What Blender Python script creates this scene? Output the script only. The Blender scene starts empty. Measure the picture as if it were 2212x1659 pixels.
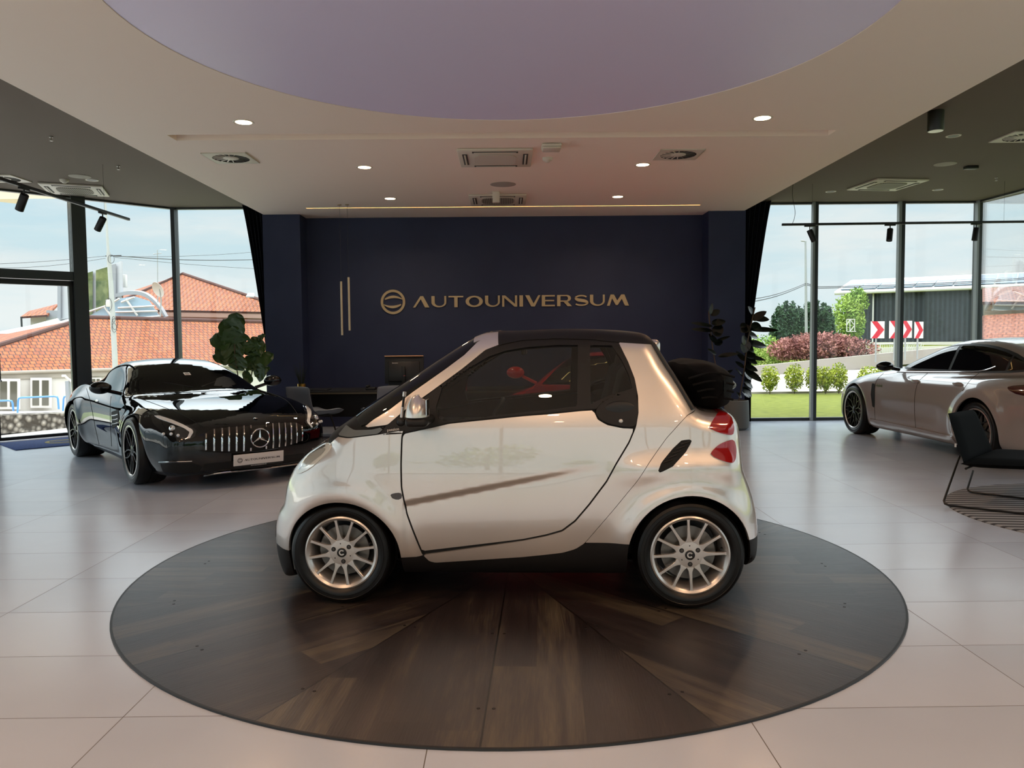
import bpy, bmesh, math, random
import numpy as np
from mathutils import Vector, Matrix
from mathutils.geometry import delaunay_2d_cdt
C = bpy.context.scene
COL = C.collection
random.seed(7); RNG = np.random.default_rng(7)
PI = math.pi

# ------------------------------------------------------------------ camera
FPX, CH = 1693.24, 1.4405
YAW, PITCH, ROLL = 0.0069469, 0.0562631, -0.0094517
def cam_basis():
    cy, sy, cp, sp = math.cos(YAW), math.sin(YAW), math.cos(PITCH), math.sin(PITCH)
    f = Vector((sy*cp, cy*cp, -sp)); r = Vector((cy, -sy, 0)); u = r.cross(f)
    cr, sr = math.cos(ROLL), math.sin(ROLL)
    return r*cr+u*sr, u*cr-r*sr, f
_r, _u, _f = cam_basis()
cd = bpy.data.cameras.new('camera'); cam = bpy.data.objects.new('camera', cd); COL.objects.link(cam)
cd.sensor_fit = 'HORIZONTAL'; cd.sensor_width = 36; cd.lens = 36*FPX/2212; cd.clip_start = .05; cd.clip_end = 600
m = Matrix.Identity(4)
for i in range(3): m[i][0], m[i][1], m[i][2] = _r[i], _u[i], -_f[i]
m[2][3] = CH; cam.matrix_world = m
C.camera = cam
def ray(px, py): return _r*((px-1106)/FPX) - _u*((py-829.5)/FPX) + _f
def atz(px, py, z): d = ray(px, py); return Vector((0,0,CH)) + d*((z-CH)/d.z)
def aty(px, py, Y): d = ray(px, py); return Vector((0,0,CH)) + d*(Y/d.y)

# ------------------------------------------------------------------ view + world
C.view_settings.view_transform = 'Standard'; C.view_settings.look = 'None'
C.view_settings.gamma = 1; C.view_settings.use_curve_mapping = False
C.view_settings.exposure = 0.2
try:
    C.cycles.max_bounces = 9; C.cycles.diffuse_bounces = 4; C.cycles.glossy_bounces = 4
    C.cycles.transparent_max_bounces = 16; C.cycles.transmission_bounces = 6
    C.cycles.caustics_reflective = False; C.cycles.caustics_refractive = False
    C.cycles.sample_clamp_indirect = 4.0
except Exception: pass

def lin(c):
    out = []
    for x in c[:3]:
        x = x/255.0; out.append(x/12.92 if x <= .04045 else ((x+.055)/1.055)**2.4)
    return tuple(out)+(1,)

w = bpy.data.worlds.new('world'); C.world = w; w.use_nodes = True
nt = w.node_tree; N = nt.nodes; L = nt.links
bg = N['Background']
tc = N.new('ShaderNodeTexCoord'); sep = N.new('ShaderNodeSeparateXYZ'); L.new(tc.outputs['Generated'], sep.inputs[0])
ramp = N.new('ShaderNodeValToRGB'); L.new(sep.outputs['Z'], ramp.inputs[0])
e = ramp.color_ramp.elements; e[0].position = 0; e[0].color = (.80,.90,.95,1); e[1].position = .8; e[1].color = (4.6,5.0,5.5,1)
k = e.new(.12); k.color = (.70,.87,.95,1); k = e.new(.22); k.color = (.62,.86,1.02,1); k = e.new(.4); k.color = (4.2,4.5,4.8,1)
mp = N.new('ShaderNodeMapping'); mp.inputs['Scale'].default_value = (2.2, 2.2, 11); mp.inputs['Location'].default_value = (3.1,.4,.3); L.new(tc.outputs['Generated'], mp.inputs[0])
nz = N.new('ShaderNodeTexNoise'); nz.inputs['Scale'].default_value = 1.6; nz.inputs['Detail'].default_value = 6; nz.inputs['Roughness'].default_value = .55; L.new(mp.outputs[0], nz.inputs[0])
cr = N.new('ShaderNodeValToRGB'); cr.color_ramp.elements[0].position = .43; cr.color_ramp.elements[1].position = .66; L.new(nz.outputs[0], cr.inputs[0])
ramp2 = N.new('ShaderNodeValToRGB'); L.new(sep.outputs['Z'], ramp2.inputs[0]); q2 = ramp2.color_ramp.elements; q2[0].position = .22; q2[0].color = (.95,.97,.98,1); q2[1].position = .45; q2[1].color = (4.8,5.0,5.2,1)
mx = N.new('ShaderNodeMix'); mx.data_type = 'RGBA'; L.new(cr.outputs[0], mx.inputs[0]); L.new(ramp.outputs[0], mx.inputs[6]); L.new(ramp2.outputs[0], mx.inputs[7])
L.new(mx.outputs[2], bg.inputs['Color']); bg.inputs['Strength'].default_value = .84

sun = bpy.data.lights.new('sun', 'SUN'); sun.energy = 1.25; sun.angle = .01; sun.color = (1,.94,.84)
so = bpy.data.objects.new('sun', sun); COL.objects.link(so)
sd = Vector((.36, -.13, -1.0))   # travel direction of the light
so.rotation_euler = sd.to_track_quat('-Z', 'Y').to_euler()

# ------------------------------------------------------------------ materials
MATS = {}
def mat(name, col=(128,128,128), rough=.5, metal=0., spec=.5, coat=0., coat_r=.03, emit=None, estr=0., alpha=1.):
    if name in MATS: return MATS[name]
    m = bpy.data.materials.new(name); m.use_nodes = True; b = m.node_tree.nodes['Principled BSDF']
    b.inputs['Base Color'].default_value = lin(col) if max(col) > 1 else tuple(col)+(1,)
    b.inputs['Roughness'].default_value = rough; b.inputs['Metallic'].default_value = metal
    b.inputs['Specular IOR Level'].default_value = spec
    b.inputs['Coat Weight'].default_value = coat; b.inputs['Coat Roughness'].default_value = coat_r
    if emit: b.inputs['Emission Color'].default_value = lin(emit); b.inputs['Emission Strength'].default_value = estr
    m.diffuse_color = b.inputs['Base Color'].default_value
    MATS[name] = m; return m
def nodes(m): return m.node_tree.nodes, m.node_tree.links, m.node_tree.nodes['Principled BSDF']
def noise_color(m, c1, c2, scale=8, detail=4, vec='Object', stretch=(1,1,1), lo=.35, hi=.65, bump=0, bdist=.01):
    n, l, b = nodes(m)
    t = n.new('ShaderNodeTexCoord'); mp = n.new('ShaderNodeMapping'); mp.inputs['Scale'].default_value = stretch
    l.new(t.outputs[vec], mp.inputs[0]); z = n.new('ShaderNodeTexNoise'); z.inputs['Scale'].default_value = scale; z.inputs['Detail'].default_value = detail
    l.new(mp.outputs[0], z.inputs[0]); r = n.new('ShaderNodeValToRGB'); l.new(z.outputs[0], r.inputs[0])
    r.color_ramp.elements[0].position = lo; r.color_ramp.elements[1].position = hi
    r.color_ramp.elements[0].color = lin(c1); r.color_ramp.elements[1].color = lin(c2); l.new(r.outputs[0], b.inputs['Base Color'])
    if bump:
        bp = n.new('ShaderNodeBump'); bp.inputs['Strength'].default_value = bump; bp.inputs['Distance'].default_value = bdist
        l.new(z.outputs[0], bp.inputs['Height']); l.new(bp.outputs[0], b.inputs['Normal'])
    return m
def glass(name, tint=(230,240,235), refl=.5, trans=.92):
    """thin pane: a clear sheet that lets most light through and mirrors at grazing angles"""
    if name in MATS: return MATS[name]
    m = bpy.data.materials.new(name); m.use_nodes = True; n = m.node_tree.nodes; l = m.node_tree.links
    n.remove(n['Principled BSDF']); o = n['Material Output']
    tr = n.new('ShaderNodeBsdfTransparent'); t = lin(tint); tr.inputs[0].default_value = (t[0]*trans, t[1]*trans, t[2]*trans, 1)
    gl = n.new('ShaderNodeBsdfGlossy'); gl.inputs['Roughness'].default_value = 0.0; gl.inputs[0].default_value = (1,1,1,1)
    fr = n.new('ShaderNodeFresnel'); fr.inputs[0].default_value = 1.5
    mu = n.new('ShaderNodeMath'); mu.operation = 'MULTIPLY'; mu.inputs[1].default_value = refl; l.new(fr.outputs[0], mu.inputs[0])
    mi = n.new('ShaderNodeMixShader'); l.new(mu.outputs[0], mi.inputs[0]); l.new(tr.outputs[0], mi.inputs[1]); l.new(gl.outputs[0], mi.inputs[2])
    l.new(mi.outputs[0], o.inputs[0]); MATS[name] = m; return m

# ------------------------------------------------------------------ objects
def tag(o, label=None, cat=None, group=None, kind=None):
    if label: o['label'] = label
    if cat: o['category'] = cat
    if group: o['group'] = group
    if kind: o['kind'] = kind
    return o
def thing(name, label, cat, loc=(0,0,0), rz=0, group=None):
    o = bpy.data.objects.new(name, None); COL.objects.link(o); o.location = loc; o.rotation_euler = (0,0,rz); o.empty_display_size = .1
    return tag(o, label, cat, group)
def link_mesh(name, me, m=None, parent=None, loc=(0,0,0), rot=(0,0,0)):
    o = bpy.data.objects.new(name, me); COL.objects.link(o); o.location = loc; o.rotation_euler = rot
    if m is not None:
        for mm in (m if isinstance(m, (list, tuple)) else [m]): me.materials.append(mm)
    if parent is not None: o.parent = parent
    return o
def copy_tree(o, parent=None):
    c = o.copy(); COL.objects.link(c)
    if parent is not None: c.parent = parent
    for ch in o.children: copy_tree(ch, c)
    return c
class MB:
    """collects shapes into one mesh"""
    def __init__(s): s.v = []; s.f = []; s.mi = []; s.cur = 0; s.sm = []
    def add(s, vs, fs, smooth=False):
        k = len(s.v); s.v += [tuple(x) for x in vs]
        for f in fs: s.f.append(tuple(i+k for i in f)); s.mi.append(s.cur); s.sm.append(smooth)
        return s
    def box(s, x0, x1, y0, y1, z0, z1, M=None):
        vs = [Vector((x, y, z)) for x in (x0,x1) for y in (y0,y1) for z in (z0,z1)]
        if M is not None: vs = [M @ v for v in vs]
        return s.add(vs, [(0,1,3,2),(4,6,7,5),(0,4,5,1),(2,3,7,6),(0,2,6,4),(1,5,7,3)])
    def bbox(s, c, d, b=.01, M=None, seg=2):
        """box with rounded edges"""
        bm = bmesh.new(); bmesh.ops.create_cube(bm, size=1)
        for v in bm.verts: v.co = Vector((v.co.x*d[0], v.co.y*d[1], v.co.z*d[2]))
        bmesh.ops.bevel(bm, geom=bm.edges[:], offset=min(b, min(d)*.49), segments=seg, profile=.5, affect='EDGES')
        T = Matrix.Translation(Vector(c)) if M is None else M @ Matrix.Translation(Vector(c))
        bm.verts.ensure_lookup_table(); bm.verts.index_update()
        s.add([T @ v.co for v in bm.verts], [[v.index for v in f.verts] for f in bm.faces], True); bm.free(); return s
    def cyl(s, p0, p1, r0, r1=None, n=16, cap=True, smooth=True):
        p0 = Vector(p0); p1 = Vector(p1); r1 = r0 if r1 is None else r1; d = (p1-p0).normalized()
        a = d.orthogonal().normalized(); b = d.cross(a); vs = []
        for p, r in ((p0,r0),(p1,r1)):
            for i in range(n): t = 2*PI*i/n; vs.append(p + a*(r*math.cos(t)) + b*(r*math.sin(t)))
        s.add(vs, [(i, (i+1)%n, n+(i+1)%n, n+i) for i in range(n)], smooth)
        if cap:
            s.add(vs[:n], [tuple(range(n-1,-1,-1))]); s.add(vs[n:], [tuple(range(n))])
        return s
    def tube(s, pts, r, n=8, closed=False, cap=True):
        pts = [Vector(p) for p in pts]; m = len(pts); rs = r if isinstance(r, (list,tuple)) else [r]*m; vs = []; ref = None
        for i, p in enumerate(pts):
            a = pts[(i-1)%m] if (closed or i) else p; b = pts[(i+1)%m] if (closed or i < m-1) else p
            t = (b-a).normalized()
            if ref is None: ref = t.orthogonal().normalized()
            ref = (ref - t*ref.dot(t)); ref = ref.normalized() if ref.length > 1e-6 else t.orthogonal().normalized()
            bi = t.cross(ref)
            for k in range(n): q = 2*PI*k/n; vs.append(p + ref*(rs[i]*math.cos(q)) + bi*(rs[i]*math.sin(q)))
        fs = []
        for i in range(m if closed else m-1):
            j = (i+1)%m
            for k in range(n): fs.append((i*n+k, i*n+(k+1)%n, j*n+(k+1)%n, j*n+k))
        if cap and not closed: fs += [tuple(range(n-1,-1,-1)), tuple((m-1)*n+k for k in range(n))]
        return s.add(vs, fs, True)
    def lathe(s, prof, n=32, M=None, a0=0, a1=2*PI):
        """prof: (r, z) pairs turned about z"""
        full = abs(a1-a0-2*PI) < 1e-6; nn = n if full else n+1; vs = []
        for r, z in prof:
            for i in range(nn): t = a0+(a1-a0)*i/n; vs.append(Vector((r*math.cos(t), r*math.sin(t), z)))
        if M is not None: vs = [M @ v for v in vs]
        fs = []
        for j in range(len(prof)-1):
            for i in range(n): k = (i+1)%nn; fs.append((j*nn+i, j*nn+k, (j+1)*nn+k, (j+1)*nn+i))
        return s.add(vs, fs, True)
    def prism(s, poly, d, M=None, smooth=False):
        """poly in xy extruded from z=0 to z=d"""
        n = len(poly)
        r = delaunay_2d_cdt([Vector(p) for p in poly], [], [list(range(n))], 1, 1e-6)
        vs = [Vector((p.x,p.y,0)) for p in r[0]]; k = len(vs); vs += [Vector((p.x,p.y,d)) for p in r[0]]
        fs = [tuple(f) for f in r[2]] ; fs = [tuple(reversed(f)) for f in fs] + [tuple(i+k for i in f) for f in fs]
        e = [Vector((p[0],p[1],0)) for p in poly] + [Vector((p[0],p[1],d)) for p in poly]
        if M is not None: vs = [M @ v for v in vs]; e = [M @ v for v in e]
        s.add(vs, fs); return s.add(e, [(i, (i+1)%n, n+(i+1)%n, n+i) for i in range(n)], smooth)
    def sphere(s, c, r, n=16, sc=(1,1,1), M=None):
        prof = [(r*math.sin(PI*i/n), -r*math.cos(PI*i/n)) for i in range(n+1)]
        T = Matrix.Translation(Vector(c)) @ Matrix.Diagonal(Vector((sc[0],sc[1],sc[2],1)))
        if M is not None: T = M @ T
        return s.lathe(prof, max(12,n), T)
    def build(s, name, m, parent=None, loc=(0,0,0), rot=(0,0,0), recalc=True):
        me = bpy.data.meshes.new(name); me.from_pydata([tuple(v) for v in s.v], [], s.f)
        me.polygons.foreach_set('use_smooth', s.sm); me.polygons.foreach_set('material_index', s.mi)
        if recalc:
            bm = bmesh.new(); bm.from_mesh(me); bmesh.ops.remove_doubles(bm, verts=bm.verts, dist=1e-6)
            bmesh.ops.recalc_face_normals(bm, faces=bm.faces); bm.to_mesh(me); bm.free()
        me.update(); me.set_sharp_from_angle(angle=math.radians(40))
        return link_mesh(name, me, m, parent, loc, rot)
def struct(name, mb, m, parent=None):
    o = mb.build(name, m, parent)
    if parent is None: o['kind'] = 'structure'
    return o
# ------------------------------------------------------------------ the room
HW, HD = 3.5, 3.73      # white dropped ceiling, dark ceiling
XL, XR = -3.905, 3.893  # edges of the white ceiling
YB, YW = 12.84, 13.5    # front of the blue piers, glass line
m_white = mat('ceiling_paint', (250,234,220), .8)
m_dark = mat('dark_ceiling_paint', (106,92,82), .85)
m_blue = mat('navy_wall_paint', (24,31,54), .62); noise_color(m_blue, (28,36,68), (35,43,74), 1.2)
m_violet = mat('violet_stretch_ceiling', (232,224,255), .45)
m_frame = mat('anthracite_frame', (52,56,58), .42, .3)
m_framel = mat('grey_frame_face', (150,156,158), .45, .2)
m_black = mat('black_powder_coat', (14,14,15), .45)

# floor tiles 1.2 x 0.6 m
m_floor = mat('stone_tile', (176,170,162), .3, 0, .7)
n, l, b = nodes(m_floor)
tc = n.new('ShaderNodeTexCoord'); sp = n.new('ShaderNodeSeparateXYZ'); l.new(tc.outputs['Object'], sp.inputs[0])
def mth(op, a, bb=None, n=n, l=l):
    q = n.new('ShaderNodeMath'); q.operation = op
    for i, x in enumerate((a, bb)):
        if x is None: continue
        if isinstance(x, (int,float)): q.inputs[i].default_value = x
        else: l.new(x, q.inputs[i])
    return q.outputs[0]
ux = mth('DIVIDE', mth('SUBTRACT', sp.outputs[0], -.2935), 1.2); uy = mth('DIVIDE', mth('SUBTRACT', sp.outputs[1], 2.9615), .6)
fx = mth('FRACT', ux); fy = mth('FRACT', uy)
jx = mth('LESS_THAN', mth('ABSOLUTE', mth('SUBTRACT', mth('FRACT', mth('ADD', ux, .5)), .5)), .0016)
jy = mth('LESS_THAN', mth('ABSOLUTE', mth('SUBTRACT', mth('FRACT', mth('ADD', uy, .5)), .5)), .0032)
joint = mth('MAXIMUM', jx, jy)
cb = n.new('ShaderNodeCombineXYZ'); l.new(mth('FLOOR', ux), cb.inputs[0]); l.new(mth('FLOOR', uy), cb.inputs[1])
wn = n.new('ShaderNodeTexWhiteNoise'); wn.noise_dimensions = '3D'; l.new(cb.outputs[0], wn.inputs[0])
nz = n.new('ShaderNodeTexNoise'); nz.inputs['Scale'].default_value = 2.4; nz.inputs['Detail'].default_value = 7; l.new(tc.outputs['Object'], nz.inputs[0])
fac = mth('ADD', mth('MULTIPLY', wn.outputs[0], .6), mth('MULTIPLY', nz.outputs[0], .35))
rr = n.new('ShaderNodeValToRGB'); l.new(fac, rr.inputs[0]); rr.color_ramp.elements[0].position = .1; rr.color_ramp.elements[0].color = lin((176,184,197)); rr.color_ramp.elements[1].position = .9; rr.color_ramp.elements[1].color = lin((192,199,212))
mj = n.new('ShaderNodeMix'); mj.data_type = 'RGBA'; l.new(joint, mj.inputs[0]); l.new(rr.outputs[0], mj.inputs[6]); mj.inputs[7].default_value = lin((92,86,80)); l.new(mj.outputs[2], b.inputs['Base Color'])
l.new(mth('ADD', mth('MULTIPLY', nz.outputs[0], .08), mth('ADD', .17, mth('MULTIPLY', joint, .4))), b.inputs['Roughness'])

# room outline: the rear right corner, the glass on the right, the faceted glass on the left with the door
PR0, PR1, PR2 = (3.893,YW), (8.10,YW), (8.55,5.2)
PL0, PL1, PL2, PL3 = (-3.905,YW), (-5.62,YW), (-6.70,12.44), (-7.60,11.56)
YF = -7.0
outline = [(-3.905,YB),(-3.905,YW),PL1,PL2,PL3,(-9.3,9.9),(-9.3,YF),(9.2,YF),PR2,PR1,PR0,(3.893,YB),(3.893,13.25),(-3.905,13.25)]
fl = MB(); fl.prism([(-9.6,YF-.3),(9.5,YF-.3),(9.5,5.2),(8.7,5.2),(8.25,YW+.12),(-5.66,YW+.12),(-9.6,9.72)], .12, Matrix.Translation((0,0,-.12)))
struct('floor', fl, m_floor)

# white ceiling slab with a round opening closed by the violet disc
DC, DR = (.02,5.057), 2.436
def ring_slab(mb, x0, x1, y0, y1, z0, z1, c, r, n=96, holes=()):
    outer = [(x0,y0),(x1,y0),(x1,y1),(x0,y1)]; vs = [Vector(p) for p in outer]; es = [(0,1),(1,2),(2,3),(3,0)]
    k = len(vs); vs += [Vector((c[0]+r*math.cos(2*PI*i/n), c[1]+r*math.sin(2*PI*i/n))) for i in range(n)]; es += [(k+i, k+(i+1)%n) for i in range(n)]
    for h in holes:
        k = len(vs); vs += [Vector(p) for p in h]; es += [(k+i, k+(i+1)%len(h)) for i in range(len(h))]
    # rings of filler points keep the triangles regular
    R = delaunay_2d_cdt(vs, es, [], 0, 1e-6)
    P = R[0]; F = []
    for f in R[2]:
        cx = sum(P[i].x for i in f)/3; cy = sum(P[i].y for i in f)/3
        if (cx-c[0])**2+(cy-c[1])**2 < r*r*.999: continue
        if any(min(q[0] for q in h) < cx < max(q[0] for q in h) and min(q[1] for q in h) < cy < max(q[1] for q in h) for h in holes): continue
        F.append(tuple(f))
    mb.add([(p.x,p.y,z0) for p in P], [tuple(reversed(f)) for f in F]); mb.add([(p.x,p.y,z1) for p in P], F)
    for i in range(n):
        a = 2*PI*i/n; b_ = 2*PI*(i+1)/n
        q = [(c[0]+r*math.cos(t), c[1]+r*math.sin(t)) for t in (a,b_)]
        mb.add([(q[0][0],q[0][1],z0),(q[1][0],q[1][1],z0),(q[1][0],q[1][1],z1),(q[0][0],q[0][1],z1)], [(0,1,2,3)], True)
    for h in holes:
        for i in range(len(h)):
            p, q = h[i], h[(i+1)%len(h)]; mb.add([(p[0],p[1],z0),(q[0],q[1],z0),(q[0],q[1],z1),(p[0],p[1],z1)], [(0,3,2,1)])
    for i in range(4):
        p, q = outer[i], outer[(i+1)%4]; mb.add([(p[0],p[1],z0),(q[0],q[1],z0),(q[0],q[1],z1),(p[0],p[1],z1)], [(0,1,2,3)])
slot = [(-3.34,7.92),(3.32,7.92),(3.32,8.14),(-3.34,8.14)]
lslot = [(-3.07,12.255),(3.03,12.255),(3.03,12.285),(-3.07,12.285)]
cl = MB(); ring_slab(cl, XL, XR, YF, 13.25, HW, HW+.10, DC, DR, holes=(slot, lslot))
cl.box(XL, XR, YF, 13.25, HW+.10, HW+.12); cl.box(XL, XL+.02, YF, YB, HW+.1, HD); cl.box(XR-.02, XR, YF, YB, HW+.1, HD)
struct('ceiling', cl, m_white)
dk = MB(); dk.prism([(-9.6,YF),(XL+.02,YF),(XL+.02,YW+.15),(-5.66,YW+.15),(-9.6,9.8)], .15, Matrix.Translation((0,0,HD)))
struct('ceiling', dk, m_dark)
dk = MB(); dk.prism([(XR-.02,YF),(9.5,YF),(9.4,5.2),(8.28,YW+.15),(XR-.02,YW+.15)], .15, Matrix.Translation((0,0,HD)))
struct('ceiling', dk, m_dark)
vd = MB(); vd.lathe([(0,.0),(DR-.002,.0),(DR-.002,.025),(0,.025)], 96, Matrix.Translation((DC[0],DC[1],HW+.004)))
struct('trim_1', vd, m_violet)['label'] = 'violet round stretch panel in the white ceiling'
m_warm_line = mat('warm_led_line', (255,226,160), .5, emit=(255,214,140), estr=5)
ll = MB(); ll.box(-3.07, 3.03, 12.257, 12.283, HW+.012, HW+.03); struct('trim_2', ll, m_warm_line)['label'] = 'thin warm light line let into the ceiling'

# navy back wall with piers
bw = MB(); bw.box(-3.905, 3.893, 13.25, 13.62, 0, HD+.15); struct('wall_back', bw, m_blue)
pr = MB(); pr.box(-3.905, -3.32, YB, 13.25, 0, HW+.1); pr.box(-3.925, -3.905, YB, 13.62, 0, HD); struct('wall_left', pr, m_blue)
pr = MB(); pr.box(3.31, 3.893, YB, 13.25, 0, HW+.1); pr.box(3.893, 3.913, YB, 13.62, 0, HD); struct('wall_right', pr, m_blue)

# glazing: mullions, sill, head, pane, one window per bay
m_pane = glass('clear_pane', (251,254,253), .6, .995)
NW = 0
def bay(p, q, z0=0.0, z1=HD, posts=(True,True), label=None, pane=True, pw=.065, pd=.16, sill=.05):
    """one glazed bay from p to q (plan), posts at its ends"""
    global NW; NW += 1
    p = Vector((p[0],p[1],0)); q = Vector((q[0],q[1],0)); d = (q-p); ln = d.length; d.normalize(); nrm = Vector((-d.y,d.x,0))
    M = Matrix((( d.x,nrm.x,0,p.x),(d.y,nrm.y,0,p.y),(0,0,1,0),(0,0,0,1)))
    f = MB()
    if posts[0]: f.box(-pw/2, pw/2, -pd/2, pd/2, z0, z1, M)
    if posts[1]: f.box(ln-pw/2, ln+pw/2, -pd/2, pd/2, z0, z1, M)
    f.box(0, ln, -.04, .04, z0, z0+sill, M); f.box(0, ln, -.04, .04, z1-.03, z1, M)
    o = struct('window_%d' % NW, f, m_frame)
    if pane:
        g = MB(); g.box(pw/2, ln-pw/2, -.008, .008, z0+sill, z1-.03, M); g.build('pane', m_pane, o)
    return o
bay((3.913,YW), (5.30,YW), posts=(False,True)); bay((5.30,YW), (6.78,YW), posts=(False,True)); bay((6.78,YW), (8.10,YW), posts=(False,True))
sidep = [Vector((8.10,YW)).lerp(Vector((8.55,5.2)), t/4) for t in range(5)]
for a, b2 in zip(sidep, sidep[1:]): bay(a, b2, posts=(False,True))
bay((-5.62,YW), (-3.925,YW), posts=(True,False)); bay((-6.70,12.44), (-5.62,YW), posts=(False,False))
# grey inner faces of the mullions
gf = MB()
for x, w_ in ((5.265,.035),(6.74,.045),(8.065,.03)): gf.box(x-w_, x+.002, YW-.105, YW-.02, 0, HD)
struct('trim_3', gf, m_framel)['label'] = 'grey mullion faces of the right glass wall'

# door bay with transom, left
dd = Vector((-.90,-.88,0)).normalized()
def doorM(p): return Matrix(((dd.x,-dd.y,0,p[0]),(dd.y,dd.x,0,p[1]),(0,0,1,0),(0,0,0,1)))
M = doorM((-6.70,12.44)); LN = 1.26
f = MB(); f.box(-.10, .10, -.10, .10, 0, HD, M); f.box(LN-.05, LN+.07, -.09, .09, 0, HD, M); f.box(0, LN, -.08, .08, 2.43, 2.56, M); f.box(0, LN, -.04, .04, HD-.03, HD, M)
NW += 1; o = struct('window_%d' % NW, f, m_frame); g = MB(); g.box(.1, LN-.05, -.008, .008, 2.56, HD-.03, M); g.build('pane', m_pane, o)
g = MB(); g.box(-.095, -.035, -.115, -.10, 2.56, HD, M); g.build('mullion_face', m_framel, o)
f = MB(); f.box(.10, .16, -.04, .04, .012, 2.42, M); f.box(LN-.11, LN-.05, -.04, .04, .012, 2.42, M); f.box(.10, LN-.05, -.04, .04, 2.34, 2.42, M); f.box(.10, LN-.05, -.04, .04, .012, .06, M)
o = struct('door_1', f, m_black); g = MB(); g.box(.16, LN-.11, -.008, .008, .06, 2.34, M); g.build('pane', m_pane, o)
g = MB(); g.tube([M @ Vector((LN-.16, -.05, .9)), M @ Vector((LN-.16, -.10, .92)), M @ Vector((LN-.16, -.10, 1.28)), M @ Vector((LN-.16, -.05, 1.30))], .012, 8); g.build('door_handle', m_black, o)
q = M @ Vector((LN,0,0)); bay((-9.3,9.9), (q.x,q.y), posts=(True,False))
for y0, y1 in ((9.9,7.4),(7.4,4.9)): bay((-9.3,y1), (-9.3,y0), posts=(True,False))
# part of the hall behind the camera: unseen side walls glazed for extra daylight, glass front
for y0, y1 in ((4.9,1.9),(1.9,-1.1),(-1.1,-4.1),(-4.1,YF)): bay((-9.3,y1), (-9.3,y0), posts=(True,False)); bay((8.55,y0) if y0 > 4 else (8.6,y0), (8.6,y1), posts=(True,True))
xs = [-9.3,-6.6,-3.9,-1.3,1.3,3.9,6.5,9.2]
for a, b2 in zip(xs, xs[1:]): bay((a,YF), (b2,YF), posts=(True,True))
# ------------------------------------------------------------------ lamps and fittings on the ceilings
m_lamp = mat('lamp_disc', (255,240,214), .5, emit=(255,226,180), estr=9)
m_wtrim = mat('white_enamel', (214,206,192), .5)
m_vgrey = mat('vent_shadow_grey', (64,62,60), .7)
m_silver = mat('brushed_reflector', (170,166,158), .3, .6)
def area(name, loc, size, power, col, parent=None, spread=170, rot=(0,0,0)):
    a = bpy.data.lights.new(name, 'AREA'); a.shape = 'DISK'; a.size = size; a.energy = power; a.color = col; a.spread = math.radians(spread)
    o = bpy.data.objects.new(name, a); COL.objects.link(o); o.location = loc; o.rotation_euler = rot
    if parent is not None: o.parent = parent
    return o
WARM = (1,.76,.54); AMBER = (1,.60,.34)
def downlight(x, y, label, group, power=13, z=HW, r=.075, lit=True, col=None):
    t = thing('downlight', label, 'ceiling light', (x,y,z), 0, group)
    f = MB(); f.lathe([(r,-.002),(r+.018,-.004),(r+.022,0),(r+.022,.01),(r,.01)], 28); f.build('trim_ring', m_wtrim, t)
    d = MB(); d.lathe([(0,.0),(r,.0),(r,.02),(0,.02)] if lit else [(0,-.003),(r,-.003),(r,.0),(0,.0)], 28)
    if lit:
        for i, v in enumerate(d.v): d.v[i] = (v[0], v[1], v[2]-.003)
    d.build('diffuser' if lit else 'reflector', m_lamp if lit else m_black, t)
    if lit: area('lamp_light', (0,0,-.012), r*2, power, col or WARM, t, 150)
    return t
pairs = [(-2.44,7.49,'left','nearest the violet disc'),(2.43,7.48,'right','nearest the violet disc'),(-1.66,9.44,'left','second from the camera'),(1.64,9.42,'right','second from the camera'),(-1.66,11.5,'left','closest to the navy wall'),(1.64,11.5,'right','closest to the navy wall')]
for x, y, s, d in pairs: downlight(x, y, 'lit downlight in white ceiling, %s row, %s' % (s, d), 'lit downlights in the white ceiling', col=AMBER if y < 8 else None)
for x in (-2.44, 0.0, 2.44):
    for y in (2.3, .2, -2.0, -4.2):
        if x == 0 and y > 1.5: continue
        downlight(x, y, 'lit downlight, %s row, %s' % ({-2.44:'left',0:'middle',2.44:'right'}[x], {2.3:'over the near edge of the turntable',.2:'straight above the camera',-2.0:'two metres behind the camera',-4.2:'four metres behind the camera'}[y]), 'lit downlights behind the camera', 21, col=AMBER)
for x, y, s in ((5.16,9.11,'beside the square swirl vent'),(5.15,12.49,'left of the slatted air unit, near the window'),(6.80,12.41,'right of the slatted air unit, near the window')):
    downlight(x, y, 'unlit downlight in dark ceiling, %s' % s, 'unlit downlights in the right dark ceiling', z=HD, r=.06, lit=False)
downlight(-5.78, 11.17, 'unlit recessed downlight with pale ring in the left dark ceiling', 'ceiling fittings on the left', z=HD, r=.065, lit=False)

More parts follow.
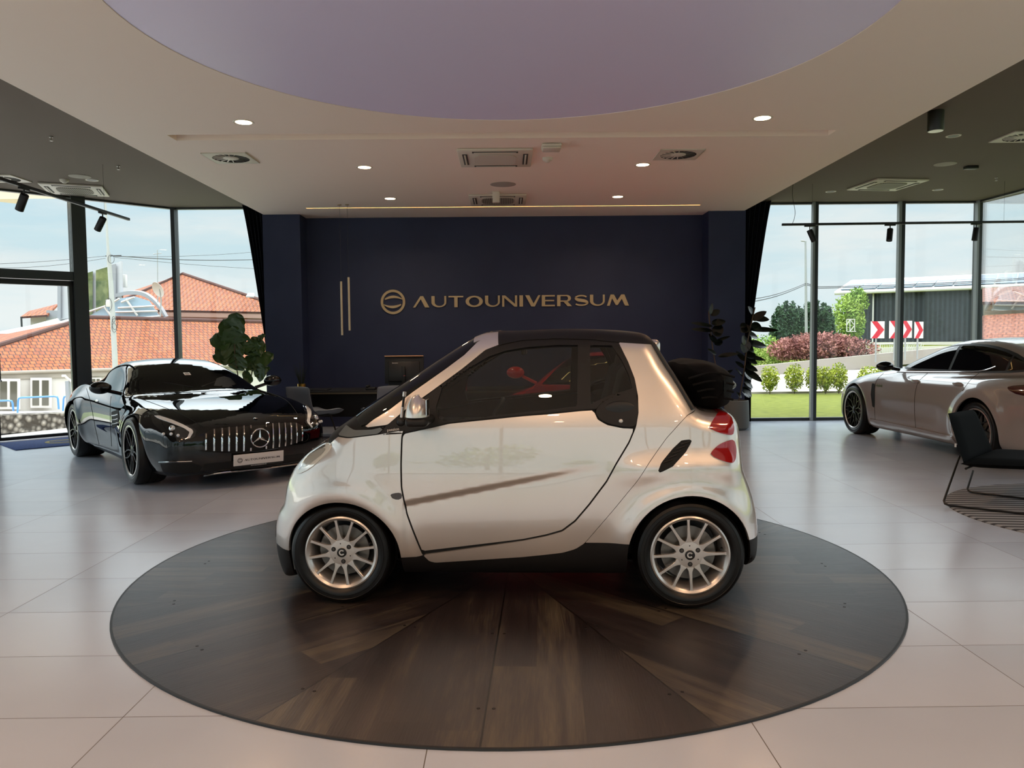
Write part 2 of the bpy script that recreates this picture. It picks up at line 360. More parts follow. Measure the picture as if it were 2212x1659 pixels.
def swirl_vent(x, y, z, label, dark=False):
    t = thing('swirl_vent', label, 'ceiling vent', (x,y,z), 0, 'square swirl vents')
    s = .245; f = MB(); n = 40; vs = [Vector(p) for p in ((-s,-s),(s,-s),(s,s),(-s,s))]; k = 4
    vs += [Vector((.2*math.cos(2*PI*i/n), .2*math.sin(2*PI*i/n))) for i in range(n)]
    R = delaunay_2d_cdt(vs, [(0,1),(1,2),(2,3),(3,0)]+[(k+i,k+(i+1)%n) for i in range(n)], [], 0, 1e-6)
    F = [tuple(q) for q in R[2] if math.hypot(sum(R[0][i].x for i in q)/3, sum(R[0][i].y for i in q)/3) > .195]
    f.add([(p.x,p.y,-.012) for p in R[0]], F); f.box(-s,s,-s,-s+.004,-.012,0); f.box(-s,s,s-.004,s,-.012,0); f.box(-s,-s+.004,-s,s,-.012,0); f.box(s-.004,s,-s,s,-.012,0)
    f.build('frame', m_wtrim, t)
    g = MB(); g.lathe([(0,-.002),(.2,-.002),(.2,-.011)], 40); g.build('backing', m_vgrey, t)
    h = MB()
    for i in range(18):
        a = 2*PI*i/18; M = Matrix.Rotation(a, 4, 'Z'); h.add([M @ Vector(p) for p in ((.085,-.002,-.010),(.195,-.003,-.012),(.195,.010,-.006),(.085,.004,-.006))], [(0,1,2,3)])
    h.build('blades', m_wtrim, t); g = MB(); g.lathe([(0,-.014),(.07,-.014),(.085,-.009),(.085,-.002)], 24); g.build('hub', m_wtrim, t)
swirl_vent(-3.05, 8.9, HW, 'square swirl vent in the white ceiling, left side')
swirl_vent(1.95, 8.9, HW, 'square swirl vent in the white ceiling, right side')
swirl_vent(5.98, 9.15, HD, 'square swirl vent in the dark ceiling at the right edge')
swirl_vent(-6.9, 11.0, HD, 'square swirl vent in dark ceiling by the left track, partly hidden')

def air_unit(x, y, z, rz, label, core):
    t = thing('ceiling_air_unit', label, 'air conditioner', (x,y,z), rz, 'four-way air units')
    f = MB(); f.bbox((0,0,-.014), (.82,.82,.028), .012); f.build('panel', m_wtrim, t)
    g = MB()
    for a in range(4):
        M = Matrix.Rotation(a*PI/2, 4, 'Z'); g.bbox((0,.335,-.030), (.50,.055,.006), .002, M)
    g.build('air_slot', m_vgrey, t)
    h = MB()
    for a in range(4):
        M = Matrix.Rotation(a*PI/2, 4, 'Z'); h.bbox((0,.335,-.034), (.46,.018,.006), .002, M)
    h.build('louvre', m_wtrim, t)
    k = MB(); pts = []
    for i in range(48):
        a = 2*PI*i/48; c, s = math.cos(a), math.sin(a); q = .235; p = 4.0
        rr = q/((abs(c)**p+abs(s)**p)**(1/p)); pts.append((rr*c, rr*s))
    k.prism(pts, .006, Matrix.Translation((0,0,-.036))); o = k.build('grille', core, t)
m_grillew = mat('pale_grille', (206,198,186), .6); 
m_grilled = mat('perforated_grille', (120,112,102), .7)
def slats(m, sc, axis=0):
    n, l, b = nodes(m); tc = n.new('ShaderNodeTexCoord'); w_ = n.new('ShaderNodeTexWave'); w_.inputs['Scale'].default_value = sc; w_.bands_direction = 'X' if axis == 0 else 'Y'
    l.new(tc.outputs['Object'], w_.inputs[0]); r = n.new('ShaderNodeValToRGB'); l.new(w_.outputs[0], r.inputs[0]); r.color_ramp.elements[0].color = lin((70,66,60)); r.color_ramp.elements[1].color = lin((170,162,148)); l.new(r.outputs[0], b.inputs['Base Color']); return m
slats(m_grilled, 12)
air_unit(-.10, 8.96, HW, 0, 'square four-way air unit in white ceiling, nearer one with bright grille', m_grillew)
air_unit(-.10, 11.6, HW, 0, 'square four-way air unit in white ceiling, farther one with perforated grille', m_grilled)
air_unit(5.75, 11.9, HD, .12, 'square air unit with slatted grille in the right dark ceiling', m_grilled)
air_unit(-6.35, 11.78, HD, .35, 'square air unit in the left dark ceiling behind the track', m_grilled)

def disc(name, label, cat, x, y, z, r, h, m, sub=None):
    d = MB(); d.lathe([(0,-h),(r*.9,-h),(r,-h*.7),(r,0),(0,0)], 32, Matrix.Translation((x,y,z))); o = d.build(name, m); tag(o, label, cat)
    return o
m_spk = mat('speaker_cloth', (168,160,150), .8)
disc('ceiling_speaker', 'flat round speaker in the white ceiling between the two air units', 'speaker', -.02, 10.52, HW, .17, .006, m_spk)
disc('ceiling_speaker', 'flat round pale speaker in the left dark ceiling', 'speaker', -5.81, 10.91, HD, .14, .008, m_spk)
disc('ceiling_speaker', 'flat round pale speaker in the right dark ceiling', 'speaker', 5.88, 10.56, HD, .14, .008, m_spk)
def detector(x, y, z, label, m):
    d = MB(); d.lathe([(0,-.052),(.02,-.050),(.034,-.036),(.05,-.030),(.058,-.018),(.06,0),(0,0)], 28); o = d.build('smoke_detector', m, None, (x,y,z)); tag(o, label, 'smoke detector')
detector(.49, 9.03, HW, 'small round white smoke detector right of the nearer air unit', m_wtrim)
detector(-6.14, 11.12, HD, 'small round smoke detector in the left dark ceiling', m_wtrim)
d = MB(); d.bbox((0,0,-.02), (.21,.21,.03), .012); d.bbox((0,0,-.045), (.19,.19,.02), .01); tag(d.build('wireless_access_point', m_wtrim, None, (.50,8.44,HW)), 'square white wireless box on the white ceiling before the smoke detector', 'access point')
d = MB(); d.bbox((0,0,-.075), (.10,.10,.15), .008); tag(d.build('ceiling_sensor_box', m_wtrim, None, (-.12,11.05,HW)), 'small white box hanging from white ceiling before the farther air unit', 'sensor')
d = MB(); d.bbox((0,0,-.02), (.16,.10,.04), .006); o = d.build('ceiling_box', m_black, None, (6.32,10.72,HD)); tag(o, 'small flat dark box on the right dark ceiling beside the speaker', 'sensor')
t = thing('cylinder_spotlight', 'black cylinder spotlight mounted on the right dark ceiling at the white edge', 'ceiling light', (4.41,8.11,HD))
d = MB(); d.lathe([(0,-.20),(.075,-.20),(.078,-.195),(.078,0),(0,0)], 28); d.build('housing', m_black, t); d = MB(); d.lathe([(0,-.203),(.07,-.203),(.07,-.199)], 24); d.build('reflector', m_silver, t)
def sprinkler(x, y, label):
    d = MB(); d.cyl((0,0,0),(0,0,-.012),.02); d.cyl((0,0,0),(0,0,-.045),.009); d.cyl((0,0,-.045),(0,0,-.05),.017); tag(d.build('sprinkler_head', m_silver, None, (x,y,HD)), label, 'sprinkler', 'sprinkler heads')
sprinkler(-5.0, 8.83, 'small sprinkler head on the left dark ceiling, the nearer one'); sprinkler(-4.98, 10.29, 'small sprinkler head on the left dark ceiling, the farther one'); sprinkler(7.14, 11.48, 'small sprinkler head on the right dark ceiling near the glass')

# suspended light tracks with spot heads
ZT = 3.13
def track(x0, y0, x1, y1, label):
    p = Vector((x0,y0,ZT)); q = Vector((x1,y1,ZT)); t = thing('light_track', label, 'light track', p); ln = (q-p).length; a = math.atan2(y1-y0, x1-x0)
    M = Matrix.Rotation(a, 4, 'Z'); d = MB(); d.bbox((ln/2,0,0), (ln,.036,.034), .003, M); d.build('rail', m_black, t)
    for s in (.12, .88):
        d = MB(); v = M @ Vector((ln*s,0,0)); d.cyl(v, (v.x,v.y,HD-ZT), .0015, n=6); d.build('suspension_wire', m_black, t)
    return t
trR = track(4.16, 11.86, 7.9, 11.76, 'black suspended light track in front of the right windows')
trL = track(-5.16, 5.5, -5.13, 10.84, 'black suspended light track running back along the left windows')
d = MB(); pts = []
for i in range(26):
    s = i/25; z = ZT+.02+(HD-ZT-.02)*s; pts.append((.16+.05*math.sin(s*5)*(1-s)+.0, .0, z-ZT))
d.tube([(p[0],p[1],p[2]) for p in pts], .0035, 6); d.build('cable', m_black, trR)
def spot(x, y, ax, tilt, label, group):
    t = thing('track_spotlight', label, 'spotlight', (x,y,ZT), 0, group)
    d = MB(); d.bbox((0,0,-.026), (.035 if ax else .16,.16 if ax else .035,.022), .003); d.build('adapter', m_black, t)
    d = MB(); d.cyl((0,0,-.03),(0,0,-.10),.008); d.build('stem', m_black, t)
    M = Matrix.Translation((0,0,-.10)) @ Matrix.Rotation(tilt[0], 4, 'Y') @ Matrix.Rotation(tilt[1], 4, 'X')
    d = MB(); d.lathe([(0,.02),(.040,.018),(.043,.012),(.043,-.17),(.038,-.172),(.036,-.150),(0,-.150)], 24, M); d.build('lamp_head', m_black, t)
    d = MB(); d.lathe([(0,-.155),(.034,-.155)], 20, M); d.build('lens', mat('dull_lens', (150,150,148), .3), t)
spot(4.575, 11.845, 0, (-.42,0), 'black track spotlight on the right track, leftmost, tilted away', 'spotlights on the right track')
spot(5.77, 11.815, 0, (.17,-.2), 'black track spotlight on the right track, the middle of three', 'spotlights on the right track')
spot(7.05, 11.785, 0, (.14,.0), 'black track spotlight on the right track, rightmost of three', 'spotlights on the right track')
spot(-5.155, 8.55, 1, (.55,.25), 'black track spotlight on the left track, nearer and larger', 'spotlights on the left track')
spot(-5.135, 10.15, 1, (.62,.25), 'black track spotlight on the left track, farther one near its end', 'spotlights on the left track')
spot(-5.16, 6.9, 1, (.5,0), 'black track spotlight on the left track, just outside the picture', 'spotlights on the left track')

# two slim pendant tubes before the navy wall
m_champ = mat('champagne_metal', (186,166,138), .35, .5)
for x, z0, z1, lb in ((-2.493,1.536,2.349,'left and lower'),(-2.379,1.605,2.410,'right and higher')):
    t = thing('tube_pendant_light', 'slim champagne tube pendant before the navy wall, the %s one' % lb, 'pendant light', (x,11.97,HW), 0, 'slim tube pendants')
    d = MB(); d.cyl((0,0,z0-HW),(0,0,z1-HW),.016,n=20); d.build('tube', m_champ, t)
    d = MB(); d.cyl((0,0,z1-HW),(0,0,-.004),.002,n=6); d.build('cable', m_black, t); d = MB(); d.lathe([(0,-.012),(.03,-.01),(.03,0),(0,0)], 20); d.build('ceiling_cap', m_champ, t)
# ------------------------------------------------------------------ smooth body surfaces from profiles
def chaikin(P, it=2, closed=True):
    P = np.asarray(P, float)
    for _ in range(it):
        Q = np.roll(P, -1, 0) if closed else P[1:]; A = P if closed else P[:-1]
        n = np.empty((len(A)*2, 2)); n[0::2] = A*.75+Q*.25; n[1::2] = A*.25+Q*.75
        if not closed: n = np.vstack([P[:1], n, P[-1:]])
        P = n
    return P
def poly_sd(X, Y, P):
    """signed distance of points to closed polygon, negative inside"""
    X = np.asarray(X, float).ravel(); Y = np.asarray(Y, float).ravel(); out = np.empty(len(X)); B = np.roll(P, -1, 0)
    for s in range(0, len(X), 20000):
        x = X[s:s+20000,None]; y = Y[s:s+20000,None]
        ax, ay = P[:,0][None], P[:,1][None]; ex, ey = (B[:,0]-P[:,0])[None], (B[:,1]-P[:,1])[None]
        wx, wy = x-ax, y-ay; t = np.clip((wx*ex+wy*ey)/(ex*ex+ey*ey+1e-12), 0, 1)
        d = np.min((wx-ex*t)**2+(wy-ey*t)**2, 1)
        c = ((ay <= y) & (ay+ey > y)) | ((ay > y) & (ay+ey <= y))
        xi = ax + (y-ay)/np.where(np.abs(ey) < 1e-12, 1e-12, ey)*ex
        ins = (np.sum(c & (x < xi), 1) % 2) == 1
        out[s:s+20000] = np.where(ins, -1, 1)*np.sqrt(d)
    return out
class Prof:
    """closed side profile with an exact and a tabulated distance"""
    def __init__(s, P, it=2, pad=.7, h=.012):
        s.P = chaikin(P, it); lo = s.P.min(0)-pad; hi = s.P.max(0)+pad; s.lo, s.h = lo, h
        s.n = np.ceil((hi-lo)/h).astype(int)+1
        gx, gy = np.meshgrid(lo[0]+h*np.arange(s.n[0]), lo[1]+h*np.arange(s.n[1]), indexing='ij')
        s.T = poly_sd(gx, gy, s.P).reshape(s.n)
    def __call__(s, x, y, exact=True):
        if exact: return poly_sd(x, y, s.P).reshape(np.shape(x))
        fx = np.clip((x-s.lo[0])/s.h, 0, s.n[0]-1.001); fy = np.clip((y-s.lo[1])/s.h, 0, s.n[1]-1.001)
        i = fx.astype(int); j = fy.astype(int); a = fx-i; b = fy-j; T = s.T
        return (T[i,j]*(1-a)+T[i+1,j]*a)*(1-b)+(T[i,j+1]*(1-a)+T[i+1,j+1]*a)*b
def smax(a, b, k): h = np.maximum(k-np.abs(a-b), 0)/k; return np.maximum(a, b)+h*h*k*.25
def smin(a, b, k): return -smax(-a, -b, k)
def sst(x, a, b): t = np.clip((x-a)/(b-a), 0, 1); return t*t*(3-2*t)
class Tab:
    """smooth one-variable table (monotone-ish cubic)"""
    def __init__(s, pts):
        p = np.array(pts, float); s.x, s.y = p[:,0], p[:,1]; m = np.gradient(s.y, s.x); s.m = m
    def __call__(s, x):
        x = np.clip(x, s.x[0], s.x[-1]); i = np.clip(np.searchsorted(s.x, x)-1, 0, len(s.x)-2)
        h = s.x[i+1]-s.x[i]; t = (x-s.x[i])/h; t2 = t*t; t3 = t2*t
        return s.y[i]*(2*t3-3*t2+1)+s.m[i]*h*(t3-2*t2+t)+s.y[i+1]*(3*t2-2*t3)+s.m[i+1]*h*(t3-t2)
def grad(f, P, e=4e-4):
    g = np.empty_like(P)
    for k in range(3):
        A = P.copy(); A[:,k] += e; B = P.copy(); B[:,k] -= e; g[:,k] = (f(A, True)-f(B, True))/(2*e)
    return g
def newton(f, P, it=3):
    for _ in range(it):
        v = f(P, True); g = grad(f, P); q = (g*g).sum(1)+1e-9; st = (v/q)[:,None]*g
        ln = np.linalg.norm(st, axis=1, keepdims=True); P = P-st*np.minimum(1, .02/np.maximum(ln, 1e-9))
    return P
def surface(f, lo, hi, h):
    """surface nets in the half space y>=0, mirrored; returns points and quads"""
    lo = np.array(lo, float); hi = np.array(hi, float); n = np.ceil((hi-lo)/h).astype(int)+1
    ax = [lo[i]+h*np.arange(n[i]) for i in range(3)]
    F = np.empty(n)
    for i in range(n[0]):
        gy, gz = np.meshgrid(ax[1], ax[2], indexing='ij'); P = np.stack([np.full(gy.size, ax[0][i]), np.abs(gy.ravel()), gz.ravel()], 1)
        F[i] = f(P, False).reshape(gy.shape)
    S = F < 0; c = n-1
    cnt = np.zeros(c, int); pos = np.zeros(tuple(c)+(3,)); ne = np.zeros(c)
    for dx in (0,1):
        for dy in (0,1):
            for dz in (0,1): cnt += S[dx:dx+c[0], dy:dy+c[1], dz:dz+c[2]]
    act = (cnt > 0) & (cnt < 8)
    for axis in range(3):
        o = [k for k in range(3) if k != axis]
        for a in (0,1):
            for b in (0,1):
                s0 = [0,0,0]; s0[o[0]] = a; s0[o[1]] = b; s1 = list(s0); s1[axis] = 1
                A = F[s0[0]:s0[0]+c[0], s0[1]:s0[1]+c[1], s0[2]:s0[2]+c[2]]; B = F[s1[0]:s1[0]+c[0], s1[1]:s1[1]+c[1], s1[2]:s1[2]+c[2]]
                cr = (A < 0) != (B < 0); t = np.where(cr, A/np.where(cr, A-B, 1), 0)
                p = np.zeros(tuple(c)+(3,)); p[...,axis] = t; p[...,o[0]] = a; p[...,o[1]] = b
                pos += np.where(cr[...,None], p, 0); ne += cr
    idx = -np.ones(c, int); w_ = np.argwhere(act); idx[act] = np.arange(len(w_))
    V = lo + h*(w_ + pos[act]/ne[act][:,None])
    Q = []
    for axis in range(3):
        o = [k for k in range(3) if k != axis]; o = (o[0], o[1]) if axis != 1 else (o[1], o[0])
        A = np.take(S, np.arange(n[axis]-1), axis); B = np.take(S, np.arange(1, n[axis]), axis)
        for (i,j,k) in np.argwhere(A != B):
            q = [i,j,k]
            if q[o[0]] < 1 or q[o[1]] < 1 or q[o[0]] >= n[o[0]]-1 or q[o[1]] >= n[o[1]]-1: continue
            r = []
            for a, b in ((0,0),(1,0),(1,1),(0,1)):
                z = [i,j,k]; z[o[0]] -= 1-a; z[o[1]] -= 1-b; r.append(idx[z[0],z[1],z[2]])
            if not A[i,j,k]: r.reverse()
            Q.append(r)
    return V, np.array(Q)
class Skin:
    """triangulated, relaxed and reprojected body surface, both sides"""
    def __init__(s, f, lo, hi, h=.02, sym=True):
        s.f = f; V, Q = surface(f, lo, hi, h); V[:,1] = V[:,1]
        # one smoothing pass along the surface, then back onto it
        for _ in range(2):
            acc = np.zeros_like(V); n = np.zeros(len(V))
            for a in range(4):
                for b in (1,3): np.add.at(acc, Q[:,a], V[Q[:,(a+b)%4]]); np.add.at(n, Q[:,a], 1)
            V = np.where(n[:,None] > 0, .5*V+.5*acc/np.maximum(n,1)[:,None], V); V = newton(f, V, 1)
        s.V = newton(f, V, 2); d1 = np.linalg.norm(V[Q[:,0]]-V[Q[:,2]], axis=1) <= np.linalg.norm(V[Q[:,1]]-V[Q[:,3]], axis=1)
        s.T = np.vstack([Q[d1][:,[0,1,2]], Q[d1][:,[0,2,3]], Q[~d1][:,[0,1,3]], Q[~d1][:,[1,2,3]]])
    def clip(s, gs):
        """keep the part where every g(P) < 0"""
        V, T = s.V, s.T
        for g in (gs if isinstance(gs, (list,tuple)) else [gs]):
            v = g(V); V, T = clip_mesh(V, T, v)
            if len(T) == 0: break
        return V, T
def clip_mesh(V, T, v):
    ins = v < 0; c = ins[T].sum(1); keep = T[c == 3]; out = [keep]; newV = [V]; n = len(V)
    mix = T[(c == 1) | (c == 2)]
    if len(mix):
        e = {}; pts = []; tr = []
        def cut(a, b):
            k = (a,b) if a < b else (b,a)
            if k not in e: t = v[k[0]]/(v[k[0]]-v[k[1]]); e[k] = n+len(pts); pts.append(V[k[0]]*(1-t)+V[k[1]]*t)
            return e[k]
        for t in mix.tolist():
            q = [ins[i] for i in t]
            if sum(q) == 1:
                k = q.index(True); a, b, d = t[k], t[(k+1)%3], t[(k+2)%3]; tr.append((a, cut(a,b), cut(a,d)))
            else:
                k = q.index(False); a, b, d = t[k], t[(k+1)%3], t[(k+2)%3]; x, y = cut(a,b), cut(a,d); tr += [(x,b,d),(x,d,y)]
        newV.append(np.array(pts)); out.append(np.array(tr))
    V = np.vstack(newV); T = np.vstack(out)
    u, inv = np.unique(T, return_inverse=True); return V[u], inv.reshape(-1,3)
def panel(name, skin, gs, m, parent, off=.004, thick=.012, post=None, relief=None):
    V, T = skin.clip(gs)
    if len(T) == 0: print('empty panel', name); return None
    V = newton(skin.f, V, 1); g = grad(skin.f, V); Nn = g/np.linalg.norm(g, axis=1, keepdims=True)
    A = V[T[:,1]]-V[T[:,0]]; Bb = V[T[:,2]]-V[T[:,0]]; cr = np.cross(A, Bb); flip = (cr*Nn[T[:,0]]).sum(1) < 0; T = T.copy(); T[flip] = T[flip][:,::-1]
    V = V+Nn*off
    if relief is not None: V = relief(V, Nn)
    verts = V; faces = T.tolist(); normals = Nn
    if thick:
        E = np.vstack([T[:,[0,1]], T[:,[1,2]], T[:,[2,0]]]); key = np.sort(E, 1); k = key[:,0]*len(V)+key[:,1]; u, cnt = np.unique(k, return_counts=True)
        be = E[np.isin(k, u[cnt == 1])]
        base = len(V); a, b = be[:,0], be[:,1]; m_ = len(be)
        q = np.vstack([V[a], V[b], V[b]-Nn[b]*thick, V[a]-Nn[a]*thick])
        fn = np.cross(V[b]-V[a], -Nn[a]); fn = -fn/np.maximum(np.linalg.norm(fn, axis=1, keepdims=True), 1e-9)
        verts = np.vstack([V, q]); normals = np.vstack([Nn, fn, fn, fn, fn])
        i = np.arange(m_); faces += np.stack([base+i+m_, base+i, base+i+3*m_, base+i+2*m_], 1).tolist()
    me = bpy.data.meshes.new(name); me.from_pydata(verts.tolist(), [], faces); me.polygons.foreach_set('use_smooth', [True]*len(faces)); me.update()
    me.normals_split_custom_set_from_vertices(normals.tolist())
    return link_mesh(name, me, m, parent)
def panels(name, skin, gs, m, parent, **k):
    """the same part on the left and on the right"""
    gs = gs if isinstance(gs, (list,tuple)) else [gs]
    return [panel(name, skin, list(gs)+[(lambda V, sg=sg: -sg*V[:,1])], m, parent, **k) for sg in (-1,1)]
def on_side(skin, pts, sgn=1, start=1.3, off=.0):
    """throw side-view points (x,z) onto the body from the side"""
    pts = np.asarray(pts, float); n = len(pts); y = np.full(n, start); hit = np.zeros(n, bool); st = .01
    f = lambda yy: skin.f(np.stack([pts[:,0], np.abs(yy), pts[:,1]], 1), True)
    done = np.zeros(n, bool)
    for _ in range(140):
        v = f(y); done |= v < 0; y = np.where(done, y, y-st)
        if done.all(): break
    lo, hi = y, y+st
    for _ in range(14): mid = (lo+hi)/2; v = f(mid); lo = np.where(v < 0, mid, lo); hi = np.where(v < 0, hi, mid)
    P = np.stack([pts[:,0], hi, pts[:,1]], 1); g = grad(skin.f, P); P = P+g/np.linalg.norm(g, axis=1, keepdims=True)*off; P[:,1] *= sgn
    return P
def dense(pts, d=.02, closed=False):
    pts = [np.array(p, float) for p in pts]; out = []
    for a, b in zip(pts, pts[1:]+([pts[0]] if closed else [])):
        k = max(1, int(np.linalg.norm(b-a)/d)); out += [a+(b-a)*i/k for i in range(k)]
    if not closed: out.append(pts[-1])
    return out
def seam(mb, skin, pts, r=.003, sgn=1, closed=False, smooth=1, off=.0015):
    P = dense(chaikin(pts, smooth, closed) if smooth else pts, .02, closed)
    mb.tube([Vector(p) for p in on_side(skin, P, sgn, off=off)], r, 5, closed)
def side(P, it=1):
    P = chaikin(P, it) if it else np.asarray(P, float)
    return lambda V: poly_sd(V[:,0], V[:,2], P)
def neg(g): return lambda V: -g(V)
def absy(a): return lambda V: a-np.abs(V[:,1])      # keep |y| > a
def inn(a): return lambda V: np.abs(V[:,1])-a       # keep |y| < a

# ------------------------------------------------------------------ wheels (axis = local y, outer face towards -y)
def wheel(name, parent, loc, out, R, Rr, width, style, mats, rot=0, label=None):
    """R tyre radius, Rr rim radius; out = -1 or +1: side of the car the face looks to"""
    m_rim, m_tyre, m_hub = mats
    T = Matrix.Rotation(PI/2 if out < 0 else -PI/2, 4, 'X')       # local z -> outwards
    TT = T @ Matrix.Rotation(rot, 4, 'Z')
    hw = width/2; ri = Rr-(.016 if style == 'twelve' else .022)
    d = MB(); d.lathe([(ri,.012),(Rr-.004,.020),(Rr+.004,.016),(Rr+.004,.004),(ri+.002,-.006),(ri-.012,-.03),(ri-.02,-.08),(ri-.02,-width+.03),(Rr,-width+.01)], 72, TT)
    def bar(a, r0, r1, w0, w1, z0, z1, dep):
        M = TT @ Matrix.Rotation(a, 4, 'Z'); vs = []; k = 5
        for i in range(k+1):
            s = i/k; r = r0+(r1-r0)*s; w_ = w0+(w1-w0)*s**.7; z = z0+(z1-z0)*s
            vs += [M @ Vector(p) for p in ((r,-w_,z-.004),(r,-w_*.45,z),(r,w_*.45,z),(r,w_,z-.004),(r,w_*.8,z-dep),(r,-w_*.8,z-dep))]
        fs = []
        for i in range(k):
            for j in range(6): fs.append((i*6+j, i*6+(j+1)%6, (i+1)*6+(j+1)%6, (i+1)*6+j))
        d.add(vs, fs, True)
    if style == 'twelve':
        tb = [(.060,.0162),(.072,.0180),(.080,.0132),(.090,.0100),(.105,.0082),(.13,.0072),(ri-.012,.0066),(ri-.003,.0085),(ri+.004,.012)]
        for i in range(12):
            M = TT @ Matrix.Rotation(2*PI*i/12, 4, 'Z'); vs = []
            for r, w0 in tb:
                z = .004+.007*((r-.06)/(ri-.06))
                vs += [M @ Vector(p) for p in ((r,-w0,z-.0015),(r,-w0+.0015,z),(r,w0-.0015,z),(r,w0,z-.0015),(r,w0*.9,z-.024),(r,-w0*.9,z-.024))]
            fs = []
            for k in range(len(tb)-1):
                for j in range(6): fs.append((k*6+j, k*6+(j+1)%6, (k+1)*6+(j+1)%6, (k+1)*6+j))
            d.add(vs, fs, True)
        d.lathe([(0,.005),(.060,.005),(.071,.004),(.073,.001),(.070,-.024),(.05,-.03)], 48, TT)
    elif style == 'twin':
        for i in range(5):
            a = 2*PI*i/5
            for s in (-1,1):
                M = TT @ Matrix.Rotation(a, 4, 'Z'); P = [Vector((.05,s*.012,0)), Vector((.10,s*.030,.0)), Vector((.17,s*.040,.004)), Vector((ri+.002,s*.026,.012))]
                vs = []
                for q in P:
                    for dx, dz in ((-.010,-.004),(-.005,.004),(.005,.004),(.010,-.004),(.007,-.028),(-.007,-.028)): vs.append(M @ Vector((q.x, q.y+dx, q.z+dz)))
                fs = []
                for b_ in range(3):
                    for j in range(6): fs.append((b_*6+j, b_*6+(j+1)%6, b_*6+6+(j+1)%6, b_*6+6+j))
                d.add(vs, fs, True)
        d.lathe([(0,.004),(.045,.004),(.062,-.002),(.066,-.03)], 36, TT)
    else:  # ten crossed spokes
        for i in range(10):
            a = 2*PI*i/10
            for s in (-1,1):
                M = TT @ Matrix.Rotation(a, 4, 'Z'); p0 = Vector((.045,0,0)); p1 = Vector((.145,0,.002)); t = s*.24; p2 = Vector(((ri+.002)*math.cos(t), (ri+.002)*math.sin(t), .010))
                vs = []
                for q, w_ in ((p0,.008),(p1,.006),(p2,.005)):
                    for dx, dz in ((-w_,0),(w_,0),(w_*.8,-.022),(-w_*.8,-.022)): vs.append(M @ Vector((q.x, q.y+dx, q.z+dz)))
                fs = []
                for b_ in range(2):
                    for j in range(4): fs.append((b_*4+j, b_*4+(j+1)%4, b_*4+4+(j+1)%4, b_*4+4+j))
                d.add(vs, fs, False)
        d.lathe([(0,.004),(.04,.004),(.055,-.002),(.058,-.03)], 36, TT)
    w_ = d.build(name, m_rim, parent, loc)
    d = MB(); sh = R-Rr
    d.lathe([(Rr-.006,-.002),(Rr+.006,.016),(Rr+.3*sh,.026),(Rr+.42*sh,.0265),(Rr+.44*sh,.0245),(Rr+.62*sh,.024),(Rr+.64*sh,.0255),(Rr+.80*sh,.018),(R-.012,.004),(R-.003,-.012),(R,-.03),
             (R,-hw*.7),(R-.006,-hw*.72),(R-.006,-hw*.80),(R,-hw*.82),(R,-hw*1.18),(R-.006,-hw*1.2),(R-.006,-hw*1.28),(R,-hw*1.3),(R,-width+.03),(R-.012,-width+.0),(Rr+.5*sh,-width-.02),(Rr,-width+.01)], 96, TT)
    d.build('tyre', m_tyre, w_)
    # brake disc, drum and caliper behind the spokes
    d = MB(); d.lathe([(0,-.055),(Rr*.70,-.055),(Rr*.70,-.075),(0,-.075)], 40, TT); d.lathe([(0,-.035),(Rr*.36,-.035),(Rr*.40,-.055)], 32, TT)
    d.build('brake_disc', mat('brake_steel', (120,118,114), .4, .8), w_)
    d = MB(); d.lathe([(Rr*.2,-.14),(ri-.022,-.14)], 40, TT); d.build('dust_shield', m_black, w_)
    d = MB(); 
    if style == 'twelve':
        d.lathe([(0,.009),(.010,.009),(.018,.010),(.022,.010),(.0255,.008),(.0255,.004)], 32, TT); d.build('hub_cap', m_hub, w_)
        d = MB(); d.lathe([(.0265,.004),(.0268,.009),(.0285,.009),(.029,.004)], 32, TT); d.build('hub_ring', m_rim, w_)
        d = MB(); d.lathe([(.0085,.0102),(.012,.0112),(.0160,.0106)], 28, TT, .5, 5.6); d.build('hub_emblem', m_rim, w_)
        for i in range(3):
            a = 2*PI*i/3+.5; d = MB(); M = TT @ Matrix.Translation((.049*math.cos(a), .049*math.sin(a), 0)); d.lathe([(0,.0058),(.0125,.0060),(.0128,.004)], 20, M); d.build('bolt_recess', m_hub, w_); d = MB(); d.lathe([(0,.007),(.003,.007),(.0035,.010),(.0075,.0095),(.0078,.0058)], 6, M); d.build('wheel_bolt', mat('dull_steel', (96,92,88), .35, .8), w_)
            d = MB(); M = TT @ Matrix.Translation((.049*math.cos(a+1.05), .049*math.sin(a+1.05), 0)); d.lathe([(0,.0056),(.0035,.0057),(.0036,.004)], 12, M); d.build('balance_hole', m_hub, w_)
        d = MB(); M = TT @ Matrix.Translation((ri-.015, .02, -.03)); d.cyl(M @ Vector((0,0,0)), M @ Vector((-.01,0,.03)), .006, n=8); d.build('valve', m_black, w_)
    else:
        d.lathe([(0,.008),(.024,.008),(.030,.004),(.030,0)], 28, TT); d.build('hub_cap', m_hub, w_)
    return w_
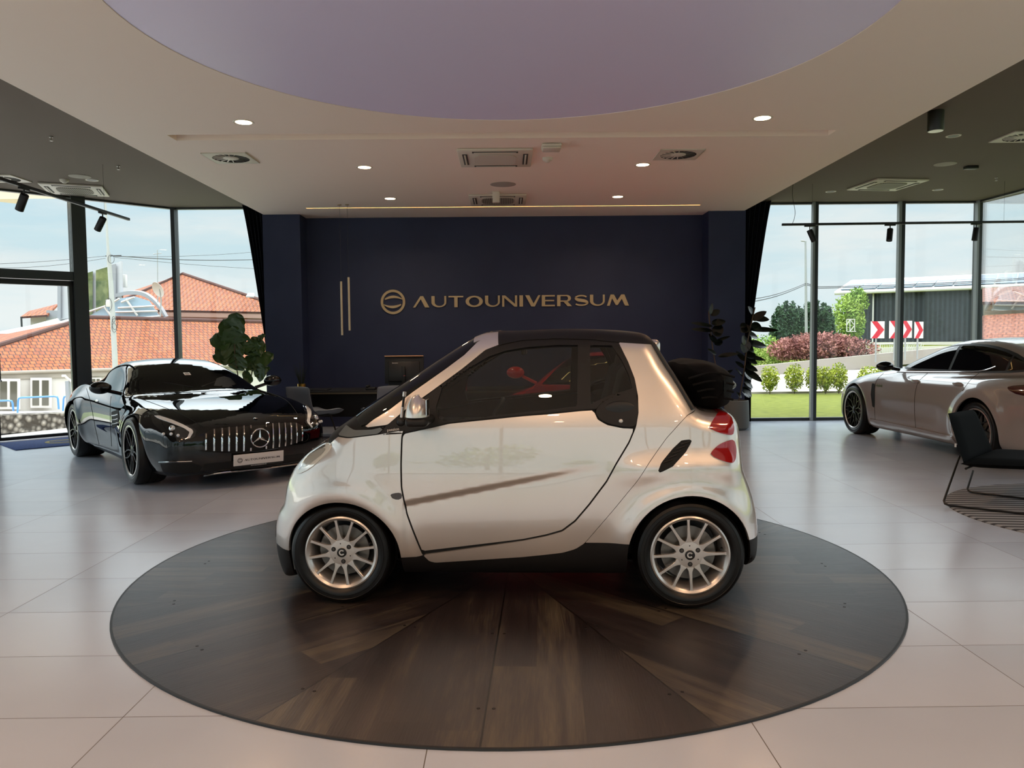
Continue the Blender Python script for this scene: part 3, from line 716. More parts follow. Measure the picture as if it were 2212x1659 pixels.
# ------------------------------------------------------------------ the silver two-seat cabriolet on the turntable
m_sil = mat('silver_paint', (220,212,205), .30, .75, .5, 1.0, .015)
m_sil.node_tree.nodes['Principled BSDF'].inputs['Coat IOR'].default_value = 1.9
m_plast = mat('dark_grey_plastic', (22,20,20), .5, 0, .35)
m_rub = mat('tyre_rubber', (9,8,8), .38, 0, .35)
m_gap = mat('gap_black', (5,5,5), .8)
m_rimS = mat('silver_alloy', (205,200,195), .28, .75)
m_chrome = mat('chrome', (225,225,225), .08, 1)
m_tint = glass('tinted_car_glass', (206,216,212), .9, .9)
m_lens = mat('clear_lamp_lens', (226,230,224), .12, .35, coat=1)
m_red = mat('red_lamp_lens', (150,8,12), .10, .1, coat=1)
CS_YAW = -math.radians(3.13)
cs_u = Vector((math.cos(CS_YAW), math.sin(CS_YAW), 0)); cs_y = Vector((-math.sin(CS_YAW), math.cos(CS_YAW), 0))
cs_o = Vector((-.905, 4.215, 0)) + cs_y*.70
cs_o.z = .008
CSB = Tab([(.0,.66),(.15,.70),(.28,.745),(.42,.768),(.6,.778),(.75,.775),(.9,.758),(1.0,.742),(1.2,.685),(1.4,.615),(1.6,.54)])
CSP = Tab([(-.60,.52),(-.50,.60),(-.42,.70),(-.34,.80),(-.22,.895),(-.05,.96),(.15,.992),(.5,1.0),(1.3,1.0),(1.9,.995),(2.1,.965),(2.22,.90),(2.32,.80),(2.42,.66)])
def cs_half(u, w_):
    b = CSB(w_)*CSP(u)
    for cu, a in ((0.,.018),(1.867,.030)):
        r = np.hypot(u-cu, w_-.29); b = b+a*np.exp(-((r-.33)/.07)**2)*sst(w_, .15, .3)
    # rear hip ridge
    d = w_-(.70+.05*np.cos((u-1.9)*2)); b = b+.018*np.exp(-(d/.07)**2)*sst(u, 1.35, 1.7)*(w_ > 0)
    # body side crease on the door
    lw = .56+.135*(u-.31)/1.12*1.6; k = sst(u, .345, .375)*(1-sst(u, 1.0, 1.50)); b = b-.012*k*(1-sst(w_, lw-.022, lw+.022))*np.exp(-np.maximum(lw-w_,0)/.16)
    return b
def cpx(pts, v):
    """photograph pixels to side-view metres on the plane v metres off the car's middle"""
    out = []
    for px, py in pts:
        d = ray(px, py); o = Vector((0,0,CH)); vv = v
        for _ in range(4):
            # plane: (P-cs_o).cs_y = -vv
            t = ((cs_o-o).dot(cs_y)-vv)/d.dot(cs_y); P = o+d*t-cs_o; u, w_ = P.dot(cs_u), P.z
            if v < 0: vv = float(cs_half(np.array([u]), np.array([w_]))[0])
            else: break
        out.append((u, w_))
    return out
def cpf(pts):
    """the same, on the flank itself"""
    out = []
    for px, py in pts:
        d = ray(px, py); o = Vector((0,0,CH)); vv = .74
        for _ in range(5):
            t = ((cs_o-o).dot(cs_y)-vv)/d.dot(cs_y); P = o+d*t-cs_o; u, w_ = P.dot(cs_u), P.z
            vv = float(cs_half(np.array([u]), np.array([w_]))[0])
        out.append((u, w_))
    return out
prof = (cpx([(640,1238),(617,1244),(604,1216),(598,1185),(598,1155),(601,1122),(609,1099),(621,1084),(626,1062),(629,1042),(637,1022),(650,998),(671,976),(697,958),(724,942)], .42)
      + cpx([(744,922),(788,891),(834,857),(897,816),(962,772),(1026,731),(1058,716)], .10)
      + cpx([(1085,712),(1122,712),(1200,708),(1276,708),(1340,711),(1386,716),(1403,724),(1417,745)], .52)
      + cpx([(1436,776),(1467,820),(1490,860),(1506,886)], .60)
      + cpx([(1545,886),(1563,884),(1574,893),(1583,910),(1587,930),(1588,950),(1590,975),(1592,1002)], .45)
      + cpx([(1608,1030),(1621,1067),(1629,1100),(1632,1135),(1632,1188),(1624,1204),(1600,1210)], .50)
      + [(2.05,.17),(1.6,.16),(.4,.16),(-.2,.17)])
PS = Prof(prof, 2)
def f_cs(P, exact=True):
    u, v, w_ = P[:,0], np.abs(P[:,1]), P[:,2]; q = (v/.75)**2
    fr = 1-sst(u, -.1, .5); rr_ = sst(u, 1.9, 2.2)
    uu = u-.10*q*fr*.0 + (-.10*fr*(q-.35) + .07*rr_*(q-.40)*(w_ > 0))
    ww = w_+.035*q*sst(w_, .9, 1.3)
    s = PS(uu, ww, exact); b = (v-cs_half(u, w_))*.97
    return smax(s, b, .10)
SK = Skin(f_cs, (-.60,-.86,.08), (2.50,.86,1.66), .0165)
car = thing('compact_car', 'silver two-seat cabriolet with folded black top parked on the dark turntable', 'car', cs_o, CS_YAW)
# outlines traced on the flank
FA = cpf([(741,1203)])[0]; RA = cpf([(1491,1210)])[0]
FA = (0.0, .275); RA = (1.867, .285)
arcF = [(.012+.326*math.cos(a), .272+.306*math.sin(a)) for a in [PI*1.02-PI*1.03*i/14 for i in range(15)]]
arcR = [(1.862+.328*math.cos(a), .285+.336*math.sin(a)) for a in [PI*1.05-PI*1.08*i/14 for i in range(15)]]
archF = arcF+[(arcF[-1][0]+.01,-.3),(arcF[0][0]-.01,-.3)]; archR = arcR+[(arcR[-1][0],-.3),(arcR[0][0],-.3)]
seamF = cpf([(873,929),(868,943),(866,1002),(867,1053),(871,1074),(878,1108),(891,1144),(911,1192),(916,1200)])
pil_up = cpf([(784,925),(807,907),(841,886),(892,847.5),(962,798.5),(1003,768),(1031.5,740),(1060,722),(1076,716)])
pil_lo = cpf([(1083,744),(1049,757),(998,798),(931,847),(874,887),(838,918)])
door_bot = cpf([(914,1198),(1130,1166),(1180,1156),(1215,1146),(1243,1125),(1274,1089),(1311,1040),(1332,1002),(1360,955),(1374,921),(1379,890),(1378,854),(1371,817),(1357,781),(1336,740)])
belt = cpf([(873,935),(933,922),(972,913),(1130,897),(1184,893),(1254,886),(1287,884)])
sill_up = cpf([(912,1196),(928,1211),(941,1214),(1130,1202),(1180,1197),(1215,1193),(1243,1185),(1262,1173)])
tri_R = cpf([(1502,889),(1484,897),(1467,915),(1439,946),(1402,999),(1374,1041),(1332,1092),(1296,1134),(1262,1173)])
aF = neg(side(archF, 1)); aR = neg(side(archR, 1))
lowcut = cpf([(560,1200),(616,1200),(625,1216),(880,1203),(876,1201),(912,1196)])
# black inner hull, open over the cabin, under the wheels and at the side windows
cowl_line = cpf([(690,975),(729,944),(753,946),(818,938),(873,928)])
win = cpf([(940,842),(1011,789),(1055,764),(1092,752),(1141,744),(1202,739),(1324,740),(1346,774),(1363,810),(1371,845),(1324,856),(1290,869),(1275,878),(1249,884),(1177,890),(970,912),(935,900)])
open_top = cpx([(1062,760),(1120,640),(1500,640),(1500,892),(1440,860),(1400,760)], .2)
windscreen = [(pil_up[0][0]-.3,pil_up[0][1]+.3)]+[(a-.004,b+.004) for a,b in pil_up]+[(pil_up[-1][0]+.02,1.9),(pil_up[0][0]-.3,1.9)]
def hullcut(V):
    w1 = -np.maximum(poly_sd(V[:,0], V[:,2], np.array(win)), .45-np.abs(V[:,1]))
    t1 = -np.maximum(np.maximum(np.abs(V[:,1])-.50, 1.02-V[:,2]), np.abs(V[:,0]-1.25)-.55)
    t2 = -np.maximum(poly_sd(V[:,0], V[:,2], np.array(windscreen)), np.abs(V[:,1])-.56)
    return np.maximum(np.maximum(w1, t1), t2)
notarch = [lambda V: np.minimum(-poly_sd(V[:,0], V[:,2], chaikin(archF,1)), np.abs(V[:,1])-.42)*-1 if False else np.where(np.abs(V[:,1]) > .40, -poly_sd(V[:,0], V[:,2], chaikin(archF,1)), -1.0),
           lambda V: np.where(np.abs(V[:,1]) > .40, -poly_sd(V[:,0], V[:,2], chaikin(archR,1)), -1.0)]
panel('inner_hull', SK, notarch+[hullcut], m_gap, car, off=-.006, thick=0)
G = .0028
def shrink(P, g=G, it=1):
    Q = chaikin(P, it) if it else np.asarray(P, float); return lambda V: poly_sd(V[:,0], V[:,2], Q)+g
# front: bumper, wings and bonnet in one skin
front = cowl_line+seamF[1:]+[arcF[-1]]+[(arcF[-1][0],.1)]+[(-1.2,.1),(-1.2,1.2)]
fz = cpf([(878,1203)])[0][1]
panel('front_wing_skin', SK, [shrink(front, G, 0), lambda V: fz-V[:,2], notarch[0]], m_sil, car)
# lower lip, sills, rear apron: grey plastic
def below(pts):
    x = [p[0] for p in pts]; z = [p[1] for p in pts]; return lambda V: V[:,2]-np.interp(V[:,0], x, z)+G
lowline = [(-1,fz)]+[(arcF[-1][0],fz)]+[cpf([(911,1196)])[0]]+sill_up[1:]+cpf([(1355,1171)])+[(RA[0],.36)]+cpf([(1622,1165),(1640,1163)])+[(2.9,.36)]
panel('lower_trim', SK, [below(lowline)]+notarch, m_plast, car, off=.003)
# safety-cell arch: A pillar, sill and C pillar in silver
tri_front = pil_up+[(pil_up[-1][0]+.02,pil_up[-1][1]-.002)]+pil_lo
panels('front_pillar', SK, [shrink(tri_front, .001, 0), absy(.30)], m_sil, car, off=.006)
cell = [(seamF[-1][0]+.004,seamF[-1][1]+.006)]+[(a,b-.004) for a,b in door_bot[1:-1]]+[door_bot[-1]]+cpf([(1416,744),(1433,776),(1464,820),(1486,858),(1502,888)])+tri_R[1:]+sill_up[::-1][1:]
panels('rear_pillar', SK, [shrink(cell, .0, 0), absy(.30)], m_sil, car, off=.006)
door = seamF[1:-1]+door_bot[1:12]+cpf([(1373,924),(1346,923),(1312,916),(1293,905),(1286,890)])+belt[::-1]
panels('door', SK, [shrink([(a,b) for a,b in door], .006, 0), absy(.30)], m_sil, car, off=.004)
hcov = cpf([(1286,889),(1296,874),(1312,863),(1340,853),(1371,847),(1377,862),(1378,890),(1373,923),(1346,922),(1312,915),(1293,904)])
hc = panels('handle_cover', SK, [shrink(hcov, .0, 1), absy(.30)], m_plast, car, off=.007)
rear = tri_R[::-1]+[(tri_R[0][0]+.01,tri_R[0][1]+.02),(3,1.15),(3,.0),(arcR[0][0],.0)]
rz_ = cpf([(1622,1165)])[0][1]
panel('rear_quarter_skin', SK, [shrink(rear, G, 0), neg(below([(arcR[0][0]-1,cpf([(1355,1171)])[0][1]-.01),(arcR[0][0]+.1,cpf([(1355,1171)])[0][1]-.008),(RA[0],rz_),(3,rz_)])), notarch[1], lambda V: V[:,2]-1.06], m_sil, car)
# black parts around the glass
rail = cpf([(1077,750),(1081,746),(1128,737),(1202,733),(1275,735),(1336,741),(1417,746)])
rail = rail+[(rail[-1][0]+.02,1.62),(rail[0][0]-.02,1.62)]
panels('roof_rail', SK, [shrink(rail, .0, 0), absy(.46)], m_plast, car, off=.008, thick=.03)
frame_o = cpf([(836,919),(877,888),(933,847),(1000,797),(1049,757),(1081,745),(1128,736),(1202,732),(1275,734),(1337,739),(1358,781),(1372,817),(1378,856),(1340,853),(1312,863),(1296,874),(1286,886),(1254,888),(1184,895),(1130,899),(972,915),(933,924),(873,937),(818,940)])
gl_door = cpf([(955,838),(1011,797),(1055,771),(1092,758),(1141,750),(1202,746),(1249,746),(1247,878),(1177,886),(972,908),(948,912),(942,880)])
gl_q = cpf([(1274,746),(1322,747),(1343,778),(1359,812),(1366,840),(1322,852),(1290,866),(1276,874)])
go, gd, gq = np.array(frame_o), np.array(gl_door), np.array(gl_q)
panels('window_frame', SK, [lambda V: np.maximum(poly_sd(V[:,0],V[:,2],go), -np.minimum(poly_sd(V[:,0],V[:,2],gd), poly_sd(V[:,0],V[:,2],gq))), absy(.30)], m_plast, car, off=.004, thick=.03)
panels('side_glass', SK, [lambda V: poly_sd(V[:,0],V[:,2],gd)-.006, absy(.30)], m_tint, car, off=-.004, thick=0)
panels('quarter_glass', SK, [lambda V: poly_sd(V[:,0],V[:,2],gq)-.006, absy(.30)], m_tint, car, off=-.004, thick=0)
panel('windscreen', SK, [shrink(windscreen, .0, 0), lambda V: V[:,0]-cpx([(1050,730)], .1)[0][0], lambda V: cpx([(760,912)], .1)[0][0]-V[:,0]], glass('windscreen_glass', (150,165,160), 1.0, .7), car, off=.002, thick=.0)
hd = panel('windscreen_header', SK, [lambda V: cpx([(1040,735)], .1)[0][0]-V[:,0], lambda V: V[:,0]-cpx([(1086,713)], .3)[0][0], inn(.58), lambda V: 1.2-V[:,2]], m_sil, car, off=.005, thick=.02)
cowl = cpf([(729,942),(745,921),(766,930),(805,928),(834,921),(818,937),(753,945)])
m_grey = mat('grey_cowl', (92,98,98), .4, coat=.3)
panels('cowl_panel', SK, [shrink(cowl, .0, 0)], m_grey, car, off=.007)
hl = cpf([(637,1026),(642,1005),(663,981),(689,966),(711,959),(716,963),(710,977),(694,993),(671,1013),(648,1025)])
o = panels('headlamp', SK, [shrink(hl, .0, 1), absy(.15)], m_lens, car, off=.009)
hl3 = cpf([(640,1022),(650,1000),(668,981),(690,969),(708,963),(690,975),(668,990),(652,1010)])
for k_, o_ in enumerate(o): panel('chrome_bezel', SK, [shrink(hl3, .0, 1), absy(.15), (lambda V, sg=(-1,1)[k_]: -sg*V[:,1])], m_chrome, o_, off=.0098, thick=0)
hl2 = cpf([(648,1013),(662,990),(684,976),(703,970),(700,980),(684,993),(665,1008)])
for k_, o_ in enumerate(o): panel('reflector', SK, [shrink(hl2, .0, 1), absy(.15), (lambda V, sg=(-1,1)[k_]: -sg*V[:,1])], mat('lamp_bowl', (188,192,186), .15, .5), o_, off=.0105, thick=0)
for pts in ([(1531,924),(1540,910),(1556,898),(1571,894),(1580,904),(1584,922),(1583,938),(1575,941),(1551,935),(1533,927)], [(1533,979),(1551,960),(1568,953),(1582,949),(1588,964),(1588,988),(1583,1001),(1572,1000),(1556,995),(1537,986)]):
    panels('tail_lamp', SK, [shrink(cpf(pts), .0, 1), absy(.2)], m_red, car, off=.012, thick=.02)
vent = cpf([(1420,1021),(1428,1000),(1453,969),(1472,951),(1492,949),(1494,954),(1481,977),(1453,1008),(1426,1021)])
vt = panels('side_intake', SK, [shrink(vent, .0, 0), absy(.3)], m_gap, car, off=.0055, thick=.004)
for sg in (-1, 1):
    d = MB()
    for i in range(5):
        t = i/5+.1; a = cpf([(1428+(1475-1428)*t, 1005+(955-1005)*t)])[0]; b2 = cpf([(1448+(1492-1448)*t, 998+(950-998)*t)])[0]
        d.tube([Vector(p) for p in on_side(SK, dense([a,b2],.02), sg, off=.008)], .0035, 5)
    d.build('intake_slat', m_plast, vt[0 if sg < 0 else 1])
rp = panels('side_repeater', SK, [shrink(cpf([(842,1069),(850,1065),(869,1063),(869,1078),(858,1079),(848,1077)]), .0, 1), absy(.3)], mat('smoked_lens', (40,30,26), .15, .2, coat=1), car, off=.009)
# nose: grille, lower intake, bonnet joint, emblem, wiper
panel('grille', SK, [inn(.30), lambda V: V[:,0]+.15, lambda V: .47-V[:,2], lambda V: V[:,2]-.56+.12*V[:,1]**2], m_black, car, off=.007, thick=.004)
panel('lower_intake', SK, [inn(.42), lambda V: V[:,0]+.15, lambda V: .30-V[:,2], lambda V: V[:,2]-.385], m_black, car, off=.007, thick=.004)
d = MB()
for k in range(3): d.tube([Vector(p) for p in newton(f_cs, np.array([(-.52+.0*y, abs(y), .49+.022*k) for y in np.linspace(-.28,.28,15)]), 6)*np.array([[1,s,1] for s in np.sign(np.linspace(-.28,.28,15)+1e-9)])], .005, 5)
d.build('grille_bar', m_rimS, car)
d = MB(); ce = newton(f_cs, np.array([(-.45,.0001,.66)]), 8)[0]; d.tube([Vector(ce)+Vector((-.008+.02*math.sin(a), .038*math.cos(a), .038*math.sin(a))) for a in [2*PI*i/24 for i in range(20)]], .005, 6); d.build('bonnet_badge', m_chrome, car)
d = MB(); wv_ = cpx([(752,925),(800,880)], .05); d.tube([(wv_[0][0],-.30,wv_[0][1]+.02),(wv_[1][0]-.02,-.05,wv_[1][1]-.02),(wv_[1][0],.10,wv_[1][1]-.03)], .008, 6); d.build('wiper', m_black, car)
# handle, lock
for sg in (-1, 1):
    d = MB(); P = on_side(SK, cpf([(1340,884)]), sg, off=.0)[0]; d.sphere(P, 1, 20, (.085,.012,.044)); d.build('door_handle', m_black, car)
    d = MB(); P = on_side(SK, cpf([(1341,910)]), sg, off=.008)[0]; d.sphere(P, 1, 12, (.011,.004,.011)); d.build('door_lock', m_rimS, car)
    d = MB(); P = on_side(SK, cpf([(866,911)]), sg, off=.0)[0]
    if sg < 0:
        d.sphere(P, 1, 14, (.026,.022,.026)); P = Vector(P); Q = P+Vector((.025,-.012,.16)); d.tube([P, P.lerp(Q,.5)], .007, 8); an = d.build('antenna', m_black, car)
        d = MB(); d.tube([P+(Q-P)*.12, P+(Q-P)*.5], .0085, 8); d.tube([P+(Q-P)*.85, Q], .0095, 8); d.build('antenna_sleeve', m_rimS, an); d = MB(); d.tube([P+(Q-P)*.5, P+(Q-P)*.86], .0065, 8); d.build('antenna_rod', m_black, an)
# wing mirrors
for sg in (-1, 1):
    c = Vector(on_side(SK, cpf([(912,885)]), sg)[0]); c.y = sg*.88
    d = MB(); n1 = 18; prof_m = []
    M = Matrix.Translation(c)
    vs = []; fs = []
    for i in range(n1+1):
        a = PI*i/n1            # from front (-x) to back
        for j in range(n1+1):
            b_ = PI*.5*j/n1
            x = -.075+.0*j; X = -math.cos(a)*.062; Z = math.sin(b_)*.112*(1-.18*max(0,-math.cos(a))) ; Y = math.sin(a)*math.cos(b_)*.10
            X2 = -math.cos(a)*.062*math.cos(b_)**.75+.012*math.sin(b_)
            vs.append(M @ Vector((X2, sg*Y, Z-.02)))
    for i in range(n1):
        for j in range(n1): k = i*(n1+1)+j; fs.append((k, k+1, k+n1+2, k+n1+1))
    d.add(vs, fs, True); wm = d.build('wing_mirror', m_sil, car)
    d = MB(); d.bbox(c+Vector((.006,sg*.045,-.045)), (.115,.09,.05), .022, seg=4); d.tube([c+Vector((.03,0,-.05)), c+Vector((.05,-sg*.14,-.045))], .022, 10); d.build('mirror_base', m_plast, wm)
    d = MB(); d.box(c.x+.058, c.x+.062, c.y-.0, c.y+sg*.09, c.z-.01, c.z+.07); d.build('mirror_glass', m_chrome, wm)
# seam lines
for sg in (-1, 1):
    d = MB(); seam(d, SK, seamF, .0035, sg, off=.004); seam(d, SK, belt, .004, sg, off=.005); d.build('panel_gap', m_gap, car)
# wheel houses, wheels
for (cx, cz), r0, nm in ((FA,.326,0),(RA,.346,1)):
    for sg in (-1, 1):
        M = Matrix.Translation((cx,sg*.42,cz)) @ Matrix.Rotation(-sg*PI/2, 4, 'X'); d = MB(); d.lathe([(0,0),(r0,0),(r0,.10 if nm == 0 else .22),(r0-.006,.17 if nm == 0 else .27)], 40, M, *((-.03*PI,1.03*PI) if sg < 0 else (PI*.97,2.03*PI))); d.build('wheel_house', m_gap, car)
for sg in (-1, 1):
    wheel('wheel', car, (0,sg*.695,.2855), sg, .2855, .196, .16, 'twelve', (m_rimS, m_rub, m_black), rot=.17)
    wheel('wheel', car, (1.867,sg*.745,.2925), sg, .2925, .205, .19, 'twelve', (m_rimS, m_rub, m_black), rot=.05)
# black rail down the rear edge of each roof pillar
for sg in (-1, 1):
    d = MB(); P = dense(chaikin(cpf([(1414,744),(1435,780),(1464,824),(1486,862),(1500,886)]), 1, False), .02)
    d.tube([Vector(p)+Vector((.006,0,.004)) for p in on_side(SK, [(a-.012,b-.004) for a,b in P], sg, off=.004)], .013, 8); d.build('rear_roof_rail', m_black, car)
# folded soft top at the tail
d = MB(); bx = cpx([(1468,792),(1500,779),(1535,780),(1566,796),(1580,812),(1582,830),(1576,862),(1564,884),(1506,888)], .35)
Mx = Matrix(((1,0,0,0),(0,0,-1,.56),(0,1,0,0),(0,0,0,1)))
bm_p = chaikin(bx, 2)
rings = []; n_ = len(bm_p); cx_, cz_ = bm_p.mean(0)
vs = []; K = 13
for k in range(K):
    t = -1+2*k/(K-1); s = (1-abs(t)**4)**.5*.98+.02; y = .60*t
    for p in bm_p: vs.append((cx_+(p[0]-cx_)*s, y, cz_+(p[1]-cz_)*(.25+.75*s)+.004*math.sin(9*t+p[0]*30)))
fs = [(k*n_+i, k*n_+(i+1)%n_, (k+1)*n_+(i+1)%n_, (k+1)*n_+i) for k in range(K-1) for i in range(n_)]
d.add(vs, fs, True); m_cloth = mat('black_canvas', (5,5,6), .8, 0, .2); st_ = d.build('folded_soft_top', m_cloth, car)
d = MB()
for k in range(4):
    q = cpx([(1478+10*k,815+14*k),(1530,800+18*k),(1575,812+16*k)], .45); d.tube([Vector((p[0], -.58+.01*k, p[1])) for p in chaikin(q,2,False)], .006, 8)
d.build('top_fold', m_cloth, st_)
d = MB(); q = cpx([(1569,830)], .3)[0]; d.sphere((q[0],-.25,q[1]), 1, 16, (.045,.22,.035)); d.build('rear_spoiler_end', m_grey, st_)
d = MB(); q = cpx([(1427,738)], -1 if False else 0)[0]; q = cpx([(1427,742)], 0)[0]; d.bbox((q[0],.46,q[1]-.03), (.12,.10,.11), .035, seg=4); d.build('far_pillar_cap', m_sil, car)
# interior
d = MB(); d.bbox((.52,0,.80), (.46,1.22,.20), .07, seg=4); d.bbox((.30,0,.86), (.25,1.1,.10), .04, seg=3); dash = d.build('dashboard', m_black, car)
d = MB(); Mw = Matrix.Translation((.78,-.33,.93)) @ Matrix.Rotation(math.radians(-62), 4, 'Y'); ring = [Mw @ Vector((.18*math.cos(a), .18*math.sin(a), 0)) for a in [2*PI*i/36 for i in range(36)]]
d.tube(ring, .014, 8, True); 
for a in (PI*.5, -PI*.5, PI): d.tube([Mw @ Vector((0,0,0)), Mw @ Vector((.17*math.cos(a), .17*math.sin(a), 0))], .014, 8)
d.tube([Mw @ Vector((0,0,.0)), Mw @ Vector((0,0,-.2))], .03, 10); d.build('steering_wheel', m_black, car)
for y in (-.34, .34):
    d = MB(); d.bbox((1.20,y,.60), (.50,.46,.20), .07, seg=4); M = Matrix.Translation((1.47,y,.66)) @ Matrix.Rotation(math.radians(14), 4, 'Y'); d.bbox((0,0,.30), (.15,.44,.66), .06, M, 4); d.bbox((0,0,.68), (.11,.26,.20), .05, M, 4); d.build('seat', mat('black_seat_fabric', (24,23,25), .8), car)
d = MB(); d.box(.2, 1.9, -.60, .60, .26, .32); d.box(1.80, 1.86, -.6, .6, .3, .98); d.build('cabin_floor', m_gap, car)
d = MB(); d.bbox((.98,0,1.37), (.03,.22,.06), .012); d.tube([(.95,0,1.38),(.9,0,1.46)], .008, 6); d.build('interior_mirror', m_black, car)
# ------------------------------------------------------------------ photograph lines thrown onto a car body
def car_proj(o, rz):
    c, s = math.cos(rz), math.sin(rz)
    def pr(V):
        X = o.x+V[:,0]*c-V[:,1]*s; Y = o.y+V[:,0]*s+V[:,1]*c; Z = o.z+V[:,2]-CH
        a = X*_r.x+Y*_r.y+Z*_r.z; b = X*_u.x+Y*_u.y+Z*_u.z; d = X*_f.x+Y*_f.y+Z*_f.z
        return 1106+FPX*a/d, 829.5-FPX*b/d
    return pr
def seen(pr, pts, sg, mirror=False):
    """part of the body inside an outline as seen from where the photographer stood; sg = side it lies on"""
    P = np.array(pts, float)
    def g(V):
        W = V*np.array([1,-1,1]) if mirror else V; x, y = pr(W); return poly_sd(x, y, P)
    return [g, (lambda V: -sg*(-1 if mirror else 1)*V[:,1])]
def hit(skin, o, rz, px, py, off=0.0, side=None):
    c, s = math.cos(rz), math.sin(rz); d = ray(px, py); O = Vector((0,0,CH))-o
    L_ = lambda q: np.array([q.x*c+q.y*s, -q.x*s+q.y*c, q.z])
    a, b = L_(O), L_(d); b = b/np.linalg.norm(b)
    f = lambda t: skin.f(np.stack([a[0]+b[0]*t, np.abs(a[1]+b[1]*t), a[2]+b[2]*t], 1), True)
    ctr = np.array([1.3,0,.6]); t0 = (ctr-a)@b; ts = t0+np.linspace(-3.4, 3.4, 1400); v = f(ts); k = np.argmax(v < 0)
    if not (v < 0).any(): k = np.argmin(v); 
    lo, hi = ts[max(k-1,0)], ts[k]
    for _ in range(16):
        m_ = (lo+hi)/2
        if f(np.array([m_]))[0] < 0: hi = m_
        else: lo = m_
    P = (a+b*hi)[None]; Q = P.copy(); Q[:,1] = abs(Q[:,1]); g = grad(skin.f, Q); g /= np.linalg.norm(g); 
    if P[0,1] < 0: g[0,1] *= -1
    return Vector((P+g*off)[0]), Vector(g[0])

# ------------------------------------------------------------------ black two-door coupe
AG_O = Vector((-3.105, 8.61, .0)); AG_RZ = math.atan2(.7679, -.6406)
_nose = [(-.80,.13),(-.90,.17),(-.945,.26),(-.955,.40),(-.945,.50),(-.91,.575),(-.82,.64),(-.62,.70),(-.35,.755),(0,.80),(.35,.832)]
_tail = [(3.44,.90),(3.50,.87),(3.53,.76),(3.57,.60),(3.56,.42),(3.48,.25),(3.3,.15),(2.6,.13),(1.3,.12),(.0,.12)]
AGS = Prof(_nose+[(.58,.852),(.72,.885),(.95,.985),(1.20,1.095),(1.45,1.185),(1.70,1.235),(1.95,1.25),(2.25,1.235),(2.55,1.185),(2.85,1.10),(3.12,1.005),(3.32,.935)]+_tail, 2)
AGL = Prof(_nose+[(.8,.855),(1.4,.870),(2.0,.90),(2.5,.94),(2.9,.955),(3.2,.94)]+_tail, 2)
AGB = Tab([(.05,.83),(.15,.89),(.30,.935),(.42,.958),(.55,.962),(.66,.945),(.76,.905),(.84,.85),(.94,.78)])
AGP = Tab([(-1.0,.62),(-.93,.70),(-.85,.79),(-.72,.875),(-.5,.94),(-.25,.975),(0,.99),(.4,.985),(1.0,.975),(1.7,.985),(2.3,1.015),(2.65,1.03),(3.0,1.01),(3.3,.94),(3.5,.84),(3.6,.74)])
AGG = Tab([(.6,.80),(1.0,.77),(1.5,.715),(2.0,.69),(2.5,.64),(3.0,.56),(3.4,.50)])
def f_ag(P, exact=True):
    u, v, w_ = P[:,0], np.abs(P[:,1]), P[:,2]
    q = (v/.8)**2; fr = 1-sst(u, -.7, .3)
    b = AGB(w_)*AGP(u)
    for cu, a in ((0.,.022),(2.63,.030)):
        r = np.hypot(u-cu, w_-.33); b = b+a*np.exp(-((r-.40)/.09)**2)*sst(w_, .15, .35)
    # waist behind the front wheel, sill edge
    b = b-.030*np.exp(-((w_-.42)/.13)**2)*sst(u, .45, .8)*(1-sst(u, 1.7, 2.2))
    uu = u-.30*q*fr*(q < 9)*np.minimum(1, 1.6-q*.3)
    ww = w_+.055*q*sst(w_, .55, .85)*(1-sst(u, 2.4, 3.2)*.5)-.020*np.exp(-((v-.62)/.13)**2)*sst(w_,.6,.8)*(1-sst(u, .3, .9))
    b = b+.0*u; low = smax(AGL(uu, ww, exact), (v-b)*.95, .13)
    g = AGG(u)-.48*np.maximum(w_-.89, -.12)
    up = smax(AGS(u-.34*v*v*(1-sst(u, 1.3, 1.9))*1.0+.10*v*v*sst(u, 2.2, 3.), w_+.06*(v/.6)**2*sst(w_, 1.0, 1.25), exact), (v-g)*.9, .12)
    return smin(low, up, .06)
AK = Skin(f_ag, (-1.15,-1.08,.04), (3.75,1.08,1.40), .024)
apr = car_proj(AG_O, AG_RZ)
m_blk = mat('black_paint', (3,4,6), .5, 0, .0, 1.0, .01)
m_dkglass = mat('dark_car_glass', (7,8,9), .02, 0, .6, .0, 0)
m_twin = mat('black_alloy', (34,34,36), .25, .8)
m_led = mat('led_lamp_glass', (226,230,234), .25, .15, coat=1)
m_platew = mat('plate_white', (222,216,212), .45)
def arch_gs(uc, wc, r):
    return lambda V: np.where(np.abs(V[:,1]) > .45, r-np.hypot(V[:,0]-uc, V[:,2]-wc), -1.)
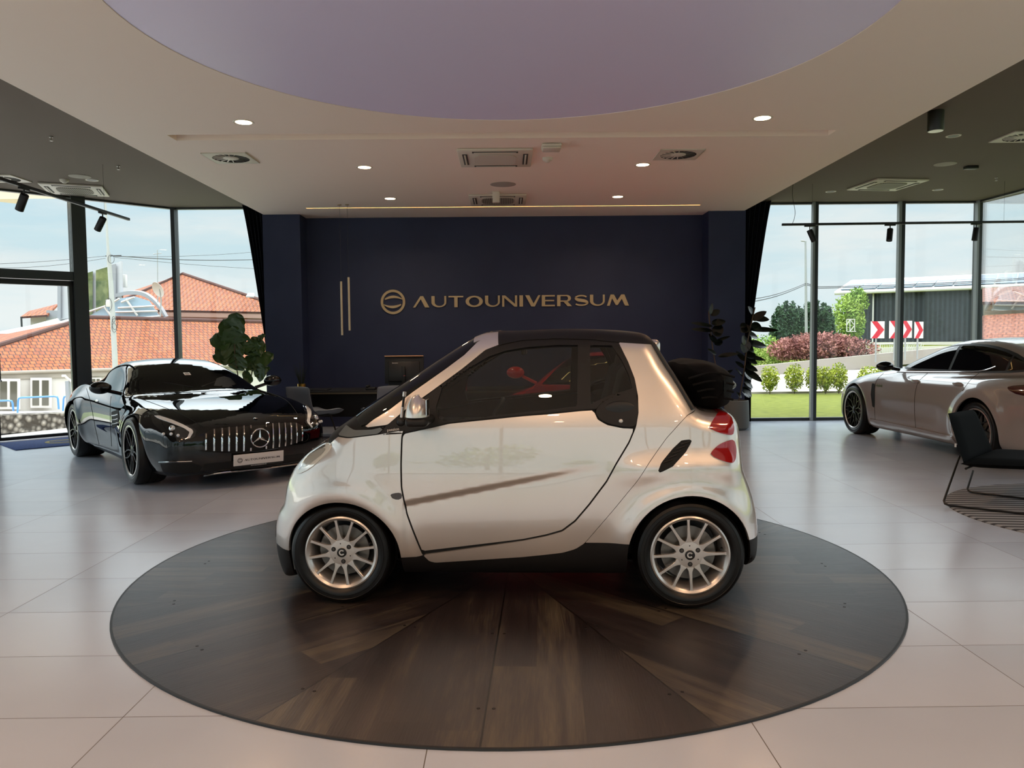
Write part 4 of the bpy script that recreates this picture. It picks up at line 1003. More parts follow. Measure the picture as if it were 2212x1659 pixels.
def car_base(root, skin, o, rz, paint, wb, wc, ra, R, Rr, yo, style, rim, clear, sill=.24, wid=.27, wid_r=.30):
    arches = [arch_gs(0., wc, ra), arch_gs(wb, wc, ra)]
    body = panel('body_shell', skin, arches+[lambda V: sill-V[:,2]], paint, root, off=.0, thick=.02)
    panel('lower_body', skin, arches+[lambda V: V[:,2]-sill+.004], m_black, root, off=-.004, thick=.01)
    for cu in (0., wb):
        for sg in (-1, 1):
            M = Matrix.Translation((cu,sg*(yo-.42),wc)) @ Matrix.Rotation(-sg*PI/2, 4, 'X'); d = MB(); d.lathe([(0,0),(ra-.01,0),(ra-.01,.37),(ra-.004,.40)], 40, M, *((-.02*PI,1.02*PI) if sg < 0 else (PI*.98,2.02*PI))); d.build('wheel_house', m_gap, root)
            wheel('wheel', root, (cu, sg*yo, R), sg, R, Rr, wid if cu == 0 else wid_r, style, (rim, m_rub, m_black), rot=.3)
            M = Matrix.Translation((cu, sg*yo, R)) @ Matrix.Rotation(-sg*PI/2, 4, 'X'); d = MB(); d.lathe([(Rr-.020,.012),(Rr-.012,.0225),(Rr,.0205),(Rr+.003,.012)], 64, M); d.build('rim_edge', m_rimS, root)
    return body
def line3(mb, skin, o, rz, pts, r, off=.002, n=6, mirror=True, smooth=2):
    """a thin strip along a photographed line on the body, and its mirror image"""
    P = dense(chaikin(pts, smooth, False) if smooth else pts, 4); H = [hit(skin, o, rz, p[0], p[1], off)[0] for p in P]
    mb.tube(H, r, n)
    if mirror: mb.tube([Vector((h.x,-h.y,h.z)) for h in H], r, n)
coupe = thing('sports_coupe', 'glossy black two-door coupe with chrome slatted grille, parked by left windows', 'car', AG_O, AG_RZ)
AG = (AK, AG_O, AG_RZ)
car_base(coupe, AK, AG_O, AG_RZ, m_blk, 2.63, .335, .385, .345, .262, .955, 'twin', m_twin, True, sill=.16)
ws = [(287,785),(362,778),(450,783),(487,787),(525,809),(559,839),(503,846),(386,850),(317,849),(258,847),(263,820),(279,793)]
# screen: defined in plan and height on the upper body
def ag_ws(V):
    hw = .60-.14*np.clip((V[:,0]-.85)/.75, 0, 1); a = np.abs(V[:,1])-(hw+.03)
    lo_ = .66+.34*V[:,1]**2-V[:,0]; hi_ = V[:,0]-(1.50+.16*V[:,1]**2)
    return np.maximum(np.maximum(a, np.maximum(lo_, hi_)), .84-V[:,2])
panel('windscreen', AK, [ag_ws], m_dkglass, coupe, off=.004, thick=.006)
def ag_side(V):
    P = np.array([(1.05,.885),(1.25,1.00),(1.5,1.10),(1.80,1.16),(2.1,1.17),(2.4,1.13),(2.62,1.055),(2.74,.965),(2.5,.935),(1.8,.90)])
    return np.maximum(poly_sd(V[:,0], V[:,2], chaikin(P,1)), .30-np.abs(V[:,1]))
panels('side_glass', AK, [ag_side], m_dkglass, coupe, off=.004, thick=.006)
panel('rear_glass', AK, [lambda V: 2.55-V[:,0], lambda V: V[:,0]-3.15, inn(.42), lambda V: .96-V[:,2]], m_dkglass, coupe, off=.004, thick=.006)
hlp = [(326,897),(343,896),(370,904),(397,914),(418,926),(425,931),(422,943),(410,949),(370,944),(359,937),(343,927),(329,913)]
hlin = [(335,905),(352,908),(380,917),(408,929),(405,939),(372,937),(352,926)]
drl = [[(332,899),(345,899),(372,908),(398,919),(416,929),(418,934),(410,947),(404,947),(410,934),(396,925),(368,914),(345,906)]]
for mir in (False, True):
    h = panel('headlamp', AK, seen(apr, hlp, 1, mir), mat('lamp_dark_glass', (26,27,29), .06, .3, coat=1), coupe, off=.005, thick=.01)
    if h:
        for q in drl: panel('light_strip', AK, seen(apr, q, 1, mir), m_led, h, off=.008, thick=.003)
        for cx_ in (354,370,385):
            c_, n_ = hit(*AG, cx_, 938 if cx_ < 380 else 941, .006)
            if mir: c_.y *= -1
            d = MB(); d.sphere(c_, .016, 10); d.build('projector', m_led, h)
        c_, n_ = hit(*AG, 372, 926, .002)
        if mir: c_.y *= -1
        d = MB(); d.sphere(c_, .032, 14); d.build('projector', m_chrome, h)
grp = [(441,937),(458,927),(530,921),(560,919),(600,915),(640,913),(652,920),(655,951),(615,965),(560,974),(500,976),(441,974)]
gr = panel('grille', AK, [lambda V: poly_sd(*apr(V), np.array(grp, float)), lambda V: V[:,0]+.3], m_gap, coupe, off=.003, thick=.003)
xs_ = [445,462.7,479.6,494.5,510.6,526.3,541,574,588.4,601.5,614.6,626.7,638.5,650]
tp = [938,929,927,925,924,922,921,918,917,916,915.6,915.6,916,921]; bt = [971.6,973.5,974,974,974,974,973.5,969,967.5,965,963,959.5,956.5,952]
for x, a, b2 in zip(xs_, tp, bt):
    d = MB(); H = [hit(*AG, x, a+(b2-a)*i/8, .012+.008*math.sin(PI*i/8))[0] for i in range(9)]
    if x in (541,574): 
        d.tube(H[:2], .008, 6); d.tube(H[-2:], .008, 6)
    else: d.tube(H, .009, 6)
    d.build('grille_bar', m_chrome, gr)
c_, n_ = hit(*AG, 559.6, 946.5, .035)
nn = Vector((n_.x,n_.y,0)).normalized(); rt = Vector((0,0,1)).cross(nn)*1.0; SM = Matrix(((rt.x,0,nn.x,c_.x),(rt.y,0,nn.y,c_.y),(0,1,0,c_.z),(0,0,0,1)))
d = MB(); d.tube([SM @ Vector((.092*math.cos(2*PI*i/40), .092*math.sin(2*PI*i/40), 0)) for i in range(40)], .007, 8, True)
for k in range(3):
    a = PI/2+2*PI*k/3; t = Vector((math.cos(a), math.sin(a), 0)); s_ = Vector((-t.y,t.x,0))
    tip = t*.088; bl = t*.0+s_*.018-t*.008; br = -s_*.018-t*.008; pk = Vector((0,0,.016)); bk = Vector((0,0,-.004))
    d.add([SM @ p for p in (tip, bl, pk, br, bk)], [(0,1,2),(0,2,3),(0,4,1),(0,3,4)])
d.build('radiator_star', m_chrome, gr)
c2, n2 = hit(*AG, 552, 904.5, .003); d = MB(); d.sphere(c2, .022, 10, (1,1,.4)); d.build('bonnet_badge', m_chrome, coupe)
d = MB(); line3(d, *AG, [(441,1026),(470,1020),(530,1014),(590,1008),(642,1001),(690,992)], .008, .01, mirror=False); d.build('chrome_splitter', m_chrome, coupe)
for mir in (False, True):
    panel('air_intake', AK, seen(apr, [(346,1002),(416,1000),(438,1008),(428,1022),(392,1024),(352,1018)], 1, mir)+[lambda V: V[:,0]+.2, lambda V: .17-V[:,2], absy(.3)], m_gap, coupe, off=.003, thick=.003)
panel('centre_intake', AK, [lambda V: V[:,0]+.5, inn(.52), lambda V: .185-V[:,2], lambda V: V[:,2]-.27+.05*V[:,1]**2], m_gap, coupe, off=.003, thick=.003)
d = MB(); line3(d, *AG, [(344,998),(380,997),(415,996)], .004, .006); d.build('bumper_trim', m_chrome, coupe)
for pts in ([(258,850),(300,860),(350,878),(400,898),(438,922)], [(187,839),(196,870),(205,920),(214,960)], [(240,856),(238,880),(238,905),(241,964)]):
    d = MB(); line3(d, *AG, pts, .003, .0); d.build('panel_gap', m_gap, coupe)
for mir in (False, True):
    v_ = panel('side_vent', AK, seen(apr, [(241,890),(256,885),(258,905),(252,921),(243,926)], 1, mir), m_gap, coupe, off=.004, thick=.004)
d = MB(); 
for y in (897,906,915): line3(d, *AG, [(243,y+1),(250,y),(256,y-2)], .006, .006, smooth=0)
d.build('vent_fin', m_chrome, coupe)
for sg in (-1, 1):
    P = on_side(AK, [(1.75,.76)], sg, off=.004)[0]; d = MB(); d.sphere(P, 1, 14, (.085,.012,.016)); d.build('door_handle', m_chrome, coupe)
    d = MB(); d.sphere((1.02,sg*1.00,.95), 1, 18, (.075,.115,.07)); d.tube([(1.05,sg*.78,.87),(1.04,sg*.95,.92)], .02, 8); d.build('wing_mirror', m_blk, coupe)
d = MB()
for sg in (-1, 1): d.tube([(.80,sg*.05+.02,.925),(.98,sg*.32+.02,.985)], .006, 6)
d.build('wiper', m_black, coupe)

# red coupe half hidden behind the cabriolet
RD_O = Vector((.75, 8.5, 0)); RD_RZ = math.atan2(.937, .349)
m_redp = mat('red_paint', (196,8,20), .25, 0, .5, 1, .01)
redc = thing('sports_coupe', 'red low coupe standing behind the silver cabriolet, seen through its side windows', 'car', RD_O, RD_RZ)
rl_ = 1.03
redc.scale = (rl_, rl_, rl_)
car_base(redc, AK, RD_O, RD_RZ, m_redp, 2.63, .335, .385, .345, .262, .955, 'twin', m_twin, True, sill=.16)
panel('windscreen', AK, [ag_ws], m_dkglass, redc, off=.004, thick=.006); panels('side_glass', AK, [ag_side], m_dkglass, redc, off=.004, thick=.006)
for sg in (-1, 1):
    d = MB(); d.sphere((1.02,sg*1.04,1.00), 1, 18, (.075,.115,.075)); d.tube([(1.05,sg*.78,.87),(1.04,sg*.95,.95)], .02, 8); d.build('wing_mirror', m_redp, redc)
# ------------------------------------------------------------------ grey four-door liftback on the right
PA_O = Vector((6.11, 11.58, 0)); PA_RZ = -PI/2+.019
PAS = Prof([(-.78,.16),(-.88,.22),(-.915,.36),(-.90,.52),(-.84,.64),(-.70,.73),(-.40,.825),(0,.90),(.35,.945),(.62,.985),(.80,1.03),(1.05,1.14),(1.35,1.27),(1.60,1.355),
            (1.90,1.405),(2.25,1.418),(2.60,1.39),(3.0,1.31),(3.35,1.21),(3.65,1.115),(3.85,1.065),(3.98,1.04),(4.04,.98),(4.05,.86),(4.10,.72),(4.13,.55),(4.10,.40),(4.0,.26),(3.8,.20),(2.6,.16),(1.3,.15),(.0,.15)], 2)
PAL = Prof([(-.78,.16),(-.88,.22),(-.915,.36),(-.90,.52),(-.84,.64),(-.70,.73),(-.40,.825),(0,.90),(.35,.945),(.8,.975),(1.6,.985),(2.4,1.0),(3.0,1.03),(3.5,1.05),(3.85,1.055),(3.98,1.035),
            (4.04,.98),(4.05,.86),(4.10,.72),(4.13,.55),(4.10,.40),(4.0,.26),(3.8,.20),(2.6,.16),(1.3,.15),(.0,.15)], 2)
PAB = Tab([(.05,.86),(.15,.905),(.30,.94),(.50,.962),(.65,.965),(.78,.95),(.88,.92),(.98,.865),(1.08,.79)])
PAP = Tab([(-1.0,.60),(-.90,.70),(-.78,.80),(-.6,.885),(-.3,.965),(0,.99),(.5,.985),(1.2,.98),(2.0,.99),(2.6,1.01),(3.0,1.015),(3.4,.985),(3.75,.92),(3.95,.86),(4.2,.76)])
PAG = Tab([(.6,.84),(1.0,.80),(1.6,.745),(2.3,.72),(2.9,.68),(3.5,.60),(4.0,.52)])
def f_pa(P, exact=True):
    u, v, w_ = P[:,0], np.abs(P[:,1]), P[:,2]; q = (v/.8)**2; fr = 1-sst(u, -.6, .3); b = PAB(w_)*PAP(u)
    for cu, a in ((0.,.018),(2.95,.030)):
        r = np.hypot(u-cu, w_-.36); b = b+a*np.exp(-((r-.42)/.10)**2)*sst(w_, .15, .35)
    b = b-.022*np.exp(-((w_-.45)/.15)**2)*sst(u, .45, .8)*(1-sst(u, 2.0, 2.5))
    uu = u-.24*q*fr+.14*(q-.0)*sst(u, 3.5, 4.0); ww = w_+.05*q*sst(w_, .55, .9)-.022*np.exp(-((v-.66)/.12)**2)*sst(w_,.6,.8)*(1-sst(u, .4, .9))
    low = smax(PAL(uu, ww, exact), (v-b)*.95, .13); g = PAG(u)-.42*np.maximum(w_-1.0, -.12)
    up = smax(PAS(u-.30*v*v*(1-sst(u, 1.4, 2.0))+.10*v*v*sst(u, 2.6, 3.4), w_+.05*(v/.6)**2*sst(w_, 1.05, 1.35), exact), (v-g)*.9, .14)
    return smin(low, up, .06)
PK = Skin(f_pa, (-1.1,-1.08,.06), (4.35,1.08,1.52), .026)
ppr = car_proj(PA_O, PA_RZ); PA = (PK, PA_O, PA_RZ)
m_chalk = mat('warm_grey_paint', (152,143,138), .3, .0, .3, 1.0, .008)
lift = thing('luxury_liftback', 'warm grey four-door liftback with dark mesh wheels, parked by the right windows', 'car', PA_O, PA_RZ)
m_dkrim = mat('dark_alloy', (40,38,38), .3, .7)
car_base(lift, PK, PA_O, PA_RZ, m_chalk, 2.95, .36, .395, .36, .275, .955, 'mesh', m_dkrim, True, sill=.17)
sidep_ = np.array([(.99,1.03),(1.20,1.13),(1.45,1.235),(1.75,1.305),(2.15,1.335),(2.55,1.315),(2.92,1.245),(3.20,1.15),(3.29,1.09),(3.18,1.045),(2.6,1.02),(1.8,1.01),(1.2,1.0)])
sp_ = chaikin(sidep_, 1)
panels('window_surround', PK, [lambda V: poly_sd(V[:,0],V[:,2],sp_)-.012, absy(.4), lambda V: .99-V[:,2]], m_black, lift, off=.003, thick=.004)
for a, b2 in ((.9,1.98),(2.04,2.95),(2.985,3.6)):
    panels('side_glass', PK, [lambda V: poly_sd(V[:,0],V[:,2],sp_)+.014, absy(.4), (lambda V, a=a: a-V[:,0]), (lambda V, b2=b2: V[:,0]-b2)], m_dkglass, lift, off=.0055, thick=.003)
def pa_ws(V):
    hw = .66-.12*np.clip((V[:,0]-.85)/.8, 0, 1)
    return np.maximum(np.maximum(np.abs(V[:,1])-hw, np.maximum(.86+.26*V[:,1]**2-V[:,0], V[:,0]-1.58)), 1.0-V[:,2])
panel('windscreen', PK, [pa_ws], m_dkglass, lift, off=.004, thick=.006)
panel('rear_glass', PK, [lambda V: 3.12-V[:,0], lambda V: V[:,0]-3.74, lambda V: np.abs(V[:,1])-(.46-.08*(V[:,0]-3)), lambda V: 1.07-V[:,2]], m_dkglass, lift, off=.004, thick=.006)
for mir in (False, True):
    panel('tail_lamp', PK, seen(ppr, [(2175,837),(2190,834),(2290,828),(2290,860),(2212,855),(2195,851),(2181,844)], -1, mir)+[lambda V: 3.3-V[:,0]], mat('dark_red_lamp', (60,6,8), .08, .1, coat=1), lift, off=.008, thick=.012)
    panel('wing_vent', PK, seen(ppr, [(1884,828),(1890,829),(1889.5,881),(1885,879),(1881.5,852)], -1, mir)+[lambda V: V[:,0]-1.2, lambda V: .3-V[:,2], lambda V: .25-V[:,0]], m_gap, lift, off=.004, thick=.004)
for pts in ([(2004,806),(1983,824),(1976,850),(1975,885),(1978,925)], [(1909,806),(1892,821),(1889,845),(1889,880),(1891,915)], [(2115,806),(2097,819),(2079,845)]):
    d = MB(); line3(d, *PA, pts, .003, .0); d.build('panel_gap', m_gap, lift)
d = MB(); line3(d, *PA, [(1938,803.5),(2011,804.5),(2091,804),(2130,800.5),(2152,792)], .007, .006); d.build('chrome_window_strip', m_chrome, lift)
for sg in (-1, 1):
    for u_, w_ in ((1.58,.86),(2.52,.875)):
        P = on_side(PK, [(u_,w_)], sg, off=.010)[0]; d = MB(); d.sphere(P, 1, 14, (.10,.020,.024)); d.build('door_handle', m_chalk, lift)
    P = on_side(PK, [(.35,.80)], sg, off=.0)[0]
    d = MB(); d.sphere((1.04,sg*1.03,1.04), 1, 20, (.08,.115,.065)); d.tube([(1.06,sg*.84,.99),(1.05,sg*.97,1.02)], .025, 8); d.build('wing_mirror', m_blk, lift)
panel('side_skirt', PK, [lambda V: V[:,2]-.27, lambda V: .165-V[:,2], lambda V: .46-V[:,0], lambda V: V[:,0]-2.5, absy(.6), lambda V: V[:,1]], m_chalk, lift, off=.02, thick=.02)
panel('side_skirt', PK, [lambda V: V[:,2]-.27, lambda V: .165-V[:,2], lambda V: .46-V[:,0], lambda V: V[:,0]-2.5, absy(.6), lambda V: -V[:,1]], m_chalk, lift, off=.02, thick=.02)
# ------------------------------------------------------------------ turntable of radial dark planks
tt = thing('turntable', 'large round turntable of dark radial wood planks under the silver cabriolet', 'turntable', (.008,4.955,0))
m_plank = mat('dark_oak_planks', (60,52,48), .38, 0, .35, coat=.3, coat_r=.32)
n, l, b = nodes(m_plank)
mt = lambda op, a, bb=None: mth(op, a, bb, n, l)
tc = n.new('ShaderNodeTexCoord'); sp = n.new('ShaderNodeSeparateXYZ'); l.new(tc.outputs['Object'], sp.inputs[0])
ang = mt('ARCTAN2', sp.outputs[1], sp.outputs[0]); a0 = math.radians(-70.4+720)
s1 = mt('DIVIDE', mt('SUBTRACT', ang, math.radians(-70.4-360)), PI/4); sec = mt('FLOOR', s1)
th = mt('ADD', mt('MULTIPLY', mt('ADD', sec, .5), PI/4), math.radians(-70.4-360))
cs, sn = mt('COSINE', th), mt('SINE', th)
al = mt('ADD', mt('MULTIPLY', sp.outputs[0], cs), mt('MULTIPLY', sp.outputs[1], sn)); ac = mt('SUBTRACT', mt('MULTIPLY', sp.outputs[1], cs), mt('MULTIPLY', sp.outputs[0], sn))
pi_ = mt('FLOOR', mt('DIVIDE', ac, .19)); cb = n.new('ShaderNodeCombineXYZ'); l.new(pi_, cb.inputs[0]); l.new(sec, cb.inputs[1])
wn0 = n.new('ShaderNodeTexWhiteNoise'); wn0.noise_dimensions = '3D'; l.new(cb.outputs[0], wn0.inputs[0])
lj = mt('DIVIDE', mt('ADD', al, mt('MULTIPLY', wn0.outputs[0], 1.2)), 1.22); cb2 = n.new('ShaderNodeCombineXYZ'); l.new(pi_, cb2.inputs[0]); l.new(mt('ADD', sec, mt('MULTIPLY', mt('FLOOR', lj), 17.3)), cb2.inputs[1])
wn = n.new('ShaderNodeTexWhiteNoise'); wn.noise_dimensions = '3D'; l.new(cb2.outputs[0], wn.inputs[0])
cv = n.new('ShaderNodeCombineXYZ'); l.new(mt('MULTIPLY', al, 1.1), cv.inputs[0]); l.new(mt('MULTIPLY', ac, 11), cv.inputs[1]); l.new(wn.outputs[0], cv.inputs[2])
nz = n.new('ShaderNodeTexNoise'); nz.inputs['Scale'].default_value = 1.3; nz.inputs['Detail'].default_value = 8; nz.inputs['Roughness'].default_value = .62; l.new(cv.outputs[0], nz.inputs[0])
cv2 = n.new('ShaderNodeCombineXYZ'); l.new(mt('MULTIPLY', al, 6), cv2.inputs[0]); l.new(mt('MULTIPLY', ac, 90), cv2.inputs[1])
nf = n.new('ShaderNodeTexNoise'); nf.inputs['Scale'].default_value = 1.5; nf.inputs['Detail'].default_value = 5; l.new(cv2.outputs[0], nf.inputs[0])
fac = mt('ADD', mt('ADD', mt('MULTIPLY', nz.outputs[0], .75), mt('MULTIPLY', wn.outputs[0], .28)), mt('MULTIPLY', mt('SUBTRACT', nf.outputs[0], .5), .35))
r = n.new('ShaderNodeValToRGB'); l.new(fac, r.inputs[0]); e = r.color_ramp.elements; e[0].position = .25; e[0].color = lin((27,22,22)); e[1].position = .85; e[1].color = lin((98,88,70)); k = e.new(.52); k.color = lin((48,40,39))
dx_ = mt('MULTIPLY', mt('ABSOLUTE', mt('SUBTRACT', mt('FRACT', mt('ADD', mt('MULTIPLY', s1, 2), .5)), .5)), mt('MULTIPLY', PI/8, mt('SQRT', mt('ADD', mt('MULTIPLY', sp.outputs[0], sp.outputs[0]), mt('MULTIPLY', sp.outputs[1], sp.outputs[1])))))
sm_ = mt('LESS_THAN', dx_, .004); pj_ = mt('LESS_THAN', mt('ABSOLUTE', mt('SUBTRACT', mt('FRACT', mt('ADD', mt('DIVIDE', ac, .19), .5)), .5)), .004)
jn = mt('MAXIMUM', sm_, mt('MULTIPLY', pj_, .45))
mj = n.new('ShaderNodeMix'); mj.data_type = 'RGBA'; l.new(jn, mj.inputs[0]); l.new(r.outputs[0], mj.inputs[6]); mj.inputs[7].default_value = lin((12,10,10)); l.new(mj.outputs[2], b.inputs['Base Color'])
l.new(mt('ADD', .27, mt('MULTIPLY', nf.outputs[0], .22)), b.inputs['Roughness'])
bp = n.new('ShaderNodeBump'); bp.inputs['Strength'].default_value = .35; bp.inputs['Distance'].default_value = .004; l.new(nf.outputs[0], bp.inputs['Height']); l.new(bp.outputs[0], b.inputs['Normal'])
d = MB(); d.lathe([(0,.008),(2.272,.008)], 128); d.build('plank_deck', m_plank, tt)
d = MB(); d.lathe([(2.272,.0085),(2.283,.0085),(2.285,.001),(2.272,.001)], 128); d.build('edge_strip', m_black, tt)
m_screw = mat('screw_head', (28,25,25), .4, .6)
d = MB()
for deg in (-92.9,-70.4,-47.9,-25.5,-3,20.7,43,-115,-137.7,-160,176.9):
    for rr_ in (1.98,1.2):
        for s_ in (-1,1): a = math.radians(deg)+s_*.030/rr_; d.lathe([(0,.0092),(.007,.0092),(.008,.008)], 10, Matrix.Translation((rr_*math.cos(a), rr_*math.sin(a), 0)))
d.build('screw', m_screw, tt)

# ------------------------------------------------------------------ wall lettering
def ribbon(mb, pts, hw, M, d=.02, n_sub=1):
    """flat stroke with half widths hw at the points (list), extruded"""
    pts = [Vector(p) for p in pts]; hw = hw if isinstance(hw, (list,tuple)) else [hw]*len(pts); Lf = []; Rt = []
    for i, p in enumerate(pts):
        a = pts[max(i-1,0)]; c = pts[min(i+1,len(pts)-1)]; t = (c-a).normalized(); nn = Vector((-t.y,t.x))
        Lf.append(p+nn*hw[i]); Rt.append(p-nn*hw[i])
    vs = [M @ Vector((p.x,p.y,z)) for z in (0,d) for p in Lf+Rt]; m_ = len(pts); q = 2*m_; fs = []
    for i in range(m_-1):
        fs += [(i,i+1,m_+i+1,m_+i), (q+i,q+m_+i,q+m_+i+1,q+i+1), (i,q+i,q+i+1,i+1), (m_+i,m_+i+1,q+m_+i+1,q+m_+i)]
    fs += [(0,m_,q+m_,q), (m_-1,q+m_-1,q+2*m_-1,2*m_-1)]
    mb.add(vs, fs)
def quad(mb, P, M, d=.02): mb.prism(P, d, M)
def glyph(ch, mb, M, d):
    """one capital in a box of height 1; returns its width"""
    T = .27; t = .13
    arc = lambda cx, cy, rx, ry, a, b_, k=20: [(cx+rx*math.cos(a+(b_-a)*i/k), cy+ry*math.sin(a+(b_-a)*i/k)) for i in range(k+1)]
    if ch == 'A': quad(mb, [(0,0),(.62,1),(.86,1),(1.36,0),(1.0,0),(.655,.74),(.20,0)], M, d); return 1.36
    if ch == 'V': quad(mb, [(0,1),(.34,1),(.70,.26),(1.10,1),(1.28,1),(.80,0),(.50,0)], M, d); return 1.28
    if ch == 'U':
        quad(mb, [(0,1),(T,1),(T,.42),(0,.42)], M, d); quad(mb, [(1.08,1),(1.24,1),(1.24,.42),(1.08,.42)], M, d)
        o = arc(.62,.44,.62,.44,PI,2*PI); i_ = arc(.675,.44,.405,.32,2*PI,PI); quad(mb, o+i_, M, d); return 1.24
    if ch == 'T': quad(mb, [(0,1),(1.24,1),(1.24,1-t),(.76,1-t),(.76,0),(.48,0),(.48,1-t),(0,1-t)], M, d); return 1.24
    if ch == 'O':
        o = arc(.72,.5,.72,.5,0,2*PI,40); i_ = arc(.72,.5,.43,.36,0,2*PI,40); k = len(mb.v)
        vs = [M @ Vector((p[0],p[1],z)) for z in (0,d) for p in o[:-1]+i_[:-1]]; N_ = 40; fs = []
        for a in range(N_):
            c = (a+1)%N_; fs += [(a,c,N_+c,N_+a), (80+a,80+N_+a,80+N_+c,80+c), (a,80+a,80+c,c), (N_+a,N_+c,80+N_+c,80+N_+a)]
        mb.add(vs, fs); return 1.44
    if ch == 'N': quad(mb, [(0,0),(0,1),(.26,1),(1.08,.24),(1.08,1),(1.26,1),(1.26,0),(1.04,0),(.18,.80),(.18,0)], M, d); return 1.26
    if ch == 'I': quad(mb, [(0,0),(0,1),(.30,1),(.30,0)], M, d); return .30
    if ch == 'E': quad(mb, [(0,0),(0,1),(1.1,1),(1.1,.87),(.28,.87),(.28,.57),(1.04,.57),(1.04,.45),(.28,.45),(.28,.13),(1.1,.13),(1.1,0)], M, d); return 1.1
    if ch == 'R':
        quad(mb, [(0,0),(0,1),(.28,1),(.28,0)], M, d); o = arc(.80,.70,.36,.30,PI/2,-PI/2); i_ = arc(.76,.70,.16,.19,-PI/2,PI/2); quad(mb, [(.28,1)]+o+[(.28,.40),(.28,.51)]+i_+[(.28,.89)], M, d)
        quad(mb, [(.52,.42),(.84,.44),(1.24,0),(.88,0)], M, d); return 1.24
    if ch == 'S':
        P = arc(.60,.735,.46,.19,.35,PI,12)+arc(.60,.735,.46,.22,PI,1.45*PI,6)+arc(.60,.265,.50,.22,.45*PI,-.0,6)+arc(.60,.265,.50,.19,-.0,-.87*PI,12)
        k = len(P); ribbon(mb, P, [.062+.075*max(0, math.cos(2*PI*((i/(k-1))-.5)))**1 for i in range(k)], M, d); return 1.14
    if ch == 'M': quad(mb, [(0,0),(.30,1),(.58,1),(.86,.46),(1.2,1),(1.46,1),(1.84,0),(1.50,0),(1.24,.62),(.90,.06),(.74,.06),(.42,.66),(.22,0)], M, d); return 1.84
def wordmark(M, h, d, gap=.19):
    """list of meshes: one per letter; M maps word space (x right, y up) to the wall"""
    out = []; x = 0
    for ch in 'AUTOUNIVERSUM':
        mb = MB(); w_ = glyph(ch, mb, M @ Matrix.Diagonal(Vector((h,h,1,1))) @ Matrix.Translation((x,0,0)), d); out.append((ch, mb)); x += w_+gap*(.55 if ch == 'V' else 1)
    return out, (x-gap)*h
def ring_mark(M, R, d):
    mb = MB(); N_ = 64; o = [(R*math.cos(2*PI*i/N_), R*math.sin(2*PI*i/N_)) for i in range(N_+1)]; ribbon(mb, [(p[0]*.90,p[1]*.90) for p in o], R*.10, M, d)
    for s_ in (1,-1):
        A = [(s_*R*(-.66+1.50*i/24), s_*R*(.05+.36*math.sin(PI*(.12+.80*i/24))**.8)) for i in range(25)]
        ribbon(mb, A, [R*(.03+.075*math.sin(PI*min(1,(i/24)*1.0+.08))) for i in range(25)], M, d)
    return mb
m_gold = mat('gold_letter', (190,166,128), .4, .25)
Mw_ = Matrix(((1,0,0,-1.558),(0,0,-1,13.25),(0,1,0,1.998),(0,0,0,1)))
_, wl = wordmark(Matrix.Identity(4), .188, .02); kx = 3.63/wl
sg_ = thing('wall_sign', 'gold AUTOUNIVERSUM lettering with ring emblem on the navy wall', 'sign', (-1.9,13.25,2.0))
Ml = Matrix.Translation((1.9,-13.25,-2.0)) @ Mw_ @ Matrix.Diagonal(Vector((kx,1,1,1)))
for ch, mb in wordmark(Ml, .188, .025)[0]: mb.build('letter_%s' % ch.lower(), m_gold, sg_)
ring_mark(Matrix.Translation((1.9,-13.25,-2.0)) @ Matrix(((1,0,0,-1.893),(0,0,-1,13.25),(0,1,0,2.095),(0,0,0,1))), .205, .025).build('ring_emblem', m_gold, sg_)

# number plate on the black coupe
c_, n_ = hit(*AG, 557, 988, .03); nh = Vector((n_.x,n_.y,0)).normalized()
nh = Vector((-1,0,0)); up_ = Vector((-.10,0,1)).normalized(); rt = up_.cross(nh)
PM = Matrix(((rt.x,up_.x,nh.x,c_.x),(rt.y,up_.y,nh.y,c_.y),(rt.z,up_.z,nh.z,c_.z),(0,0,0,1)))
d = MB(); d.bbox((0,0,0), (.52,.112,.006), .004, PM); pl = d.build('number_plate', m_platew, coupe)
for ch, mb in wordmark(PM @ Matrix.Translation((-.150,-.014,.0032)) @ Matrix.Diagonal(Vector((kx,1,1,1))), .0192, .001)[0]: mb.build('plate_letter', m_black, pl)
ring_mark(PM @ Matrix.Translation((-.195,-.004,.0032)), .025, .001).build('plate_emblem', m_black, pl)
d = MB(); d.bbox((0,-.066,.0), (.50,.014,.004), .002, PM); d.build('plate_holder', m_black, pl)
for ch, mb in wordmark(PM @ Matrix.Translation((-.085,-.070,.0025)) @ Matrix.Diagonal(Vector((kx,1,1,1))), .0085, .001)[0]: mb.build('holder_letter', m_platew, pl)
# small white badge in the windscreen
c3, n3 = hit(*AG, 404, 808, .004); d = MB(); tn = Vector((0,1,0)).cross(n3).normalized(); BM = Matrix(((0,tn.x,n3.x,c3.x),(1,tn.y,n3.y,c3.y),(0,tn.z,n3.z,c3.z),(0,0,0,1))); d.bbox((0,0,0), (.075,.075,.002), .001, BM); bd = d.build('windscreen_badge', m_platew, coupe)
ring_mark(BM @ Matrix.Translation((0,0,.0015)) @ Matrix.Rotation(PI,4,'Z'), .024, .0008).build('badge_emblem', m_black, bd)

def text_on(s, parent, name, M, size, m, ext=.001):
    cu = bpy.data.curves.new(name, 'FONT'); cu.body = s; cu.size = size; cu.extrude = ext; cu.align_x = 'CENTER'; cu.align_y = 'CENTER'
    o = bpy.data.objects.new(name, cu); COL.objects.link(o); dg = bpy.context.evaluated_depsgraph_get(); me = bpy.data.meshes.new_from_object(o.evaluated_get(dg)); bpy.data.objects.remove(o)
    me.transform(M); return link_mesh(name, me, m, parent)
